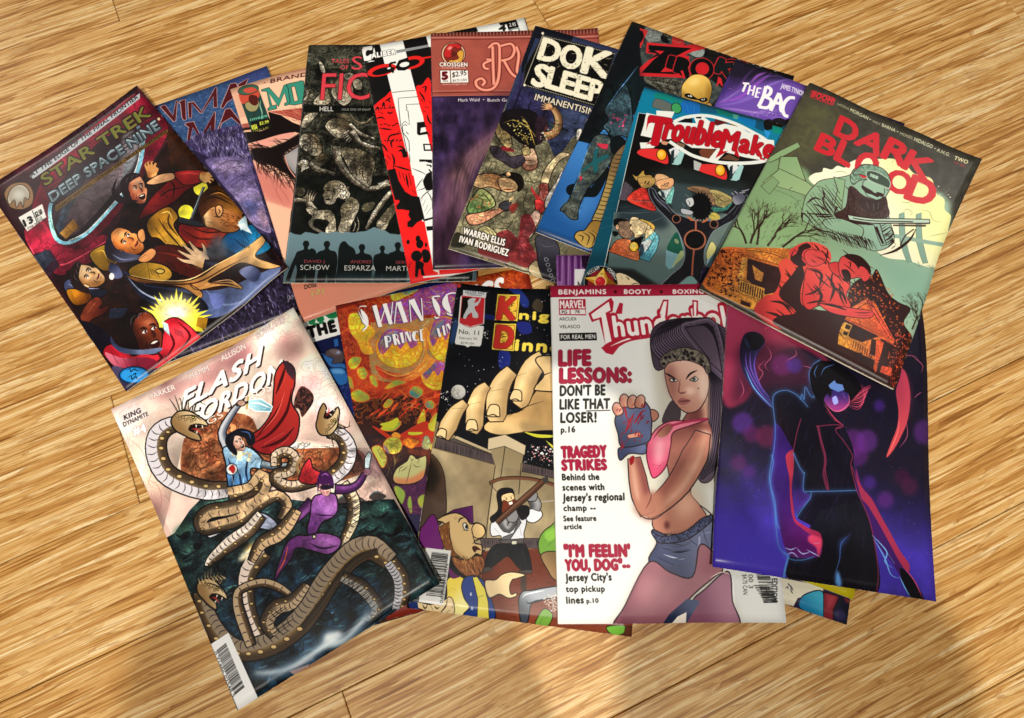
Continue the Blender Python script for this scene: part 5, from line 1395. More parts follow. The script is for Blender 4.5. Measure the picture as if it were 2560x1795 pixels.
grid((0.844994,0.0851085,-172.965,0.0197735,1.0426,1227.85,1.48023e-06,4.96914e-05))
# grey sky band with silhouettes
v='100,960 130,915 180,940 250,950 300,915 360,925 430,940 480,915 560,925 640,905 700,925 760,910 830,920 900,905 960,900 1060,850 1140,880 1180,885 1230,920 1330,930 1420,880 1600,900 2200,900 2200,1500 60,1500'
F('50646c',v,g=('64808a',600,1480,600,900)); Hh('6c8890','120,960 2200,930 2200,1200 110,1200',100,40,2,a=.6); S('708c94',"140,960 1350,930 1350,1100 120,1100",90,3,r2=24,ang=70,a=.4)
def man(x,y,w,h,wide=1):
    f=loc(x,y,1,0)
    FS('0e1414',[x-.18*w,y+.28*w,x-.3*w,y-.05*w,x-.2*w,y-.3*w,x,y-.38*w,x+.22*w,y-.3*w,x+.3*w,y,x+.18*w,y+.28*w,x+.3*w,y+.5*w,x+.85*w*wide,y+.7*w,x+1.0*w*wide,y+1.5*w,x+.9*w,y+2.4*w,x+.7*w,y+h,x+.1*w,y+h,x,y+2.8*w,x-.2*w,y+h,x-.9*w,y+h,x-.8*w,y+2.4*w,x-1.0*w*wide,y+1.5*w,x-.85*w*wide,y+.75*w,x-.28*w,y+.5*w])
for a in((310,1060,120,430),(540,1060,118,420),(925,1090,120,400),(1150,1095,100,380),(1320,1060,118,420),(1620,1070,110,400),(1880,1060,110,410),(2060,1080,110,400)): man(*a)
FS('0e1414','670,1100 700,1030 740,1018 780,1060 850,1120 870,1300 850,1480 650,1480 660,1300'); L('0e1414',40,'230,1160 170,1300 115,1470',t=0); FS('0e1414','340,1130 400,1110 430,1200 330,1300'); F('24383c','640,1380 1400,1390 1400,1480 640,1480',b=30,a=.8)
F('3c5058','280,1400 300,1480 340,1480',a=.5); 
for w1,p,c in(('DAVID J.','292,1266 530,1264 294,1232','b04450'),('SCHOW','250,1346 570,1342 252,1290','dfe0dc'),('ANDRES','798,1262 1030,1260 800,1228','b04450'),('ESPARZA','734,1344 1076,1340 736,1288','dfe0dc'),('SERGIO','1296,1260 1520,1258 1298,1226','b04450'),('MARTINEZ','1192,1340 1600,1336 1194,1286','dfe0dc')): T(w1,p,c,w=.0)


# ---- goman
cover('goman', 'e8161c', (0.982539,-0.206333,-740.494,0.246199,1.23175,-626.322,1.77925e-06,5.97294e-05))
k='0a0808'
F(k,'820,300 1520,180 2500,-50 2600,200 1560,900 1380,760 1100,800 930,920 820,330')
F(k,'820,330 930,900 1100,1560 1200,1700 1060,1500')
w='eef2f0'
q='1010,308 1240,262 1590,1610 1330,1610'
# curled hair on red head
FS('ec1c1c','935,940 980,880 1060,820 1140,780 1220,1100 1310,1500 1320,1640 1160,1640 1060,1480 1000,1240 945,1060'); FS('ec1c1c','1370,740 1430,700 1520,670 1600,1400 1530,1300 1440,1010')
for s in('1060,870 1090,850 1110,880','1030,930 1045,880 1055,930','1085,850 1100,840 1125,830','960,960 985,925 1000,960','1000,970 1040,990','1080,970 1110,985 1140,970','960,1040 1020,1025 1060,1045','1000,1130 1060,1140 1130,1150','1080,1280 1110,1210 1200,1190 1240,1190','1130,1330 1120,1270 1160,1240','1180,1320 1220,1320 1260,1350','1010,1270 1060,1330 1090,1380','1060,1450 1100,1480','1140,1500 1160,1400 1220,1430','1250,1480 1310,1440','1150,1210 1210,1160','1430,730 1470,720 1460,780','1400,770 1440,820 1460,870','1420,840 1440,870','1460,920 1500,930','1500,870 1520,880','1440,960 1470,970','1480,1000 1500,1060 1530,1100','1470,1180 1510,1210','1100,900 1120,930'): L(k,14,s)
for i in range(26): 
    r=np.random.default_rng(i); L(k,9,f'{1000+i%7*40+r.integers(-12,12)},{930+i//7*160+i%7*5} {1020+i%7*40},{920+i//7*160+r.integers(0,30)} {1035+i%7*40},{940+i//7*160}')
E(k,1240,1370,46,26); folds(k,20,'1100,1590 1150,1560 1200,1600')
F(w,q)
# profile drawing on white strip
for s in('1130,780 1250,765 1360,758','1390,820 1192,836 1200,960 1215,1100 1250,1230 1300,1470','1412,892 1275,898 1272,925 1284,930 1270,950 1290,962 1295,1010','1295,1010 1305,1100 1260,1065 1230,1090 1240,1180 1280,1230 1300,1270 1310,1480','1245,1110 1262,1095 1280,1110','1270,1170 1295,1195'): L('20201e',5,s,s=0,t=0)
F(w,'1306,905 1400,895 1440,1010 1450,1070 1540,1500 1540,1610 1320,1610')
F(k,'1380,1076 1455,1068 1462,1105 1480,1120 1420,1130 1412,1180 1480,1165 1500,1190 1400,1206 1380,1190'); F(k,'1440,1290 1520,1290 1530,1360 1450,1362'); F(w,'1456,1302 1512,1302 1518,1346 1462,1348'); F(k,'1405,1450 1530,1440 1530,1530 1500,1480 1410,1480')
# titles
F('8c9094','1170,362 1520,292 2500,90 2500,130 1520,318 1180,390'); 
T('C','838,470 925,444 832,352','f6f6f4',w=.09); T('ALIBER','930,445 1168,398 926,398','f6f6f4',w=.06,o=(k,3))
F(w,'1470,210 1520,190 1560,330 1500,320')
F(w,'1960,100 2100,72 2160,260 2000,260'); 
E('e0201c',1030,560,150,55,-14); E(k,1040,568,110,32,-14); F(k,'1050,545 1160,525 1150,570 1070,590'); L(k,20,'1060,560 1120,535 1140,580 1110,500 1170,480',t=0); E(w,1100,540,18,9,-14)
E('e0201c',1330,480,130,62,-14); E(k,1320,486,90,34,-14); F(k,'1165,530 1200,460 1290,430 1320,520 1260,560 1190,560'); E(w,1255,500,50,24,-14); L('e0201c',18,'1400,440 1520,420 1700,380',t=0)
grid((0.817415,-0.171657,-945.57,0.204824,1.02475,979.285,1.48023e-06,4.96914e-05))
F(w,'1445,0 1720,0 1790,1400 1700,1350')
F('ec1c1c','1160,0 1430,0 1460,150 1480,260 1540,500 1470,500 1400,440 1330,300 1270,200 1200,180 1170,100'); 
for s in('1250,20 1280,100 1270,190','1280,160 1380,190 1470,215','1360,60 1420,60','1370,240 1400,330','1410,250 1430,360 1440,410','1440,240 1470,380','1480,430 1520,470','1180,80 1210,150','1200,40 1240,90','1330,220 1350,300'): L(k,18,s)
F(k,'1360,0 1420,0 1430,60 1380,70'); F(k,'1200,210 1290,190 1330,330 1400,450 1480,500 1560,510 1620,760 1540,800 1490,860 1430,850 1430,790 1470,770 1440,720 1450,670 1370,650 1310,660 1300,600 1340,560 1290,545 1250,400')
F('ec1c1c','1280,545 1335,545 1340,570 1305,610 1310,650 1450,665 1440,720 1465,770 1425,800 1430,850 1480,865 1540,800 1620,790 1700,1200 1720,1350 1790,1380 1470,1450 1390,1060')
E('ec1c1c',1600,700,1,1)
E(k,1440,1025,18,26); E(k,1550,990,26,38); E(k,1570,1050,40,50); E(k,1640,1060,12,26); E(k,1535,1185,60,62); FS(k,'1590,1150 1620,1110 1670,1130 1690,1200 1660,1260 1610,1250'); F(k,'1525,1250 1570,1240 1620,1270 1610,1330 1630,1410 1590,1400 1580,1330 1560,1340 1550,1430 1520,1420'); S(k,"1440,1230 1490,1260 1490,1400 1450,1380",10,9); F('ec1c1c','1600,1170 1610,1230 1595,1240')
# right white: chin, pen strokes
F(k,'1560,88 1700,90 1700,130 1650,120 1630,112 1560,115'); L(k,14,'1640,150 1690,160 1670,200 1700,240',t=0); E(w,1675,185,14); F(k,'1600,330 1640,250 1700,220 1710,430 1640,440 1610,380'); 
for s in('1480,190 1580,230 1640,260','1600,300 1550,370 1520,420','1540,440 1600,420 1700,370','1570,540 1620,480 1700,420','1640,440 1680,500 1700,560','1620,680 1660,600','1600,620 1630,540','1640,710 1690,640','1580,560 1600,520'): L(k,8,s)
F(k,'1600,770 1720,740 1720,760 1620,790'); F(k,'1640,850 1720,845 1720,890 1650,900')
# top right price
grid((1.71502,-0.360154,681.449,0.429741,2.15002,-268.885,3.10567e-06,0.000104258))
F(k,'160,95 300,66 320,90 160,125'); F(w,'300,66 430,40 470,110 320,110'); F(k,'430,40 575,8 600,90 480,110'); F('8c9094','480,80 585,50 590,72 480,100'); F(w,'420,60 475,48 495,110 430,110'); F('e0e4e2','528,16 575,8 600,90 560,100'); T('4','432,90 470,84 430,58','141414',w=.06); T('2.95','492,62 528,56 490,42','e0e4e2',w=.03); F(w,'505,80 540,74 545,95 510,100')
F(w,'0,1510 450,1465 450,1480 0,1520'); 


# ---- ruse
cover('ruse', '2c1c38', (1.75949,-0.0201206,-68.7614,0.0990534,2.1898,-248.365,3.10567e-06,0.000104258))
F('984a40','38,100 1010,70 1020,450 50,470',n=('b0584c',60,1.4,1))
F('803830','38,100 1010,68 1012,108 42,132'); 
for i in range(100): L('c07868' if i%2 else '582420',4.5,f'{46+i*9.6},{106-i*.33} {47+i*9.6},{128-i*.33}',t=0)
L('c88074',6,'42,136 1012,112',t=0); L('5c2420',4,'42,148 1012,124',t=0); L('c07060',4,'50,440 1012,418',t=0); L('5c2420',5,'50,450 1015,428',t=0); L('b06858',4,'50,468 1015,444',t=0)
F('241a34','50,472 1016,448 1100,1500 62,1470',n=('3a2a50',50,2,1)); 
FS('6c4858','60,1300 100,1000 160,850 300,720 460,620 520,640 400,760 300,900 260,1100 200,1300 100,1460',b=30,a=.8); FS('8c6468','150,950 260,800 440,660 420,740 300,860 250,980 230,1150 200,960',b=14,a=.7)
for i in range(16): L('a88488' if i%3==0 else '2a1c30',6,f'{160+i*6},{1150-i*6} {180+i*9},{930-i*6} {260+i*11},{800-i*7} {440+i*2},{640+i*3}',a=.35,b=3)
FS('3c2438','62,1200 140,1150 220,1300 200,1470 62,1470',b=24); S('5c3c50 201428',"60,500 400,500 300,1300 150,1460 62,1460",160,4,r2=30,ang=-60,a=.3); FS('1c1426','380,480 1000,460 1000,600 600,580',b=40)
K('50,480 1016,460 1100,1500 62,1470',60,.0,.5,stretch=.35)
# emblem
E('e0c0a0',170,228,68,66,ol=('401814',4)); E('7c2c24',170,228,58); FS('c02828','118,215 140,175 185,168 215,185 195,200 180,190 160,205 165,235 140,250 118,240',ol=('401010',3)); FS('d8a040','228,240 215,275 175,290 140,280 150,262 175,262 200,250 190,225 210,205 228,215',ol=('401010',3)); E('5c201c',172,228,16); E('f0a098',150,195,14,8,-30,b=3); E('ffe090',185,275,14,7,b=3)
for w,p,ww in(('CROSSGEN','92,298 250,298 92,276',.05),): T(w,p,'f4e8e0',w=ww,o=('401814',3))
T('COMICS','104,310 240,310 104,302','e8d0c8')
F('f4f0ec','92,320 254,318 258,390 96,394',ol=('401814',4)); L('401814',4,'152,320 156,392',t=0); T('5','108,372 136,370 106,332','601018',w=.08); T('MAR','110,388 140,386 110,378','303030'); T('$2.95','164,360 244,346 164,332','242424',w=.01); T('$4.75 CAN','166,386 246,380 166,372','383838'); T('www.crossgen.com','106,404 246,402 106,394','e8d0c8')
# ornamental letters
for c,w in(('581c18',26),('dc7c68',17),('f0a894',7)):
    for s in('372,190 400,165 430,170 435,230 432,330 420,390 390,425 340,430 305,410 300,380 330,365 350,385 335,405','395,180 398,300 402,400','372,310 350,305 345,280 385,260 360,255','440,178 500,165 520,200 500,245 445,262','460,262 500,330 540,360','530,180 545,230 535,320 560,350'): L(c,w,s,t=0)
T('Mark Waid','198,500 320,496 198,482','f0ece8',w=.01); T('•','338,492 348,492 338,480','f0ece8'); T('Butch Guice','366,497 520,493 366,480','f0ece8',w=.01)
S('d0a090',"45,100 80,100 85,1460 62,1460",60,1.3,a=.7)


# ---- dok
cover('dok', '6c644c', (1.67767,0.640398,-1114.98,-0.516577,2.09687,184.413,3.10567e-06,0.000104258))
k='100c0c'
F('74705a','630,60 1130,190 760,1570 140,1360',n=('8c8668',60,1.6,1))
F('26304c','630,60 1130,190 1040,560 900,600 840,720 760,840 700,700 600,600 460,560 560,200',n=('343c60',26,1.8,1)); F('101420','600,100 660,60 860,120 840,170 640,140 600,240 560,420 560,300')
F('34325c','480,520 560,340 600,300 640,480 760,560 690,640 560,620 460,600',n=('28264c',22,2,1)); folds('141428',9,'560,420 520,520 500,560','620,480 600,560 640,620','700,520 680,600 640,640','560,340 545,440','500,480 470,560'); FS('3c486c','780,560 900,560 940,620 860,700 800,680',b=8)
S('141420',"560,560 900,560 900,700 640,720",50,5,r2=20)
K('480,520 640,300 1100,420 760,1570 140,1360',30,.5,.5)
# title plate
F('0c0c0c','685,120 1100,210 1040,380 990,520 570,405 580,300',ol=('2c2c30',6)); 
for q in('685,128 1095,215','572,400 985,508','680,130 572,400'):
    a=[float(t) for t in q.replace(',',' ').split()]
    for i in range(44): t=i/43; E('d8d0b8',a[0]+(a[2]-a[0])*t,a[1]+(a[3]-a[1])*t,2.6)
for x,y in((682,112),(578,402),(1036,212)): E('f0e8d8',x,y,9,ol=('20140c',3))
for w,p in (('D','655,252 760,280 690,140'),('O','775,286 885,316 806,168'),('K','905,322 1060,352 940,186')): T(w,p,'ece8d0',w=.042)
for w,p in (('S','618,398 690,416 650,284'),('L','700,412 770,432 730,302'),('E','780,434 850,452 808,324'),('E','864,456 930,472 890,344'),('P','945,476 1010,492 968,364')): T(w,p,'ece8d0',w=.042)
S('8c8468',"660,160 1080,240 1020,480 620,380",110,3,r2=10); S('0c0c0c',"660,160 1080,240 1020,480 620,380",60,2.6)
T('IMMANENTISING','634,486 1010,574 644,452','e4dcc8',w=.02,o=(k,4))
# upside-down man in black
FS('b09c6c','425,620 470,650 500,700 505,760 470,765 430,720 410,670',ol=(k,5),g=('786440',430,730,480,660)); S('303828',"425,640 490,660 500,750 440,730",30,5,r2=12)
FS('141014','450,560 560,540 640,560 670,640 680,720 640,750 560,740 500,690 440,640',ol=(k,4)); FS('2c1c28','640,600 700,590 700,680 660,740',b=5)
for s in('460,620 520,605 600,650 640,700','560,580 600,640 640,760','540,680 580,700 600,750','560,720 600,740'): L('d8b850',5,s); S('f0e080','450,600 600,600 620,720 560,720',30,3.5)
limb('b0885c','690,700 740,680 770,640 770,580 740,530',[50,50,46,44,34],ol=(k,5),sh='604028',hi='d8b888'); S('803c28 305838',"690,640 790,560 780,680 700,730",50,5,r2=10); hand(715,525,26,-80,'d8a878','804c34')
S('e8e0d0',"680,660 740,650 700,740 640,770",18,4)
FS('c09878','575,750 620,760 645,800 655,850 640,890 600,900 565,880 558,830 570,790',ol=(k,5),g=('e0b898',575,880,630,820)); folds('4c2018',5,'580,800 620,810','570,850 600,840 640,850','590,870 625,872'); F(k,'590,750 640,750 640,770 590,775'); FS('6c3028','560,840 600,870 650,860 640,895 600,905 562,880',a=.5)
FS('9c8c60','565,770 600,760 610,800 570,810',ol=(k,4)); FS('3c3440','380,760 440,770 500,820 560,810 580,850 520,890 450,850 400,820',ol=(k,4)); FS('701c24','440,760 500,770 520,790 460,785'); 
# second man lying, tattooed arms
FS('cca878','310,930 400,920 470,950 520,960 500,1010 440,1020 380,1000 320,1010 280,980',ol=(k,5),g=('906440',320,1010,420,940)); FS('14100e','430,930 500,910 560,930 575,990 540,1030 530,980 480,940'); FS('d8b080','430,950 500,950 540,990 530,1020 480,1030 440,1010',ol=(k,4)); folds('5c1818',7,'450,1010 480,1015 520,1010','460,970 490,975','500,975 525,985'); FS('d8a878','470,920 490,910 500,930 480,940',ol=(k,3))
FS('60804c','290,1050 330,1010 390,1050 410,1110 340,1150 280,1170 250,1130',ol=(k,5),g=('a8b070',300,1140,370,1060)); folds('203818',6,'300,1060 340,1080 330,1120','330,1030 370,1070 390,1110','270,1120 310,1130'); S('e07850 40582c',"280,1040 400,1060 380,1140 270,1150",50,4,r2=9)
FS('cc9070','250,1170 330,1150 420,1130 450,1100 470,1130 400,1180 330,1220 270,1225 250,1200',ol=(k,5)); S('9c3428 e8c088',"255,1180 440,1120 440,1150 290,1215",60,4,r2=12,ang=-15); FS('303038','430,1110 470,1080 500,1090 510,1120 470,1140',ol=(k,4)); folds('d8a878',9,'490,1090 500,1070 515,1060','500,1100 520,1090'); FS('903028','490,1120 530,1090 540,1110 510,1150',b=2)
S('20201c',"300,880 420,880 420,920 330,930",16,4,r2=16,ang=-50); folds('24241c',4,'560,960 640,970 700,960','420,900 340,890','560,1160 520,1180 480,1240 400,1240','600,1000 570,1100 590,1140')
# sitting leg, bloodied
FS('c8b48c','840,800 780,840 740,900 720,960 700,1000 670,980 690,900 740,830 790,790',ol=(k,4)); FS('cca48c','670,980 710,980 715,1040 700,1120 670,1160 640,1180 640,1100 660,1040',ol=(k,4),g=('a85850',650,1120,700,1000)); S('a02828',"660,980 715,980 710,1060 670,1100",50,4,r2=8); F('b03030','615,990 640,1030 670,1060 680,1090 640,1060 615,1020'); FS('b83030','640,1070 690,1080 700,1110 660,1160 640,1120',ol=(k,3))
FS('c8a898','640,1130 670,1160 640,1230 590,1210 600,1180',ol=(k,4)); FS('ccd0c0','580,1210 640,1230 620,1280 590,1300 560,1290',ol=(k,4)); FS('d8ccc8','560,1290 590,1300 585,1370 565,1410 540,1370 545,1320',ol=(k,4)); S('902828',"550,1290 590,1300 580,1400 545,1380",30,4)
FS('e8e4d8','880,660 905,650 900,700 880,720'); FS('dcd8d0','700,1060 760,960 790,900 800,960 760,1040 700,1120',ol=(k,3))
FS('7c2028','560,1170 610,1160 640,1240 600,1300 640,1380 600,1460 520,1440 420,1380 380,1300 480,1250 540,1290',a=.85); FS('6c1820','330,1350 480,1400 470,1440 330,1400',a=.8); FS('7c2430','640,1380 680,1290 720,1300 660,1450 600,1500',a=.7)
# blond head by names and grass
FS('d0c890','310,1260 350,1230 400,1250 430,1310 420,1370 350,1360 310,1310',ol=(k,4)); folds('70683c',4,'320,1270 360,1250 400,1300','330,1300 370,1290','350,1240 400,1270 420,1320'); FS('14140f','160,1340 190,1270 250,1300 240,1350 180,1360',a=.8); FS('a8986c','460,1440 560,1480 640,1490 700,1560 560,1500',ol=(k,4)); FS('b8a880','600,1480 640,1420 680,1460 700,1560',ol=(k,4))
K('430,560 900,640 760,1300 700,1480 240,1300 300,900',18,.4,.5)
T('WARREN ELLIS','228,1278 462,1342 236,1242','f4f0e8',w=.04,o=(k,4)); T('IVAN RODRIGUEZ','208,1326 482,1400 216,1290','f4f0e8',w=.04,o=(k,4))
# boots
FS('1c1c24','640,1290 700,1270 760,1310 780,1380 770,1560 700,1540 660,1460 650,1380',g=('3c3c48',650,1500,750,1320),ol=(k,4)); 
for i in range(5): E('90909c',702+i*9,1412+i*30,13,11,10); E('1c1c24',702+i*9,1412+i*30,8,7); L('505060',4,f'{680+i*6},{1395+i*32} {740+i*8},{1390+i*32}')
folds('50505c',5,'660,1320 700,1340 750,1330','760,1380 750,1450','670,1350 660,1400')


# ---- zero
cover('zero', '0c0f12', (0.874439,0.393471,-242.555,-0.35526,1.1199,26.5243,1.67448e-06,5.62125e-05))
k='0a0a0c'
F('0c1014','250,50 2000,600 2000,2200 -1500,2400 -800,2400',n=('141c20',60,1.6,1))
F('48504e','400,90 620,150 800,220 950,260 1050,310 1010,470 900,600 1300,640 1240,760 1100,940 800,1000 560,800 380,640 340,400 380,180',n=('2c3434',30,2.4,1))
F('8c9490','400,100 590,150 560,260 430,290 380,200',n=('5c6464',16,2,1)); FS(k,'560,220 620,160 680,180 640,240 660,270 600,280'); F('c02428','690,200 800,225 830,290 960,260 1050,310 1000,360 960,420 860,300 680,290'); FS('8c9c98','850,360 900,310 1030,330 1020,400 960,420 900,400',ol=(k,4)); folds(k,7,'880,380 920,330','940,400 980,340','740,260 720,210','780,270 800,240'); F(k,'1050,320 2000,600 1990,680 1040,400'); 
S('a0a8a0 101414',"400,120 1000,300 1000,420 400,280",60,5,r2=20,ang=20)
# curled stone-like wing under title
FS('78786c','390,640 520,650 780,670 800,700 790,860 700,870 600,800 480,740 400,700',n=('4c4c44',14,2,1)); folds('14140f',8,'400,670 600,690 780,720','480,730 640,760 780,790','560,780 680,810 780,850','500,650 560,760 640,840','620,660 660,780 700,860','700,670 740,760 760,850','420,700 500,760'); folds('a8a89c',6,'440,690 580,710 740,740','560,670 620,770')
# publisher emblem
F('c02830','235,100 425,155 345,350 155,265'); FS('0c0c0e','255,145 300,140 350,160 375,200 360,270 310,320 260,320 200,270 250,290 300,270 310,230 280,200 235,250 212,228 232,190 240,160')
for i in range(7): L('0c0c0e',8,f'{330+i*7},{160+i*22} {365+i*5},{165+i*24} {375+i*3},{185+i*24}')
E('f0f0f0',256,170,5)
F('0c0c0e','235,70 270,50 390,90 380,140 235,95')
for i in range(3):
    T(('DARK','HORSE','COMICS')[i],f'{225-i*33},{292+i*25} {328-i*12},{330+i*32} {230-i*33},{278+i*25}','d8dce0',w=.03); 
for i in range(4): L('a8b0b0',3,f'{165-i*10},{268+i*25} {355-i*10},{345+i*25}',t=0)
F('d8dcd8','115,342 320,408 300,468 95,395'); T('ZERO KILLER','128,388 280,432 132,368','383c40',w=.02); F('d8dcd8','165,425 305,468 268,530 160,492'); T('$2.99 US','178,470 272,500 184,450','383c40',w=.01); T('3','106,455 134,462 112,424','f0f0f0',w=.06)
# logo
r='c8242c'
F(r,'410,285 880,300 960,290 1050,320 900,360 820,400 870,410 860,640 300,640 330,560 500,410 400,400',); F('141618','470,350 420,390 520,400 430,470 560,410') 
F(k,'430,315 900,318 700,430 560,590 760,575 740,605 355,605 480,470 600,370 430,365')
for a in (('E','636,530 700,545 668,424'),('R','720,570 850,600 760,436')): T(a[0],a[1],k,w=.1,o=(r,9))
F('101214','1100,400 1260,440 1500,470 1380,620 1220,740 1080,640 1020,560'); T('K','1150,560 1330,640 1210,430','101418',w=.1,o=(r,10)); T('I','1400,660 1430,670 1440,470','101418',w=.1,o=(r,8)); E(k,1005,545,130,120,ol=(r,8)); E(r,1010,540,78,72,ol=(k,10)); E('c82028',1010,540,55,ol=('a01820',4)); F(r,'1180,620 1215,640 1235,730 1210,710 1195,690 1160,735'); L(r,10,'1280,430 1370,430 1500,470',t=0)
F(k,'760,600 780,480 850,480 870,640 830,650'); F(r,'775,570 800,560 830,640 810,650')
# bald golden head
FS('b08838','860,640 920,605 1000,605 1070,640 1105,700 1112,780 1090,860 1070,920 1040,960 900,1000 800,900 785,820 795,720',g=('e8c060',1080,900,900,640),ol=(k,5)); FS('6c4c18','1080,680 1112,780 1090,860 1050,940 1060,820',b=20,clip=True,a=.7); FS('6c4c18','790,760 800,880 860,960 840,860',b=14,clip=True,a=.8); E('f4d888',920,680,60,40,-20,b=16,a=.7)
K('380,640 780,660 790,860 600,820',14,.5,.6)
FS(k,'820,815 870,805 920,835 965,860 1010,850 1060,850 1062,880 1010,895 970,875 930,870 880,862 835,845'); F('f0f0ec','850,828 885,820 905,840 870,842'); F('f0f0ec','1000,862 1040,858 1030,876 1005,874'); E(k,875,832,7); E(k,1020,866,7); folds('4c3410',6,'950,880 940,910 960,930','990,790 1000,840'); FS('b88848','1040,930 1090,900 1120,940 1100,960',ol=(k,4))
S('f0f0f0 c02020',"1200,700 1500,520 1600,600 1300,800",10,3)
for i in range(20): F('d8dcd8' if i%3 else 'c02828',[300+i*78,62+i*25.5,330+i*78,72+i*25.5,328+i*78,78+i*25.5,298+i*78,68+i*25.5])
grid((1.62183,0.729772,-1959.24,-0.658903,2.07708,723.73,3.10567e-06,0.000104258))
# cape, leg and blue floor
F('0c1014','1180,30 1240,60 1240,500 900,730 885,725 1000,380 1110,200'); F('101c20','1050,420 1240,300 1240,1000 1100,1200 1000,900',b=20)
F('1c5090','885,728 960,745 1080,600 1240,560 1240,1300 930,1372 640,1268 760,980',g=('3c7cc4',800,1200,960,760)); F('0c3058','640,1240 900,1330 930,1372 640,1268',b=12); F('4888d0','860,1000 1040,1060 900,1230 760,1130',b=30,a=.6)
FS('0c1216','820,1000 880,980 960,1000 1020,880 1060,900 1000,1040 940,1060 830,1050')
FS('3c5460','1040,540 1120,440 1160,400 1190,480 1200,640 1170,700 1130,690 1090,720 1060,680 1030,640 1060,600',ol=(k,5),n=('2c4450',20,2,1)); folds(k,7,'1040,640 1070,660 1060,690 1090,700','1120,700 1130,720'); L('5888b8',5,'1040,540 1120,430 1160,380 1230,290'); S('c84878',"1060,570 1160,570 1150,660 1070,640",26,6)
FS('38444a','980,700 1050,690 1090,730 1150,720 1160,760 1100,820 1040,900 990,960 940,1010 900,1090 880,1160 880,1190 840,1190 800,1150 780,1140 800,1110 830,1080 860,1000 900,900 930,800',ol=(k,5),n=('586458',22,2,1)); L('4c80b0',5,'980,700 930,800 900,900 860,1010 840,1060')
folds(k,6,'840,1140 830,1180','862,1150 858,1188','815,1130 800,1150','980,960 960,1000','1010,740 990,860'); FS('585c54','800,1110 860,1080 880,1150 850,1185 800,1150',b=8,a=.8); 
K('1030,400 1200,380 1170,740 940,1010 880,1190 790,1150 900,900',16,.45,.6)
F('1c5860','980,770 1005,775 990,830 1060,800 1060,820 1000,860 1000,900 975,920 965,870 910,915 905,900 965,850'); F('c83048','990,740 1060,745 1050,775 1020,770 1000,755'); F('c83048','890,935 910,945 895,970'); 
FS('0c1216','1070,720 1120,690 1160,730 1130,780 1080,800')
FS('a08850','1080,830 1130,760 1170,740 1150,860 1120,960 1070,1100 1010,1200 960,1200 1000,1100 1040,980',ol=(k,5),g=('786040',1060,1000,1130,900)); 
for i in range(17):
    t=i/16; x=1110-130*t**1.3; y=800+400*t; L('241c10',4.5,f'{x-26:.0f},{y:.0f} {x+12:.0f},{y+7:.0f} {x+44:.0f},{y-2:.0f}')
FS('b09048','960,1200 1010,1200 1030,1240 1000,1300 960,1350 920,1350 880,1320 860,1290 880,1260 920,1250',ol=(k,5),g=('886830',880,1300,980,1220)); folds(k,5,'880,1280 910,1290 900,1320','910,1265 945,1290 930,1340','940,1260 975,1290 960,1340','960,1250 1000,1280')


# ---- bac
cover('bac', '3c2c70', (0.851697,0.390166,-1335.17,-0.400572,1.09753,59.8701,1.67448e-06,5.62125e-05))
F('1c1828','1360,450 3400,1100 3000,4000 500,3400',g=('5c3c9c',1500,500,1350,1000)); F('6c4cac','1200,860 1500,700 1950,640 2120,720 1960,1060 1500,1100 1140,960',b=30); F('1c1828','1360,450 1620,520 1560,620 1330,640 1280,620',b=24)
for s,c,w in(('1180,900 1400,850 1600,700 1760,580','a050d0',26),('1160,940 1400,900 1600,820 1750,700 1900,660','8c6cd0',22),('1200,960 1400,980 1600,1000 1800,960','b090e0',12),('1280,820 1400,740 1480,620 1580,530','6c4098',12),('1520,700 1600,620 1700,580','b060e0',26),('1300,880 1460,860 1640,760 1900,660 2040,680','a088e0',10),('1260,960 1500,1000 1700,1010 1850,960','c8a8f0',8),('1500,760 1650,640 1800,620 1980,640','7c50c0',14),('1180,920 1340,820 1450,740','d0c0f8',6),('1700,1050 1900,1060 1960,1030','9070d0',20)): L(c,w,s,b=5,a=.8)
S('d8c8f8',"1300,600 2000,700 1960,1060 1150,950",60,3,a=.7); S('e8dcfc',"1500,1020 1850,940 1880,1020 1560,1060",150,3.5,a=.8)
E('141018',1720,1110,50,36); E('141018',1830,1110,80,50); E('141018',1940,1130,70,60)
w='f6f4fa'
for q,wd in(('1440,700 1510,705',22),('1475,705 1440,790',22),('1520,720 1495,820',18),('1570,725 1545,830',18),('1505,770 1560,778',16),('1600,745 1575,850',18),('1600,750 1640,752',16),('1590,795 1625,798',14),('1575,842 1612,846',14)): L(w,wd,q,t=0,s=0)
for q in('1690,730 1660,840 1610,945','1690,730 1740,760 1730,810 1680,840','1680,840 1740,870 1740,920 1700,955 1610,945','1740,985 1790,880 1830,800','1830,800 1850,880 1850,960 1860,1000','1770,900 1880,915','2000,850 1940,850 1890,900 1870,970 1890,1030 1930,1045'): L(w,34,q,t=0)
T('JAMES TYNION IV','1845,745 2140,850 1860,695','e8e4f4',w=.02)


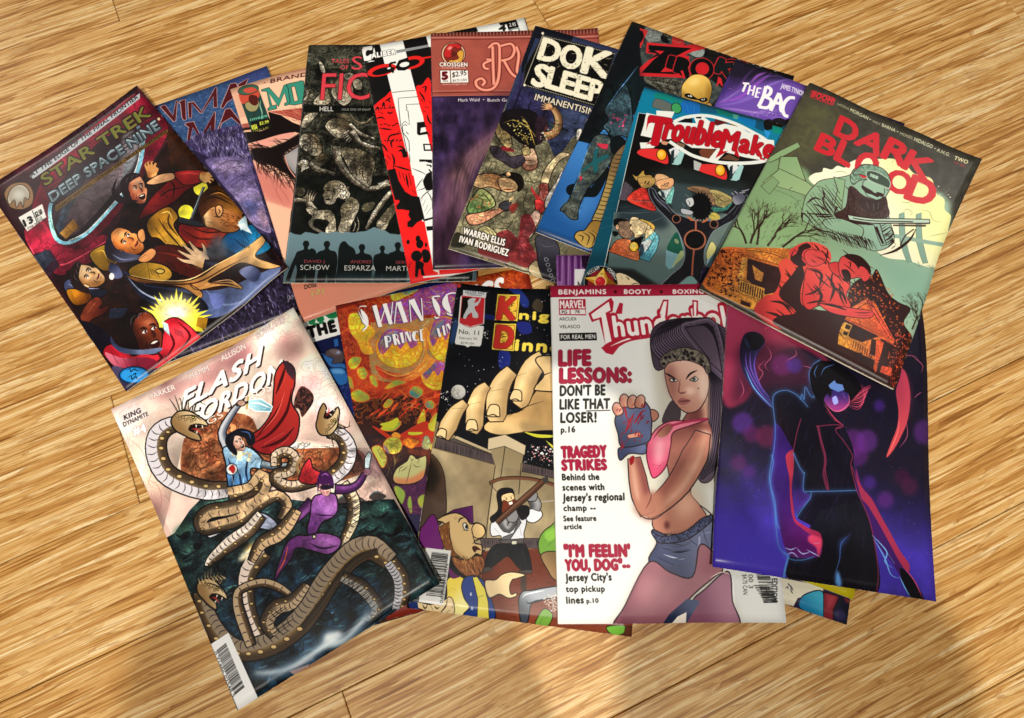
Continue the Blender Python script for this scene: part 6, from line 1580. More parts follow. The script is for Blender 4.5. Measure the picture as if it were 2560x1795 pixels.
# ---- trouble
cover('trouble', '0c4c60', (0.732484,0.230842,-176.079,-0.23131,0.900742,63.1387,1.3672e-06,4.58971e-05))
k='0c0c0c'
F('0c4458','250,10 2700,700 2300,3400 -1000,2600',g=('0c789c',-350,1500,200,300)); 
FS('0c8078','370,100 410,70 520,80 700,150 760,150 740,190 620,190 500,150 400,160'); FS('5c6460','350,240 370,160 420,140 540,180 600,220 640,300 560,310 420,270',ol=('14343c',5)); E('3c9858',652,255,68,62,50,ol=('101c20',9)); FS('1868b8','730,160 950,200 930,320 860,320 740,310'); folds('0c3058',6,'750,180 780,300','790,170 830,310','850,190 850,310','900,210 890,310','930,210 910,310'); folds('50a8e8',5,'770,190 800,290','870,200 880,300')
F('0c5478','950,205 1160,260 1170,320 950,300'); FS('087068','1160,250 1370,320 1380,370 1240,330 1180,320'); F('4c9c90','1360,310 1440,330 1420,380 1370,370'); F('0c74b4','1440,340 1660,390 1640,500 1560,470 1420,380'); folds('083858',6,'1450,360 1560,440','1500,360 1590,460','1560,380 1620,480','1600,390 1640,490'); F('0c4c6c','1650,400 1760,420 1760,540 1640,490'); FS(k,'1750,420 1780,380 1840,370 1880,400 1930,350 2000,370 2020,420 1980,470 1860,500 1770,510'); F('0c8478','1860,450 1980,480 2000,560 1860,550'); F('2890d8','1750,510 1840,540 1790,630')
F(k,'180,325 330,340 300,380 2200,900 1800,2700 -250,2230 -30,1240'); L('e8ece8',7,'-290,2400 -30,1240 180,322 320,340',s=0,t=0)
F('1c2424','0,1240 600,1000 1560,1200 1540,1400 -40,1400',b=40); 
# portraits under the logo
def tv(f_,skin,jacket,lapel,hairc,w=1):
    FS(jacket,f_('-1.3,.15 -.9,-.1 -.4,-.2 .15,.0 .3,.9 -.3,.75 -.9,.55'),ol=(k,5)); E('f0a828',*f_('.0,.35'),*( [f_('.25,0')[0]-f_('0,0')[0] or 20]*1 ),ol=(k,6))
for x,y in((460,870),(1190,1060)):
    FS('d83030',[x-310,y-40,x-240,y-90,x-40,y-90,x+60,y-60,x+75,y+105,x-100,y+60,x-250,y+10],ol=(k,5)); F('9cc8c8',[x+120,y+110,x+260,y-130,x+300,y-70,x+240,y+100,x+200,y+120],ol=(k,4)); F('d8dce0',[x+90,y-80,x+190,y-130,x+230,y-60,x+140,y+50]); F('1c2830',[x+120,y-60,x+160,y-90,x+150,y+90,x+110,y+100]); E('f0a020',x,y-15,62,72,ol=('281408',9)); E('f8c850',x-8,y-25,36,42,b=8); folds(k,5,f'{x+90},{y+40} {x+160},{y-40}',f'{x+150},{y-20} {x+210},{y+20}')
FS('6c3c28','930,800 980,760 1060,750 1130,790 1110,860 1070,910 1000,900 950,860',ol=(k,5)); F('7c5c48','640,680 760,720 740,760 660,720'); F('5c4030','1200,900 1300,830 1440,900 1400,920'); F('b0b4b4','860,920 960,960 920,1060 860,1040'); F('c89070','440,670 560,690 520,730 470,720'); F('5c1818','1140,380 1320,430 1120,470'); F('7c5020','1330,430 1430,470 1320,470')
# logo: ring and barbed letters
w='e4e8e4'
L(w,46,'620,430 760,370 960,340 1150,360 1400,440 1600,540 1760,630 1900,760',t=0); L(w,46,'560,680 680,760 850,860 1100,930 1300,950 1500,945 1700,920 1850,870',t=0)
F(w,'275,320 400,345 400,290 630,300 570,430 900,440 870,370 1000,360 1160,470 1250,440 1450,480 1560,550 1650,560 1670,620 1880,640 1880,760 1700,900 1500,870 1260,810 1140,940 1050,900 1150,770 840,760 640,640 480,660 360,770 200,780 190,700 300,700 340,640 200,610 240,480')
k2='b41020'
def gl(*ss):
    for s in ss: F(k2,s,ol=('400810',4))
T('T','250,700 500,735 330,372',k2,w=.05,o=('400810',4)); F(k2,'290,385 420,385 340,440 300,460 270,555'); F(k2,'360,600 430,640 400,700 260,725 340,680')
T('rouble','478,650 1185,745 560,360',k2,w=.035,o=('400810',4)); T('Make','1200,752 1850,872 1262,520',k2,w=.04,o=('400810',4))
for q in('1200,560 1260,540 1230,800 1300,790 1130,890 1190,780','1400,740 1440,880 1370,840','1680,840 1780,900 1700,890','1060,680 1160,720 1090,745','850,640 880,690 840,735 820,690'): F(k2,q)
F(k,'660,430 760,385 850,380 855,440 760,430'); F(k,'900,360 970,355 960,380 900,378')
# middle row
FS('b09048','90,1110 150,1140 230,1060 250,1120 330,1130 350,1220 300,1280 200,1290 140,1200',ol=(k,6)); folds(k,6,'250,1190 270,1230','280,1180 300,1220','150,1120 180,1170','230,1060 260,1140'); FS('d8a878','380,1120 470,1110 560,1160 600,1230 580,1300 450,1290 370,1240',ol=(k,5)); FS('e8c8a0','470,1150 560,1180 590,1240 540,1270 480,1230',b=8); folds(k,6,'480,1130 520,1170','400,1260 450,1200 440,1300','560,1240 500,1270')
grid((0.69494,0.219009,-390.311,-0.219454,0.854573,1236.96,1.29713e-06,4.35446e-05))
F('4c6464','560,400 1100,340 2100,420 1900,1400 440,1400',g=('6c7c74',900,1300,1200,500),n=('54686a',60,.8,1)) 
F('344448','1100,0 2100,100 1900,420 1300,420 1200,200',b=20); F('202c34','640,260 1150,380 1250,560 1150,620 560,520',b=30,a=.9); F('1c2020','440,1080 800,1110 1130,1320 430,1330',b=14)
F('4c4450','700,0 800,100 720,250 620,240'); FS(k,'740,0 900,0 960,80 830,110 780,60')
FS('dc4030','860,100 960,100 1000,220 1080,370 960,360 720,240',ol=(k,6),g=('b82c28',720,240,1000,150)); L(k,5,'960,230 980,350'); L(k,5,'880,200 960,290'); F('c8dcdc','1100,150 1160,100 1290,40 1300,90 1250,300 1180,240',ol=(k,5)); F('78c0b8','1190,240 1300,60 1310,120 1270,290 1210,290',ol=(k,4)); F('283440','1130,110 1180,150 1200,230 1150,200'); FS('e0a878','1100,0 1280,-40 1300,40 1240,100 1150,110 1090,60',ol=(k,5)); folds(k,7,'1130,80 1240,20 1190,90','1200,0 1180,60'); FS('b08c50','860,-40 1060,-40 1060,40 980,90 900,80',ol=(k,5)); F(k,'950,0 965,5 945,40 935,35'); F(k,'990,5 1005,10 980,45 972,40')
# two men, lower left
FS('8c705c','610,500 720,500 780,560 820,640 780,710 700,730 620,670',ol=(k,6)); FS(k,'560,490 640,470 720,490 720,510 620,520 610,590 560,570'); FS(k,'540,640 600,640 610,680 560,700'); FS('f0d8a8','780,460 880,480 960,540 1000,570 970,640 900,690 820,720 800,660 750,600 780,560 745,540',ol=(k,6)); FS('d8b050','860,480 980,510 1060,570 1050,620 1000,590 960,540 900,510',ol=(k,5)); folds(k,7,'790,550 820,545','800,560 880,610','940,560 920,640','830,700 900,680 960,620'); E('e8b890',600,585,22,34,ol=(k,4)); FS('ecd0a0','960,600 1040,620 1060,680 1000,740 940,750',ol=(k,5)); E('f4dcb0',985,590,22,30,ol=(k,4))
FS('c85c34','510,860 580,760 680,730 780,760 860,880 855,1000 700,960 500,890',ol=(k,6),g=('e08050',520,900,820,800)); L(k,5,'700,900 740,960'); L(k,5,'600,860 680,920'); FS(k,'760,760 850,720 930,700 900,760 860,860 800,800'); E('f4c030',802,830,58,62,ol=('1c1408',11)); E('f8dc78',795,820,36,40,b=8); F('4c98b0','880,900 920,760 1060,640 1120,720 1080,880 990,1015 880,980',ol=(k,6),g=('78c8d8',900,960,1080,760)); F('e8f0f0','900,780 1000,730 1020,770 940,900'); F('2c4050','880,820 920,790 930,880 900,960 870,920'); folds(k,6,'1080,680 1000,820 900,960','1110,760 1040,880','1060,860 1080,880')
for s in('610,240 800,250 1000,270 1280,300','620,340 780,320','600,400 780,410 1000,400','600,460 800,500 1000,520 1200,440','400,360 600,350','400,460 580,480','340,620 540,560','440,240 560,250'): L('9cb4b8',4,s,a=.7)
for s in('740,240 1000,260 1280,300','800,240 1080,250 1260,290'): L('20282c',5,s)
# shadowed portraits at right
FS('8c6c50','1460,90 1560,60 1720,80 1830,150 1840,280 1780,300 1700,200 1580,150',ol=(k,4)); FS('b0a068','1740,110 1860,110 2050,210 2020,260 1960,330 1830,300 1800,200',ol=(k,5)); F('3c8478','1760,330 1920,330 2040,250 2010,300 1960,360 1800,390'); FS('b8a850','1740,430 1800,390 1870,440 1850,500 1760,480'); folds(k,6,'1760,130 1900,240 1960,250','1860,120 1960,200')
FS('185040','1270,720 1340,650 1410,800 1400,900 1320,910 1210,860'); E('708868',1330,760,40,26,50,ol=(k,4)); F('709ca8','1200,870 1370,930 1300,1080 1230,1110 1190,1050'); FS('98a878','1380,880 1420,940 1300,1060 1270,1080')
FS('c8c480','1760,760 1820,820 1800,920 1720,1000 1700,900',ol=(k,4)); F('80a8b8','1700,1000 1800,900 1760,1060 1720,1080')
K('560,480 960,480 1120,720 980,1010 500,900',30,.35,.3); K('700,0 1300,60 1250,300 1080,370 720,240',26,.3,.3); K('1460,60 2050,200 1960,360 1740,480',30,.4,.35)
# costumed figure seen from behind
FS('14141a','1000,90 1060,110 1120,220 1220,300 1300,400 1440,460 1560,500 1700,500 1860,480 2000,380 2160,200 2230,160 2180,260 2060,460 1900,560 1780,640 1700,800 1670,900 1680,1040 1750,1130 1660,1330 1500,1190 1300,1330 1120,1330 1260,1180 1400,1050 1430,860 1340,620 1220,480 1080,330 1000,180',ol=('8890a0',6)); 
folds('9098ac',9,'1020,100 1080,220 1200,340 1280,420','1050,200 1150,330','2040,420 2140,260','1350,640 1400,800 1420,920','1700,1050 1740,1110','1130,1320 1260,1180','1690,840 1700,960'); folds('4c5468',12,'1060,130 1150,260 1260,370','1960,420 2060,300','1900,520 2000,440','1420,1000 1300,1160','1680,1100 1620,1280')
for a,b,c,d in((2020,130,2100,200),(2060,110,2140,160),(2120,130,2200,120),(2150,110,2250,80)): limb('8c8c9c',f'{a},{b} {(a+c)/2},{(b+d)/2+6} {c},{d}',[20,22,16],ol=(k,5))
FS('8c8c9c','2040,180 2140,140 2200,180 2160,260 2080,290 2040,250',ol=(k,5),g=('4c5060',2060,280,2160,180))
q=[]
for i in range(44):
    a=i/44*6.283; rr=1.0 if i%2 else 1.22; q+=[1630+125*rr*np.cos(a),320+160*rr*np.sin(a)]
F('0a0a0c',q); FS('c0c4c8','1450,230 1530,210 1550,290 1500,330 1460,290',ol=(k,6)); FS('a8acb4','1390,350 1500,370 1540,400 1500,430 1400,410',ol=(k,6)); L(k,8,'1470,240 1500,280 1480,310'); folds('d8dce0',8,'1440,160 1490,210','1400,280 1440,330'); F('b8643c','1450,430 1560,500 1500,500'); F('b8643c','1640,520 1740,450 1700,510 1650,530')
for x,y,r in((1330,480,50),(1795,540,50)): E(k,x,y,r,ol=('9c6450',10))
E('0a0a0c',1558,740,128,118,ol=('9c5c44',20)); L('a8604c',20,'1570,500 1568,620',t=0); L('a05840',20,'1545,860 1530,1000 1520,1185',t=0); L('b07058',8,'1500,500 1570,500 1640,480')
F('6c9490','1480,1195 1540,1200 1620,1330 1320,1330')
# round emblem
E('101014',395,1260,205,190,ol=('d8e0e0',5)); E('8c2028',395,1270,160,150); T('ACCLAIM','240,1180 380,1100 225,1150','f0f0f0',w=.05); T('COMICS','470,1110 580,1240 500,1090','f0f0f0',w=.05)
F('c88820','430,1085 480,1210 600,1300 460,1290 440,1400 330,1400 320,1290 190,1210 340,1190',ol=('4c2808',6)); F('f0d068','430,1085 440,1200 340,1195'); F('f0c860','190,1210 340,1195 320,1240'); F('8c5410','600,1300 470,1290 480,1220'); E('c8242c',390,1260,68,66,ol=('ecd890',12)); E('e85050',370,1240,26,20,b=8); E('c8a040',410,1165,22,14)
FS('ecd8b0','580,1170 660,1160 760,1210 880,1300 880,1400 580,1400 600,1290',ol=(k,5)); folds(k,9,'700,1200 740,1230 720,1240','770,1300 830,1280 860,1300','640,1180 660,1240')


# ---- knights
cover('knights', '0c0e14', (1.0644,0.166698,-514.608,-0.122404,1.14827,-23.0135,1.88152e-06,6.31626e-05))
k='120c08'
F('0a0c12','460,60 3000,300 2700,3200 100,2800'); 
for s,w in(('480,240 500,280 470,340 460,420','a'),): FS('243c68','440,380 470,360 480,450 440,560 410,540',b=6)
FS('1c2c74','890,120 980,130 1050,220 1050,280 1000,270 960,180'); FS('141c58','640,320 760,330 780,370 640,350'); FS('1c2470','960,400 1060,410 1080,480 1040,500 980,480'); FS('1c2878','820,620 900,640 900,740 860,780 810,740'); FS('3c3428','1130,220 1170,270 1150,330 1090,300 1090,250')
S('f0f0f0 c8c8d8',"450,100 1250,160 1250,1300 350,1200",150,3.2); S('f0f0f0',"670,450 730,450 720,530 670,520",26,4); S('f0f0f0',"340,940 410,950 400,1040 330,1010",26,4)
E('90908c',480,957,59,g=('b8b8b4',440,990,510,920)); S('707070 c8c8c4',"430,910 530,910 530,1010 430,1010",30,8,a=.5); E('c83c38',487,92,17)
# price badge
F('dcdedc','482,400 690,420 668,570 655,585 580,580 556,592 530,576 460,568 452,550')
F('e0e0de','500,180 700,180 690,400 580,435 480,400',ol=('c8c8c8',4)); F('b82830','510,170 698,190 685,395 580,425 488,395',ol=('f0e8e8',3)); F('d0d4d8','520,128 712,145 705,190 520,170'); T('KENZER AND','536,155 695,164 537,135','303840'); T('COMPANY','555,170 675,180 556,158','303840')
F(k,'515,185 610,190 580,250 570,330 540,360 500,350'); FS('b8bcc0','560,210 600,190 625,200 610,230 640,220 655,195 665,200 640,250 615,260 620,290 640,320 640,350 600,350 590,310 560,330 540,360 520,350 540,300 560,260'); L('8c2028',4,'490,390 580,428 685,395',t=0)
T('No. 11','484,480 648,492 488,446','484848',w=.01); T("February '02",'488,524 634,532 490,506','585858'); T('$2.99 USA','500,562 610,570 502,546','484848')
# red letters in boxes
y='e8d050'
for q,l,p in(('800,158 985,172 965,388 778,372','K','800,358 935,366 828,190'),('775,395 955,408 935,628 753,610','D','778,588 910,606 805,420')):
    F(y,q,ol=('40300c',5)); a=[float(t) for t in q.replace(',',' ').split()]; cx=sum(a[::2])/4; cy=sum(a[1::2])/4
    F('e0b840',[cx+(v-cx)*.86 if i%2==0 else cy+(v-cy)*.88 for i,v in enumerate(a)],ol=('5c2c10',5)); S('3c2410',[cx+(v-cx)*.8 if i%2==0 else cy+(v-cy)*.8 for i,v in enumerate(a)],50,5,r2=12); T(l,p,'b02c24',w=.05,o=('501010',3))
T('nights of the','980,372 2100,520 985,308',y,w=.06); T('inner Table','945,618 2000,740 955,535',y,w=.06); T('II','1190,815 1260,822 1200,680','0c0c0c',w=.06,o=('c8ccd0',3)); 
F('847454','300,1190 460,1320 800,1470 790,1620 0,1620 0,1300'); F('b0a080','465,1315 800,1460 800,1475 445,1340'); F('504844','445,1335 790,1480 785,1540 290,1395',ol=(k,4)); Hh('201c20','445,1340 790,1485 785,1535 300,1395',96,6,3,jit=.1)
# giant hand
sk='dcbc84'
FS(sk,'690,1260 720,1200 880,1140 1000,1100 1120,940 1200,880 1700,900 1700,1300 1250,1270 1000,1290 860,1310 760,1300',ol=(k,9),g=('b89460',900,1300,1000,1100)); FS('a88c60','1000,1200 1250,1240 1600,1250 1600,1300 1250,1280 1020,1280',b=10,clip=True)
limb(sk,'1180,700 1090,760 1030,880 990,1020 960,1070',[150,170,180,150,90],ol=(k,9),sh='a8885c',side=-1,hi='f0dca8')
FS(sk,'1110,700 1250,680 1700,760 1700,950 1160,950 1110,910 1180,820',ol=(k,9)); L(k,8,'1130,900 1170,830 1250,800')
limb(sk,'920,780 850,860 800,980 790,1140 790,1200',[110,150,180,170,110],ol=(k,9),sh='a8885c',side=-1,hi='f0dca8')
limb(sk,'720,900 660,960 620,1080 610,1220 590,1290',[70,120,150,150,90],ol=(k,9),sh='a8885c',side=-1,hi='f0dca8')
limb(sk,'540,1040 460,1120 400,1230 350,1330',[70,120,150,110],ol=(k,9),sh='a8885c',side=-1,hi='f0dca8')
K('540,1030 1180,690 1700,760 1700,1300 860,1310 350,1400',60,.0,.16)
for x,y_,a,r in((955,985,10,48),(770,1110,8,52),(590,1230,0,48),(345,1295,18,40)):
    f=loc(x,y_,r,a); FS('e8cc98',f('-.95,.9 -.8,-.6 -.2,-1 .7,-.8 1,.4 .9,.8'),ol=(k,7)); L(k,8,f('-.95,1 0,.6 1,.95'))
folds(k,5,'950,830 1040,800','740,950 850,930','560,1060 660,1040','430,1090 520,1090','890,1160 1000,1090 1180,1030','880,1150 1020,1100')
FS('c8c83c','1010,1280 1120,1300 1250,1310 1250,1330 1120,1330',ol=(k,3)); F('d8d040','1190,1350 1260,1400 1260,1430')
# castle wall
grid((1.0409,0.163017,-331.798,-0.119701,1.12292,1411.95,1.83998e-06,6.17681e-05))
F('a89878','290,60 805,200 720,850 -100,900 -60,300',g=('847458',300,300,700,150)); F('54484a','350,-20 810,130 808,195 330,60',ol=(k,4)); Hh('201c20','350,-10 808,135 800,190 320,60',96,9,4,jit=.1)
FS('4c3c34','290,110 340,140 390,220 415,350 405,620 200,700 100,600 200,200',ol=(k,5),g=('5c4434',300,600,300,250)); FS('14100c','290,120 350,200 370,330 250,420 240,200',b=30,a=.9)
S('f0f0f0 c8c8d8',"640,30 1260,30 1260,220 1000,180 1040,60 700,20",90,4); S('f0f0f0 d89090',"1060,40 1250,60 1240,180 1100,150",60,6)
F('a89878','745,20 880,-20 1030,40 1005,180 1300,250 1300,870 720,860 800,200',g=('887a5c',720,600,1100,200)); F('c4b494','745,-10 875,-40 1035,45 1025,120 870,50 740,80',ol=(k,4)); F('54484a','1015,180 1300,250 1300,310 1005,245',ol=(k,4)); Hh('201c20','1015,182 1300,250 1300,305 1008,245',96,9,4,jit=.1); 
for s in('875,50 840,300','1000,180 980,420','800,200 740,620 722,840'): L(k,5,s,t=0)
F('54484a','680,760 1280,760 1280,840 700,830',ol=(k,4)); Hh('201c20','700,765 1280,765 1280,835 700,825',94,10,4,jit=.1)
F('7c3c28','700,860 1300,830 2400,900 2400,1700 640,1600',g=('642c1c',900,1500,900,900)); S('4c2014',"700,880 1280,880 1850,1500 760,1400",140,4,r2=26,ang=6)
K('290,60 805,200 1300,300 1300,860 700,860 300,700',50,.0,.18)
# crossbow and bearded archer
L('1a0e08',26,'755,335 850,300 1000,295 1160,320 1400,400',t=0); L('6c4430',18,'760,333 850,302 1000,298 1160,324 1400,404',t=0); L('1a1410',4,'755,340 830,420',t=0); L('c0c0c0',4,'1150,480 1250,470',t=0)
FS('14161c','720,980 740,880 800,810 920,800 1020,800 1060,880 1080,1000 1060,1020 980,990 900,900 830,940 760,990',ol=(k,5)); folds('4c5060',5,'780,880 830,840','1000,850 1040,960')
FS('d8dce4','765,650 820,600 900,580 1000,560 1040,620 1020,720 1010,770 860,780 840,740 770,740',ol=(k,6)); folds('7c8498',8,'790,680 830,720','980,640 1000,740','920,660 900,740'); FS('e4e8f0','1060,540 1140,540 1160,590 1100,640 1040,620',ol=(k,6))
F('5c5c60','980,600 1000,640 900,790 840,780 860,750 940,720',ol=(k,4)); F('504c4c','830,775 1020,760 1015,800 850,800',ol=(k,4)); F('c8c8b8','925,780 965,778 965,806 925,808',ol=(k,4))
limb('848488','850,560 860,640 900,690 940,620',[90,80,60,60],ol=(k,5),sh='3c3c40',hi='c0c0c4'); limb('848488','1080,440 1110,500 1100,540',[80,90,80],ol=(k,5),sh='3c3c40',hi='c0c0c4'); FS('848488','880,560 950,530 980,570 960,630 900,630',ol=(k,5)); FS('848488','1025,430 1060,395 1120,410 1110,470 1040,470',ol=(k,5))
FS('101014','810,420 850,375 930,380 945,440 910,420 860,440 850,560 820,600 780,640 760,600 820,540',ol=(k,4)); FS('101014','960,520 1050,510 1060,580 1000,620')
FS('e8cc98','850,430 930,410 950,470 940,520 880,530 855,490',ol=(k,5)); FS('6c2c18','860,470 900,480 950,460 960,500 920,560 880,590 850,560',ol=(k,4)); F('f0f0e8','900,485 930,475 935,495 910,505'); folds(k,7,'865,440 895,450','910,440 935,430'); E(k,885,458,5); E(k,922,450,5)
limb('5c3c2c','810,640 900,560 1050,430 1180,310',[40,44,48,40],ol=(k,5),sh='3a2218',hi='8c6450'); F('343434','1160,310 1200,270 1210,330 1180,340')
F('484040','700,980 750,980 790,1000 700,1030',ol=(k,4)); F('484040','980,1010 1080,1000 1080,1030 990,1030',ol=(k,4)); L('3c2c24',44,'1015,1020 1018,1160',t=0)
FS('6c9c3c','1130,800 1160,720 1220,670 1300,640 1400,900 1220,860 1150,890',ol=(k,6)); folds('24481c',7,'1180,780 1230,720','1200,820 1260,760'); FS('8cc44c','1180,720 1260,680 1260,760 1200,780',b=6,a=.8); FS('9c7c54','1150,890 1240,860 1400,900 1500,1000 1400,1100 1260,1080 1200,1000',ol=(k,6),g=('786040',1180,1000,1280,900))
# jester face, big
FS('6c1c70','220,700 245,660 330,580 400,840 240,830 215,780',ol=(k,6)); F('501858','390,590 480,540 625,508 632,655 560,600 470,570',ol=(k,5)); 
FS('dcbc84','350,620 420,580 500,565 570,600 610,650 660,640 715,670 720,720 690,760 640,780 650,800 690,810 700,850 690,890 650,880 600,930 540,910 480,860 460,800 440,700 400,640',ol=(k,8)); FS('dcbc84','620,680 650,645 700,660 722,710 700,750 660,760 630,740',ol=(k,6)); FS('b89460','460,760 500,840 580,910 540,915 470,860',b=8,clip=False,a=.7)
F('7c4c24','360,680 445,630 450,760 480,860 520,900 460,900 400,820',ol=(k,4)); S('3c1c0c d09050',"360,680 445,640 480,880 420,850",60,4,r2=16,ang=70)
E('f0f0e8',570,670,18,30,-20,ol=(k,6)); E(k,576,672,9,16); L(k,12,'515,640 530,610 565,600'); folds(k,5,'480,600 500,620','490,590 512,612','545,700 600,700'); folds(k,6,'625,740 640,790 620,800'); FS('3c1810','640,870 620,830 650,820 690,850 660,850')
FS('8c5430','470,900 560,930 640,900 700,900 720,950 700,1010 650,1060 600,1060 540,1030 480,960',ol=(k,5)); S('3c1c0c d09858',"480,910 710,910 690,1020 560,1040",130,4,r2=18,ang=70)
for i in range(6): E('8c5430',592-i*5,1080+i*24,20,16,20,ol=('3c1c0c',5)); E('8c5430',690-i*2,1050+i*14,14,10,20,ol=('3c1c0c',4)) if i<4 else None
FS('f0d850','430,1080 520,1050 600,1120 600,1250 560,1380 300,1340 420,1230',ol=(k,5),g=('f8f0a0',450,1150,560,1250)); folds('8c6c1c',5,'460,1140 500,1160','480,1260 520,1300'); FS('5c1858','440,980 500,1040 540,1050 480,1070 450,1050'); 
FS('24408c','570,1060 650,1050 720,1100 770,1230 790,1385 560,1360 600,1290 560,1220 540,1130',ol=(k,6)); F('e8dc58','625,1060 660,1055 720,1150 745,1250 752,1385 660,1375 665,1230',ol=(k,4)); folds('0c1c4c',6,'580,1240 640,1230','650,1220 710,1200'); E('c0c8e0',612,1190,8,14); E('c0c8e0',620,1300,8,14)
FS('e8d0a0','720,1090 800,1080 850,1040 920,1020 1000,1030 1030,1045 960,1070 930,1080 910,1130 920,1190 960,1180 960,1205 900,1220 830,1190 750,1215',ol=(k,6)); folds('a88454',5,'860,1050 900,1060','890,1040 930,1045')
FS('ecd4a4','200,1250 300,1270 400,1240 450,1210 480,1260 460,1350 210,1300',ol=(k,5)); folds(k,8,'240,1270 260,1300 280,1270','300,1275 320,1310','330,1280 350,1300 370,1290','370,1340 420,1280 430,1220','410,1345 450,1310','460,1300 490,1260'); F('1c3070','130,1260 200,1240 210,1310 150,1310')
# armoured leg and boot
FS('38404c','980,1230 1010,1170 1080,1160 1180,1140 1300,1130 1300,1200 1180,1230 1080,1260 1050,1400 1000,1410 985,1330',ol=('101014',8),g=('a8b0bc',990,1330,1100,1180)); L('e8f0f8',10,'1010,1220 1040,1190 1180,1160'); L('14181c',14,'1040,1240 1060,1260 1200,1220'); S('a8a49c e0dcd4',"1170,1200 1300,1180 1290,1320 1190,1320",120,6,r2=10)
FS('6c9c3c','1110,1430 1130,1360 1180,1300 1240,1350 1200,1440',ol=(k,5)); folds('24481c',6,'1140,1420 1170,1360','1180,1380 1210,1350')
FS('6cac3c','1660,1440 1790,1430 1800,1480 1740,1510 1680,1490',ol=(k,5)); F('5c3020','1800,1440 1850,1440 1840,1520 1790,1510',ol=(k,4))
# bar code
F('e0e2e2','265,832 460,855 400,1278 210,1250'); B('438,880 395,1220 310,865',34); T('06256008304','396,1262 440,955 372,1258','303030')

grid((1.0644,0.166698,-514.608,-0.122404,1.14827,-23.0135,1.88152e-06,6.31626e-05))
limb(sk,'540,1040 460,1120 400,1230 350,1330',[70,120,150,110],ol=(k,9),sh='a8885c',side=-1,hi='f0dca8')
f=loc(345,1295,40,18); FS('e8cc98',f('-.95,.9 -.8,-.6 -.2,-1 .7,-.8 1,.4 .9,.8'),ol=(k,7)); L(k,8,f('-.95,1 0,.6 1,.95')); folds(k,5,'430,1090 520,1090')

# ---- swan
cover('swan', '7c2014', (0.860294,-0.136898,-362.495,0.203008,0.937522,-510.877,1.54783e-06,5.19608e-05))
rd='a82018'
F('8c2410','515,480 1250,240 2400,-50 2400,800 1400,1610 600,1500',n=('a82c14',40,2,1)); F('b84418','1100,300 1900,60 2400,40 2400,400',n=('7c2410',20,2,1)); 
S('d86020 3c0c08 e8a030',"530,490 1100,300 2300,0 2300,300 1700,300 800,480",140,6,r2=40,ang=40); S('e08028 2c0804',"520,500 640,480 680,900 560,900",40,4,r2=30)
F('2c100c','580,1400 1300,1300 1500,1610 2000,1610 1200,3200 700,2400'); 
for i in range(70):
    r=np.random.default_rng(i+3); x=r.uniform(580,1520); y=r.uniform(1120,1560); a=-np.pi*r.uniform(.15,.35); l=r.uniform(60,180)
    L(['c82018','e85028','501008','a01c14'][i%4],r.uniform(8,26),f'{x:.0f},{y:.0f} {x+l*.5*np.cos(a):.0f},{y+l*.5*np.sin(a)-8:.0f} {x+l*np.cos(a):.0f},{y+l*np.sin(a):.0f}')
# great flower of three heads
y='d8d830'; o='e88c28'
FS('b83c1c','600,1060 900,1080 1300,1120 1560,1080 1560,1240 1300,1340 1000,1300 640,1260',a=.8); FS('a8b070','840,640 900,600 1500,540 1600,540 1560,1000 1100,1180 840,1100',a=.7)
FS(y,'640,520 740,520 780,600 860,650 880,720 820,780 860,900 760,900 700,780 640,700 620,600',ol=(o,6),g=('e8b828',660,560,760,860)); folds('a8a020',6,'660,560 700,680 740,760','740,540 760,640 840,720','720,800 740,860','840,680 790,760 800,850')
FS('c8c83c','1040,320 1120,250 1300,210 1380,220 1330,270 1200,330 1080,390',ol=('8c9c40',5)); FS('5c9c88','1170,270 1260,250 1300,270 1220,310 1180,320')
FS('743494','1240,340 1340,240 1480,210 1700,220 1680,560 1500,520 1380,520 1200,600 1060,600 920,600 940,460 1040,400',n=('984cb0',22,2,1)); 
for i in range(34):
    r=np.random.default_rng(i+90); x=r.uniform(950,1680); y_=r.uniform(230,580); L(['8cc8a0','a0d0c8','c870c8','e8e0a0'][i%4],r.uniform(4,10),f'{x:.0f},{y_:.0f} {x+r.uniform(-70,70):.0f},{y_+r.uniform(-40,40):.0f} {x+r.uniform(-110,110):.0f},{y_+r.uniform(-90,90):.0f}',a=.8)
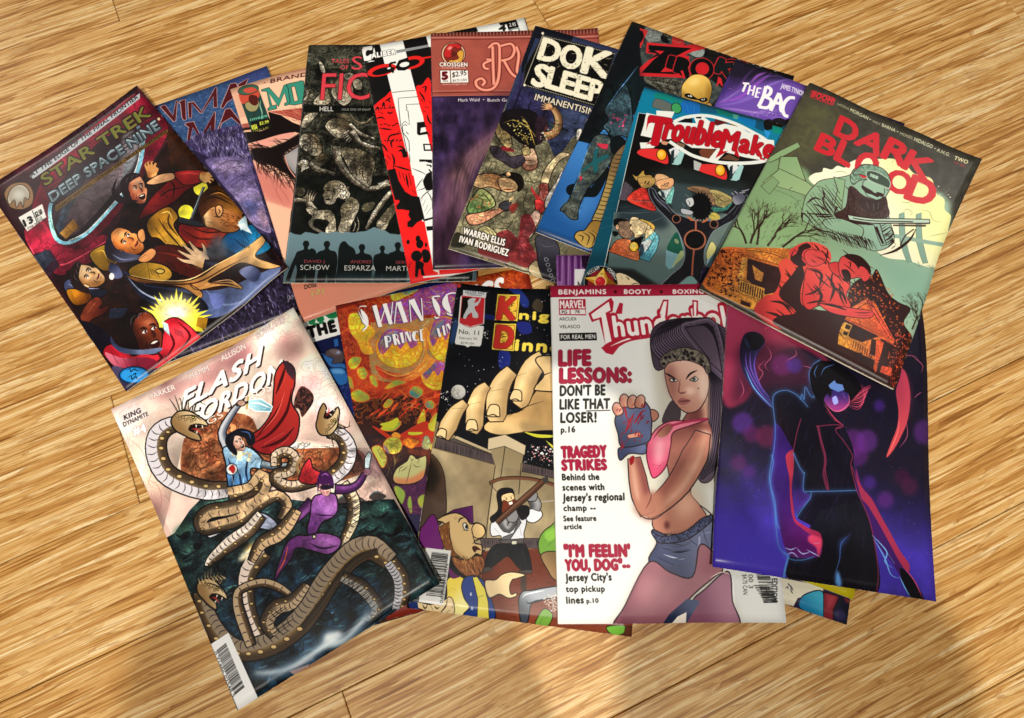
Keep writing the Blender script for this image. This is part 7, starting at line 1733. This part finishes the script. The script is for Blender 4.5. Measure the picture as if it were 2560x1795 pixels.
def rose(cx,cy,rx,ry,seed):
    r=np.random.default_rng(seed); E(y,cx,cy,rx,ry,ol=('b87428',7),g=('e8a828',cx,cy+ry,cx,cy-ry*.2)); FS('70408c',[cx-rx*.9,cy-ry*.2,cx-rx*.5,cy-ry*.9,cx+rx*.4,cy-ry*.85,cx+rx*.8,cy-ry*.3,cx+rx*.5,cy+ry*.0,cx+rx*.3,cy-ry*.35,cx+rx*.05,cy+ry*.05,cx-rx*.2,cy-ry*.3,cx-rx*.5,cy+ry*.1,cx-rx*.75,cy+ry*.3],g=('a050b0',cx-rx,cy,cx+rx*.5,cy-ry*.4))
    FS('5c8ca0',[cx-rx*.8,cy-ry*.3,cx-rx*.4,cy-ry*.75,cx,cy-ry*.8,cx-rx*.3,cy-ry*.4,cx-rx*.5,cy],b=8,a=.8)
    for i in range(16):
        a=r.uniform(.1,3.0); q=r.uniform(.35,.95); w=r.uniform(3,8); L(['e87820','c8a020','f0f050','d85020'][i%4],w,[cx+rx*q*np.cos(a),cy+ry*q*np.sin(a),cx+rx*(q-.12)*np.cos(a+.4),cy+ry*(q-.05)*np.sin(a+.4),cx+rx*q*np.cos(a+.8),cy+ry*q*np.sin(a+.8)])
    for i in range(8): a=i*.8; L('e8e8a8',4,[cx+rx*.9*np.cos(a),cy+ry*.9*np.sin(a),cx+rx*.8*np.cos(a+.35),cy+ry*.85*np.sin(a+.35),cx+rx*.85*np.cos(a+.7),cy+ry*.8*np.sin(a+.7)],a=.8)
rose(1120,850,235,200,5); rose(1580,760,170,230,6); rose(1500,1120,160,150,8)
E('5c5c98',1450,1040,40,34); FS('c83c20','880,1020 1000,1080 1200,1100 1340,1000 1380,860 1340,700 1380,640 1420,700 1400,900 1480,980 1340,1120 1200,1180 960,1150',g=('e8a040',900,1050,1360,900)); folds('e8c860',8,'900,1050 1100,1130 1300,1060','1360,700 1370,880 1300,1040','1420,960 1340,1060 1180,1150'); folds('8c2418',6,'920,1080 1100,1150 1300,1090','1390,660 1400,860')
def leaf(pts,c1='c8cc30',ed='e86820'): FS(c1,pts,ol=(ed,7),g=('90b048',*[float(v) for v in pts.replace(',',' ').split()][:4]))
for p in('610,980 660,940 740,950 700,1040 640,1060 610,1020','700,1060 760,1040 800,1100 780,1150 740,1160 700,1110','590,1130 640,1150 660,1260 620,1230','630,1310 700,1260 800,1310 820,1360 740,1390 660,1370','820,1130 880,1130 900,1240 840,1200','980,1240 1080,1170 1190,1190 1120,1220 1000,1260','960,1420 1010,1360 1060,1380 1020,1440 970,1450','1330,1520 1370,1460 1380,1600 1310,1700 1300,1600','1430,1580 1500,1500 1520,1600 1440,1680','930,1660 1060,1570 1140,1600 1060,1680'): leaf(p)
for p in('1220,1290 1270,1230 1340,1250 1360,1300 1310,1350 1250,1340','1380,1400 1440,1370 1480,1420 1450,1460 1400,1450','1230,1440 1260,1400 1250,1440'): leaf(p,'3c8c98'); 
folds('e87028',8,'1140,1440 1220,1400 1300,1420','1160,1480 1240,1440 1330,1460','1100,1260 1160,1300 1220,1360','1500,1340 1400,1360 1340,1420')
folds('3c5048',5,'700,800 860,830','560,700 700,690','600,880 640,840')
K('515,480 1250,240 2400,0 2000,1000 1600,1610 700,1610 560,1100',40,.5,.2,col='c83c14',w=.04,hi='f0d040')
# title in narrow fat-and-thin letters
w='fafafc'
def ser(q,c=w):
    F(c,q)
sh='3c3450'
for c,d in((sh,8),(w,0)):
    def ser(q): F(c,[float(v)+(-d if i%2==0 else d*.6) for i,v in enumerate(q.replace(',',' ').split())])
    def st(s,t_=10): L(c,t_,[float(v)+(-d if i%2==0 else d*.6) for i,v in enumerate(s.replace(',',' ').split())],t=0)
    FS(c,[float(v)+(-d if i%2==0 else 0) for i,v in enumerate('800,450 740,450 725,490 760,560 800,620 800,660 762,686 760,672 790,640 760,600 745,560 722,500 735,445 790,438'.replace(',',' ').split())]); L(c,44,[float(v)-(d if i%2==0 else 0) for i,v in enumerate('745,475 790,560 812,640'.replace(',',' ').split())])
    ser('858,440 900,425 955,640 915,648'); ser('958,420 1000,408 1060,610 1022,620'); st('1000,415 925,640'); st('1060,395 1035,620'); ser('1096,400 1140,385 1210,590 1165,600'); st('1100,395 1075,610'); ser('1220,375 1275,355 1365,570 1340,580 1230,400'); st('1225,370 1240,590'); st('1345,350 1360,575')
    L(c,50,[float(v)-(d if i%2==0 else 0) for i,v in enumerate('1455,340 1500,440 1525,530'.replace(',',' ').split())]); st('1530,330 1470,335 1450,360',14); st('1520,540 1490,550 1480,530',14)
    L(c,62,[float(v)-(d if i%2==0 else 0) for i,v in enumerate('1600,310 1585,400 1640,500'.replace(',',' ').split())]); st('1590,320 1640,300 1700,300',14); st('1600,500 1650,520 1720,500',16)
    T('NGS','1760,480 2150,360 1780,260',c,w=.04)
    ser('970,735 1000,728 1010,840 985,848'); st('1000,730 1030,745 1030,780 1000,790',10); ser('1050,715 1080,708 1100,815 1072,822'); st('1078,712 1105,725 1105,755 1080,765',9); ser('1090,765 1115,760 1135,810 1115,815'); ser('1125,700 1155,692 1175,795 1150,802'); ser('1180,690 1205,682 1245,780 1222,786'); st('1180,695 1190,790',7); st('1225,680 1240,780',7); ser('1260,680 1290,690 1280,740 1290,780 1260,770 1245,720'); st('1280,680 1310,690',9); st('1280,775 1315,765',9); ser('1325,665 1345,660 1358,775 1335,778')
    st('1330,670 1365,660',9); st('1335,720 1355,716',8); st('1340,778 1375,768',9)
    ser('1495,650 1520,650 1545,735 1520,740'); ser('1550,625 1572,620 1590,720 1568,724'); ser('1590,610 1618,600 1665,690 1650,700'); st('1590,615 1605,700',7)
T('MARTIN SIMMONDS','1700,640 1900,590 1705,620','f0f0f0')
grid((0.716734,-0.114054,-144.693,0.169132,0.781075,945.647,1.28954e-06,4.329e-05))
# tulips and sleeping face
F('241018','200,250 1100,100 1200,1700 1000,1700 400,400'); FS('c03018','400,110 500,150 640,230 740,190 1000,60 1150,180 1100,300 900,350 760,330 560,240'); FS('c8cc30','490,90 600,60 680,20 700,60 640,140 540,120'); FS('c8cc30','810,180 880,180 960,180 960,200 880,215 820,210'); FS('c8c038','1040,80 1110,90 1100,170 1040,150')
FS('e88420','750,270 830,250 930,280 900,330 840,365 770,330',ol=('a83018',5)); FS('e89830','620,220 660,180 720,210 700,260')
FS('b0b840','540,290 600,240 700,250 740,330 710,400 640,425 560,400 530,350',ol=('d86820',5)); folds('4c6038',6,'560,310 640,320 700,280','600,400 640,330 700,380','640,300 600,360'); FS('6c5490','530,330 560,400 600,420 570,350',a=.8)
FS('a8b048','400,360 480,330 540,400 570,490 520,580 450,470',ol=('d85c20',6)); folds('4c5c90',7,'460,380 500,450','500,440 540,500'); FS('90a870','990,230 1040,240 1060,330 1020,380 960,340',ol=('5c4890',5)); FS('b0b040','1050,320 1090,300 1080,370 1050,370')
for s in('640,430 660,500 650,560','740,380 680,520','700,430 640,600','560,500 620,650','600,560 570,680'): L('8c9450',8,s)
FS('5c2418','780,390 900,370 1050,400 1050,600 1000,480 860,430',b=6); 
FS('c8c888','640,680 680,590 760,530 800,500 830,440 870,450 900,480 960,460 1005,450 1010,540 990,640 960,700 860,750 740,760 660,740',ol=('2c1410',5)); FS('d88858','640,690 740,700 860,680 1005,600 980,700 900,760 700,760',b=12,clip=True); folds('40241c',6,'700,640 720,580 770,560','720,620 760,600 800,560','830,460 850,500 870,470','880,500 920,530','860,530 900,570 950,560','905,470 930,500 910,520'); L('6c5038',8,'850,490 820,620 780,780')
F('3c1440','620,760 720,780 900,760 1010,650 1020,800 960,1200 800,1130',n=('5c2454',20,1.5,1)); F('241c44','760,1100 980,1100 960,1220 900,1400 830,1250')
K('400,250 1100,230 1080,440 840,430 560,600',30,.5,.4,col='7c3c18')
for p in('650,800 700,790 770,860 750,960 720,980 680,900','820,900 840,930 850,1060 830,1080 800,980','920,920 980,880 1000,960 960,1030 920,980'): leaf(p,'b0b848','8c8440')
folds('7c3c60',6,'780,1060 880,1020 990,1040','760,1000 860,1060 980,1090','800,780 860,830 830,860','860,770 880,800 860,830')

# blue hairy cover at far left

# ---- animal
cover('animal', '241c38', (0.91849,-0.233246,625.724,0.386517,1.17013,-500.734,1.73322e-06,5.81842e-05))
F('3c5c8c','0,400 1170,50 1300,300 1000,700 300,900 -600,700',n=('28406c',22,2.2,1)); S('c8d8f0 6c90c0',"0,400 1170,60 1200,400 500,780 100,600",420,2.6); F('303c70','700,160 1170,50 1190,140 900,220',n=('3c4c84',10,1.5,1))
m='4c1018'; ed='e0b0a8'
def stq(q): F(m,q,ol=(ed,5))
for q in('80,430 130,410 210,520 240,370 255,370 240,575 215,580','265,390 290,370 335,355 345,560 320,570 300,540 285,400','360,390 420,380 500,480 640,240 655,240 660,440 620,440 620,330 500,500 480,490 400,400 400,540 370,545','690,440 790,210 850,200 870,240 900,440 850,440 840,340 760,390 720,450','870,215 980,160 960,200 940,240 900,300'): stq(q)
for q in('330,610 350,590 420,580 490,730 630,480 640,490 630,690 590,690 590,620 500,760 480,750 410,640 380,780 350,780 370,640','650,690 740,460 790,450 900,590 880,610 800,540 700,600 680,680'): stq(q)
T('ANI','-260,500 60,440 -250,340',m)
F('2c2448','300,800 480,700 900,600 1050,900 1100,1400 1250,2000 1000,1700 900,1250 700,1000 480,900',n=('483c6c',10,2.4,1)); S('8078a8 14101c a8a0cc',"360,720 600,680 900,620 1000,900 960,980 540,960",700,3.5,r2=30,ang=80); S('807cb0 14101c',"950,900 1040,900 1240,1700 1180,1700 1000,1200",160,3,r2=24,ang=70)
FS('8c7ca8','530,970 640,940 850,930 960,970 1010,1060 1040,1180 1080,1280 1130,1440 1160,1560 1190,1700 1000,1600 860,1380 700,1200 600,1060',g=('605488',900,1500,760,1000)); FS('b09cc0','600,980 800,950 920,980 960,1060 800,1100 660,1080',b=24,a=.7); FS('a898cc','800,1260 960,1240 1060,1340 1080,1420 960,1400 860,1330',b=26,a=.7); FS('46508c','900,1380 1060,1400 1060,1520 980,1500',b=20,a=.8); FS('e8b8c8','1060,1480 1110,1480 1170,1600 1120,1620',b=14,a=.7)
for s in('630,1060 700,1000 800,970 950,980','690,1110 780,1050 900,1030 990,1090','740,1210 860,1140 920,1120 1020,1160','780,1240 900,1160 960,1170 1040,1240','780,1235 1040,1250','830,1330 960,1250','890,1400 1020,1250','940,1240 1040,1240 1110,1340','1000,1480 1120,1400','1040,1540 1150,1480','1060,1600 1160,1560','1000,1400 1100,1360'): L('3c3058',5,s)
K('360,650 900,620 1050,1000 1190,1700 1000,1600 480,920',20,.4,.4,col='241c40')
grid((1.77324,-0.450305,488.516,0.746211,2.25905,-611.664,3.34615e-06,0.00011233))
K('640,900 760,940 1100,1500 300,1700 -200,1600 300,1300',10,.6,.8,hi='8078a8')
F('342c48','640,900 760,940 1100,1500 300,1700 -200,1600 300,1300',n=('14101c',12,2,1)); S('5c5084 8c80b0 100c18',"100,1560 760,930 800,1100 850,1320 300,1560",900,2.6,r2=13,ang=60); T('JAMIE DELANO','795,1262 960,1215 790,1238','b8b0c8')
# pink cover with the big eye

# ---- pink
cover('pink', 'e09880', (0.921337,-0.287258,-657.039,0.370236,1.16547,-626.2,1.73322e-06,5.81842e-05))
k='140c0c'
F('e8a08c','780,260 1600,60 2800,-100 3200,2400 1400,2500 1100,2000',g=('f0c0a0',1400,2100,1100,400)); F('e0ac90','790,265 1560,60 2600,-160 2600,300 1560,470 1180,500 900,560'); F('f0c8a8','1080,240 2600,-100 2600,200 1540,450 1300,490 1170,490')
T('· BRANDON GRAHAM ·','1140,236 2300,-60 1142,196','40201c',w=.02)
F('20403c','890,340 1090,290 1220,650 1010,700'); FS('c84c38','890,320 940,280 1000,260 1080,290 1090,360 1000,400 920,420'); E('3c6450',985,285,104,48,-12,ol=('241c18',5)); FS('c85040','935,300 960,270 1030,262 1070,290 1000,320'); FS('9c9468','950,420 1000,400 1080,380 1090,440 1060,490 1000,500 960,470',ol=(k,4)); FS('501c18','1000,340 1070,350 1080,420 1040,440 990,400'); L('8cc0a8',10,'1110,385 1100,440 1120,510 1110,560'); F('243830','1030,500 1060,490 1050,560 1030,580')
T('image','1000,590 1170,545 1000,565','70c8a8',w=.04); F('14140f','1005,600 1190,560 1225,650 1020,705'); T('$2.99','1095,630 1185,610 1092,600','d8e04c',w=.04); T('VISA','1015,680 1070,665 1010,635','d8e04c',w=.05); T('DEC US','1030,700 1180,660 1028,684','c8d048')
c='38907c'
def tq(q): F(c,q,ol=(k,5))
tq('1115,285 1190,260 1290,370 1340,235 1385,220 1400,270 1430,410 1350,440 1340,420 1370,400 1345,310 1285,450 1190,320 1220,440 1265,430 1265,470 1180,490 1175,470 1200,450 1170,300 1120,300'); tq('1360,225 1480,190 1500,180 1530,180 1560,400 1440,430 1380,425 1400,400 1380,260'); F('f0c8a8','1410,250 1445,240 1480,380 1440,395',ol=(k,5))
# brow, lid, lashes
F('a84c40','1190,500 1560,450 1560,600 1300,520'); S('5c201c d87c68',"1200,500 1540,460 1530,600 1300,560",70,4,r2=50,ang=20); F(k,'1180,500 1300,530 1420,600 1560,650 1560,720 1440,695 1250,740 1100,780 960,815 925,700 1100,690 1215,650'); F('a45448','915,620 980,610 1000,680 920,680'); F(k,'905,660 1000,650 1005,670 915,690')
FS('e8a090','960,830 1100,780 1300,720 1440,700 1380,760 1200,830 1000,900'); FS(k,'1000,870 1060,850 1200,850 1330,800 1500,700 1560,690 1560,790 1400,860 1340,900 1330,960 1400,1080 1450,1150 1440,1180 1340,1100 1200,1020 1060,990 1000,960',s=0,b=4)
S(k,"970,820 1200,830 1400,760 1450,860 1330,960 1450,1180 1100,1050 1000,960",220,7,r2=60,ang=20); S(k,"1040,960 1330,960 1440,1180 1420,1260 1280,1200 1060,1080",150,6,r2=64,ang=65)
FS('8c8c90','1340,930 1380,900 1560,830 1560,1280 1450,1130 1380,1040',ol=(k,9)); FS('b8b0b0','1350,930 1400,900 1560,870 1560,1060 1460,1060 1400,1010',b=14,a=.6); L('d89888',9,'1340,930 1380,1050 1450,1150',t=0)
F('c86c64','1010,1000 1200,1120 1440,1240 1430,1480 1160,1380 1060,1200',b=26,a=.75); F('f0c0a0','1140,1380 1420,1470 1600,1480 1900,2500 1300,2400',b=4,a=.8); L('a05850',4,'1200,1180 1260,1300 1340,1440'); L('a05850',4,'1230,1180 1330,1300 1400,1420')
grid((0.822792,-0.256533,22.9614,0.330635,1.04081,1988.42,1.54783e-06,5.19608e-05))
F('e08c74','40,220 1300,150 1200,260 160,600',g=('d89078',100,400,900,250)); T('DOSE','180,268 300,240 178,225','1c1c1c',w=.02); T('|2|','250,332 370,300 248,285','d8c878',w=.0,o=('705c30',2))
# white banner and blue machine

# ---- robot
cover('robot', '101c50', (0.855155,-0.144378,150.237,0.233623,0.9349,-508.147,1.54783e-06,5.19608e-05))
F('f4f4f4','-400,400 540,300 600,690 250,790 -400,900'); T('RO','230,590 540,500 250,430','1c7c48',w=.1); T('THE BIG','215,740 780,600 190,640','0c0c0c',w=.07)
F('14205c','250,790 900,600 1300,2600 -300,2500',g=('0c1440',500,1400,400,800)); F('2860a8','460,760 500,750 510,820 470,835',b=3); FS('4c4044','375,890 440,850 520,860 560,900 560,970 480,1040 400,1000',ol=('0c1020',6)); FS('6c5c60','420,870 500,860 540,900 480,920',b=5); E('8890b0',505,890,20,16); FS('2c64a8','350,920 400,930 460,960 440,1000 560,1000 570,1060 440,1040 380,980',ol=('081030',6)); FS('2468b0','400,1060 560,1050 600,1180 520,1220 450,1130',ol=('081030',6)); FS('5c9cd8','440,1060 540,1060 560,1100 460,1100',b=5)
folds('3c78c0',6,'460,1130 540,1120','480,1200 560,1150','400,1000 440,1050','350,920 330,900 400,930'); S('2c58a0',"420,1100 600,1100 640,1380 560,1340",60,4,r2=20)
grid((1.01656,-0.171628,722.008,0.277718,1.11136,1273.29,1.83998e-06,6.17681e-05))
F('3c2820','-100,1200 200,1240 200,1360 -100,1450'); S('c8a878 1c2c60',"-60,1290 200,1260 200,1340 -60,1390",40,10)
# purple boards and white label

# ---- strip
cover('strip', '6c3078', (1.75643,-0.0659032,-1234.32,0.0310971,1.92944,-2715.4,3.10567e-06,0.000104258))
F('743c84','755,1395 1600,1400 1600,3500 760,3500',g=('5c2870',760,1500,960,1400))
for i in range(16): L(['9c6cac','44184c','c090c8'][i%3],5,f'{762+i*12+i%3*3},1398 {766+i*12},1575',t=0,a=.8)
F('24102c','900,1395 960,1400 960,1470 905,1460'); F('f0f0f4','862,1472 1300,1472 1300,2400 858,2400'); F('a878b8','758,1540 790,1540 790,1600 758,1600',a=.7); T('NO. 3','880,1600 1000,1600 880,1540','2c2c2c')
# yellow-edged and blue-figure covers at the bottom right

# ---- yellow
cover('yellow', 'd8cc20', (1.09183,0.319807,242.047,-0.395821,1.22411,1986.05,2.04753e-06,6.87358e-05))
F('e0d020','700,200 1200,300 1200,560 700,440',g=('b8ac10',700,380,1140,500))

# ---- blue
cover('blue', '28203c', (1.10943,0.283003,335.075,-0.352375,1.24503,2093.66,2.04753e-06,6.87358e-05))
F('e0dcc8','640,380 960,440 940,490 780,520 740,600 640,560'); S('181c3c',"700,430 740,430 760,480 710,490",12,8,r2=14); F('f0ecc0','880,450 960,460 940,480',b=4)
FS('1878a8','790,540 840,490 950,480 960,650 880,625 800,590',ol=('0c1428',7),g=('40a8c8',830,600,930,490)); F('7c2430','955,480 1060,510 1040,560 1020,600 1020,670 955,650',ol=('14080c',6)); F('b0404c','975,495 1040,510 1020,560 985,600',b=6,a=.7); F('181828','1060,510 1140,530 1110,700 1020,675 1025,600'); F('8c3038','1085,520 1135,530 1125,560',b=4); FS('3c3468','1030,610 1080,600 1110,660 1040,670',b=6,a=.6); FS('4c3c54','690,560 800,590 780,610 690,580')


for name in ORDER:
    build_comic(name)


# ---------------------------------------------------------------- the photographer, kneeling just behind the picture
def build_photographer():
    knit = Nodes('navy_jumper'); knit.set(Base_Color=lin('26304a'), Roughness=.9)
    skin = Nodes('skin'); skin.set(Base_Color=lin('c08c70'), Roughness=.55)
    glass = Nodes('black_phone'); glass.set(Base_Color=lin('101114'), Roughness=.2)
    root = link('person', None); root.location = (0, -.6, 0)
    root['label'] = 'person in a navy jumper kneeling at the bottom edge, holding a phone'; root['category'] = 'person'

    def skinned(name, pts, edges, mat, lv=2):
        me = bpy.data.meshes.new(name)
        me.from_pydata([(x, y+.6, z) for x, y, z, r in pts], edges, [])
        o = link(name, me, root)
        sk = o.modifiers.new('skin', 'SKIN'); sk.use_smooth_shade = True
        for v, p in zip(me.skin_vertices[0].data, pts):
            v.radius = (p[3], p[3])
        me.skin_vertices[0].data[0].use_root = True
        su = o.modifiers.new('round', 'SUBSURF'); su.levels = su.render_levels = lv
        me.materials.append(mat.mat)
        return o
    pts = [(0, -.86, .28, .13), (0, -.76, .41, .12), (0, -.62, .52, .125), (0, -.52, .59, .07), (0, -.45, .62, .045),
           (.17, -.56, .55, .055), (.09, -.36, .44, .040), (.01, -.12, .485, .026), (-.17, -.56, .55, .055), (-.24, -.64, .34, .042), (-.17, -.50, .21, .028),
           (.11, -.84, .26, .085), (.15, -.50, .10, .07), (.13, -.92, .07, .05), (-.11, -.84, .26, .085), (-.15, -.50, .10, .07), (-.13, -.92, .07, .05)]
    ed = [(0, 1), (1, 2), (2, 3), (3, 4), (2, 5), (5, 6), (6, 7), (2, 8), (8, 9), (9, 10), (0, 11), (11, 12), (12, 13), (0, 14), (14, 15), (15, 16)]
    skinned('body', pts, ed, knit)
    skinned('head', [(0, -.45, .62, .045), (0, -.39, .63, .07), (0, -.33, .69, .105), (0, -.29, .75, .085)], [(0, 1), (1, 2), (2, 3)], skin)
    # right hand behind the phone, left hand resting on the thigh
    for ox, oy, oz, fl in ((.01, -.12, .485, 0), (-.17, -.50, .21, -1)):
        hp = [(ox, oy, oz, .024), (ox, oy+.045, oz+.004, .027)]; he = [(0, 1)]
        for k in range(4):
            b = len(hp); q = -.027+.018*k; l = (.9, 1.0, .95, .78)[k]
            hp += [(ox+q, oy+.075, oz+.004, .0085), (ox+q*1.15, oy+.075+.026*l, oz+.008*fl, .008), (ox+q*1.2, oy+.075+.044*l, oz+.004+.02*fl, .007)]
            he += [(1, b), (b, b+1), (b+1, b+2)]
        b = len(hp); hp += [(ox-.042, oy+.045, oz, .010), (ox-.060, oy+.068, oz-.004, .009)]; he += [(1, b), (b, b+1)]
        skinned('hand', hp, he, skin, 1)
    bm = bmesh.new(); bmesh.ops.create_cube(bm, size=1)
    bmesh.ops.scale(bm, vec=(.150, .073, .008), verts=bm.verts)
    bmesh.ops.bevel(bm, geom=bm.edges[:], offset=.003, segments=2, affect='EDGES')
    me = bpy.data.meshes.new('mobile_phone'); bm.to_mesh(me); bm.free(); me.materials.append(glass.mat)
    ph = link('mobile_phone', me)
    ph['label'] = 'black phone held level in both hands above the floor'; ph['category'] = 'phone'
    ph.matrix_world = Matrix.Translation((0, 0, HEIGHT/1000)) @ Matrix.Rotation(PITCH, 4, 'X') @ Matrix.Translation((0, -.025, .012))


build_photographer()
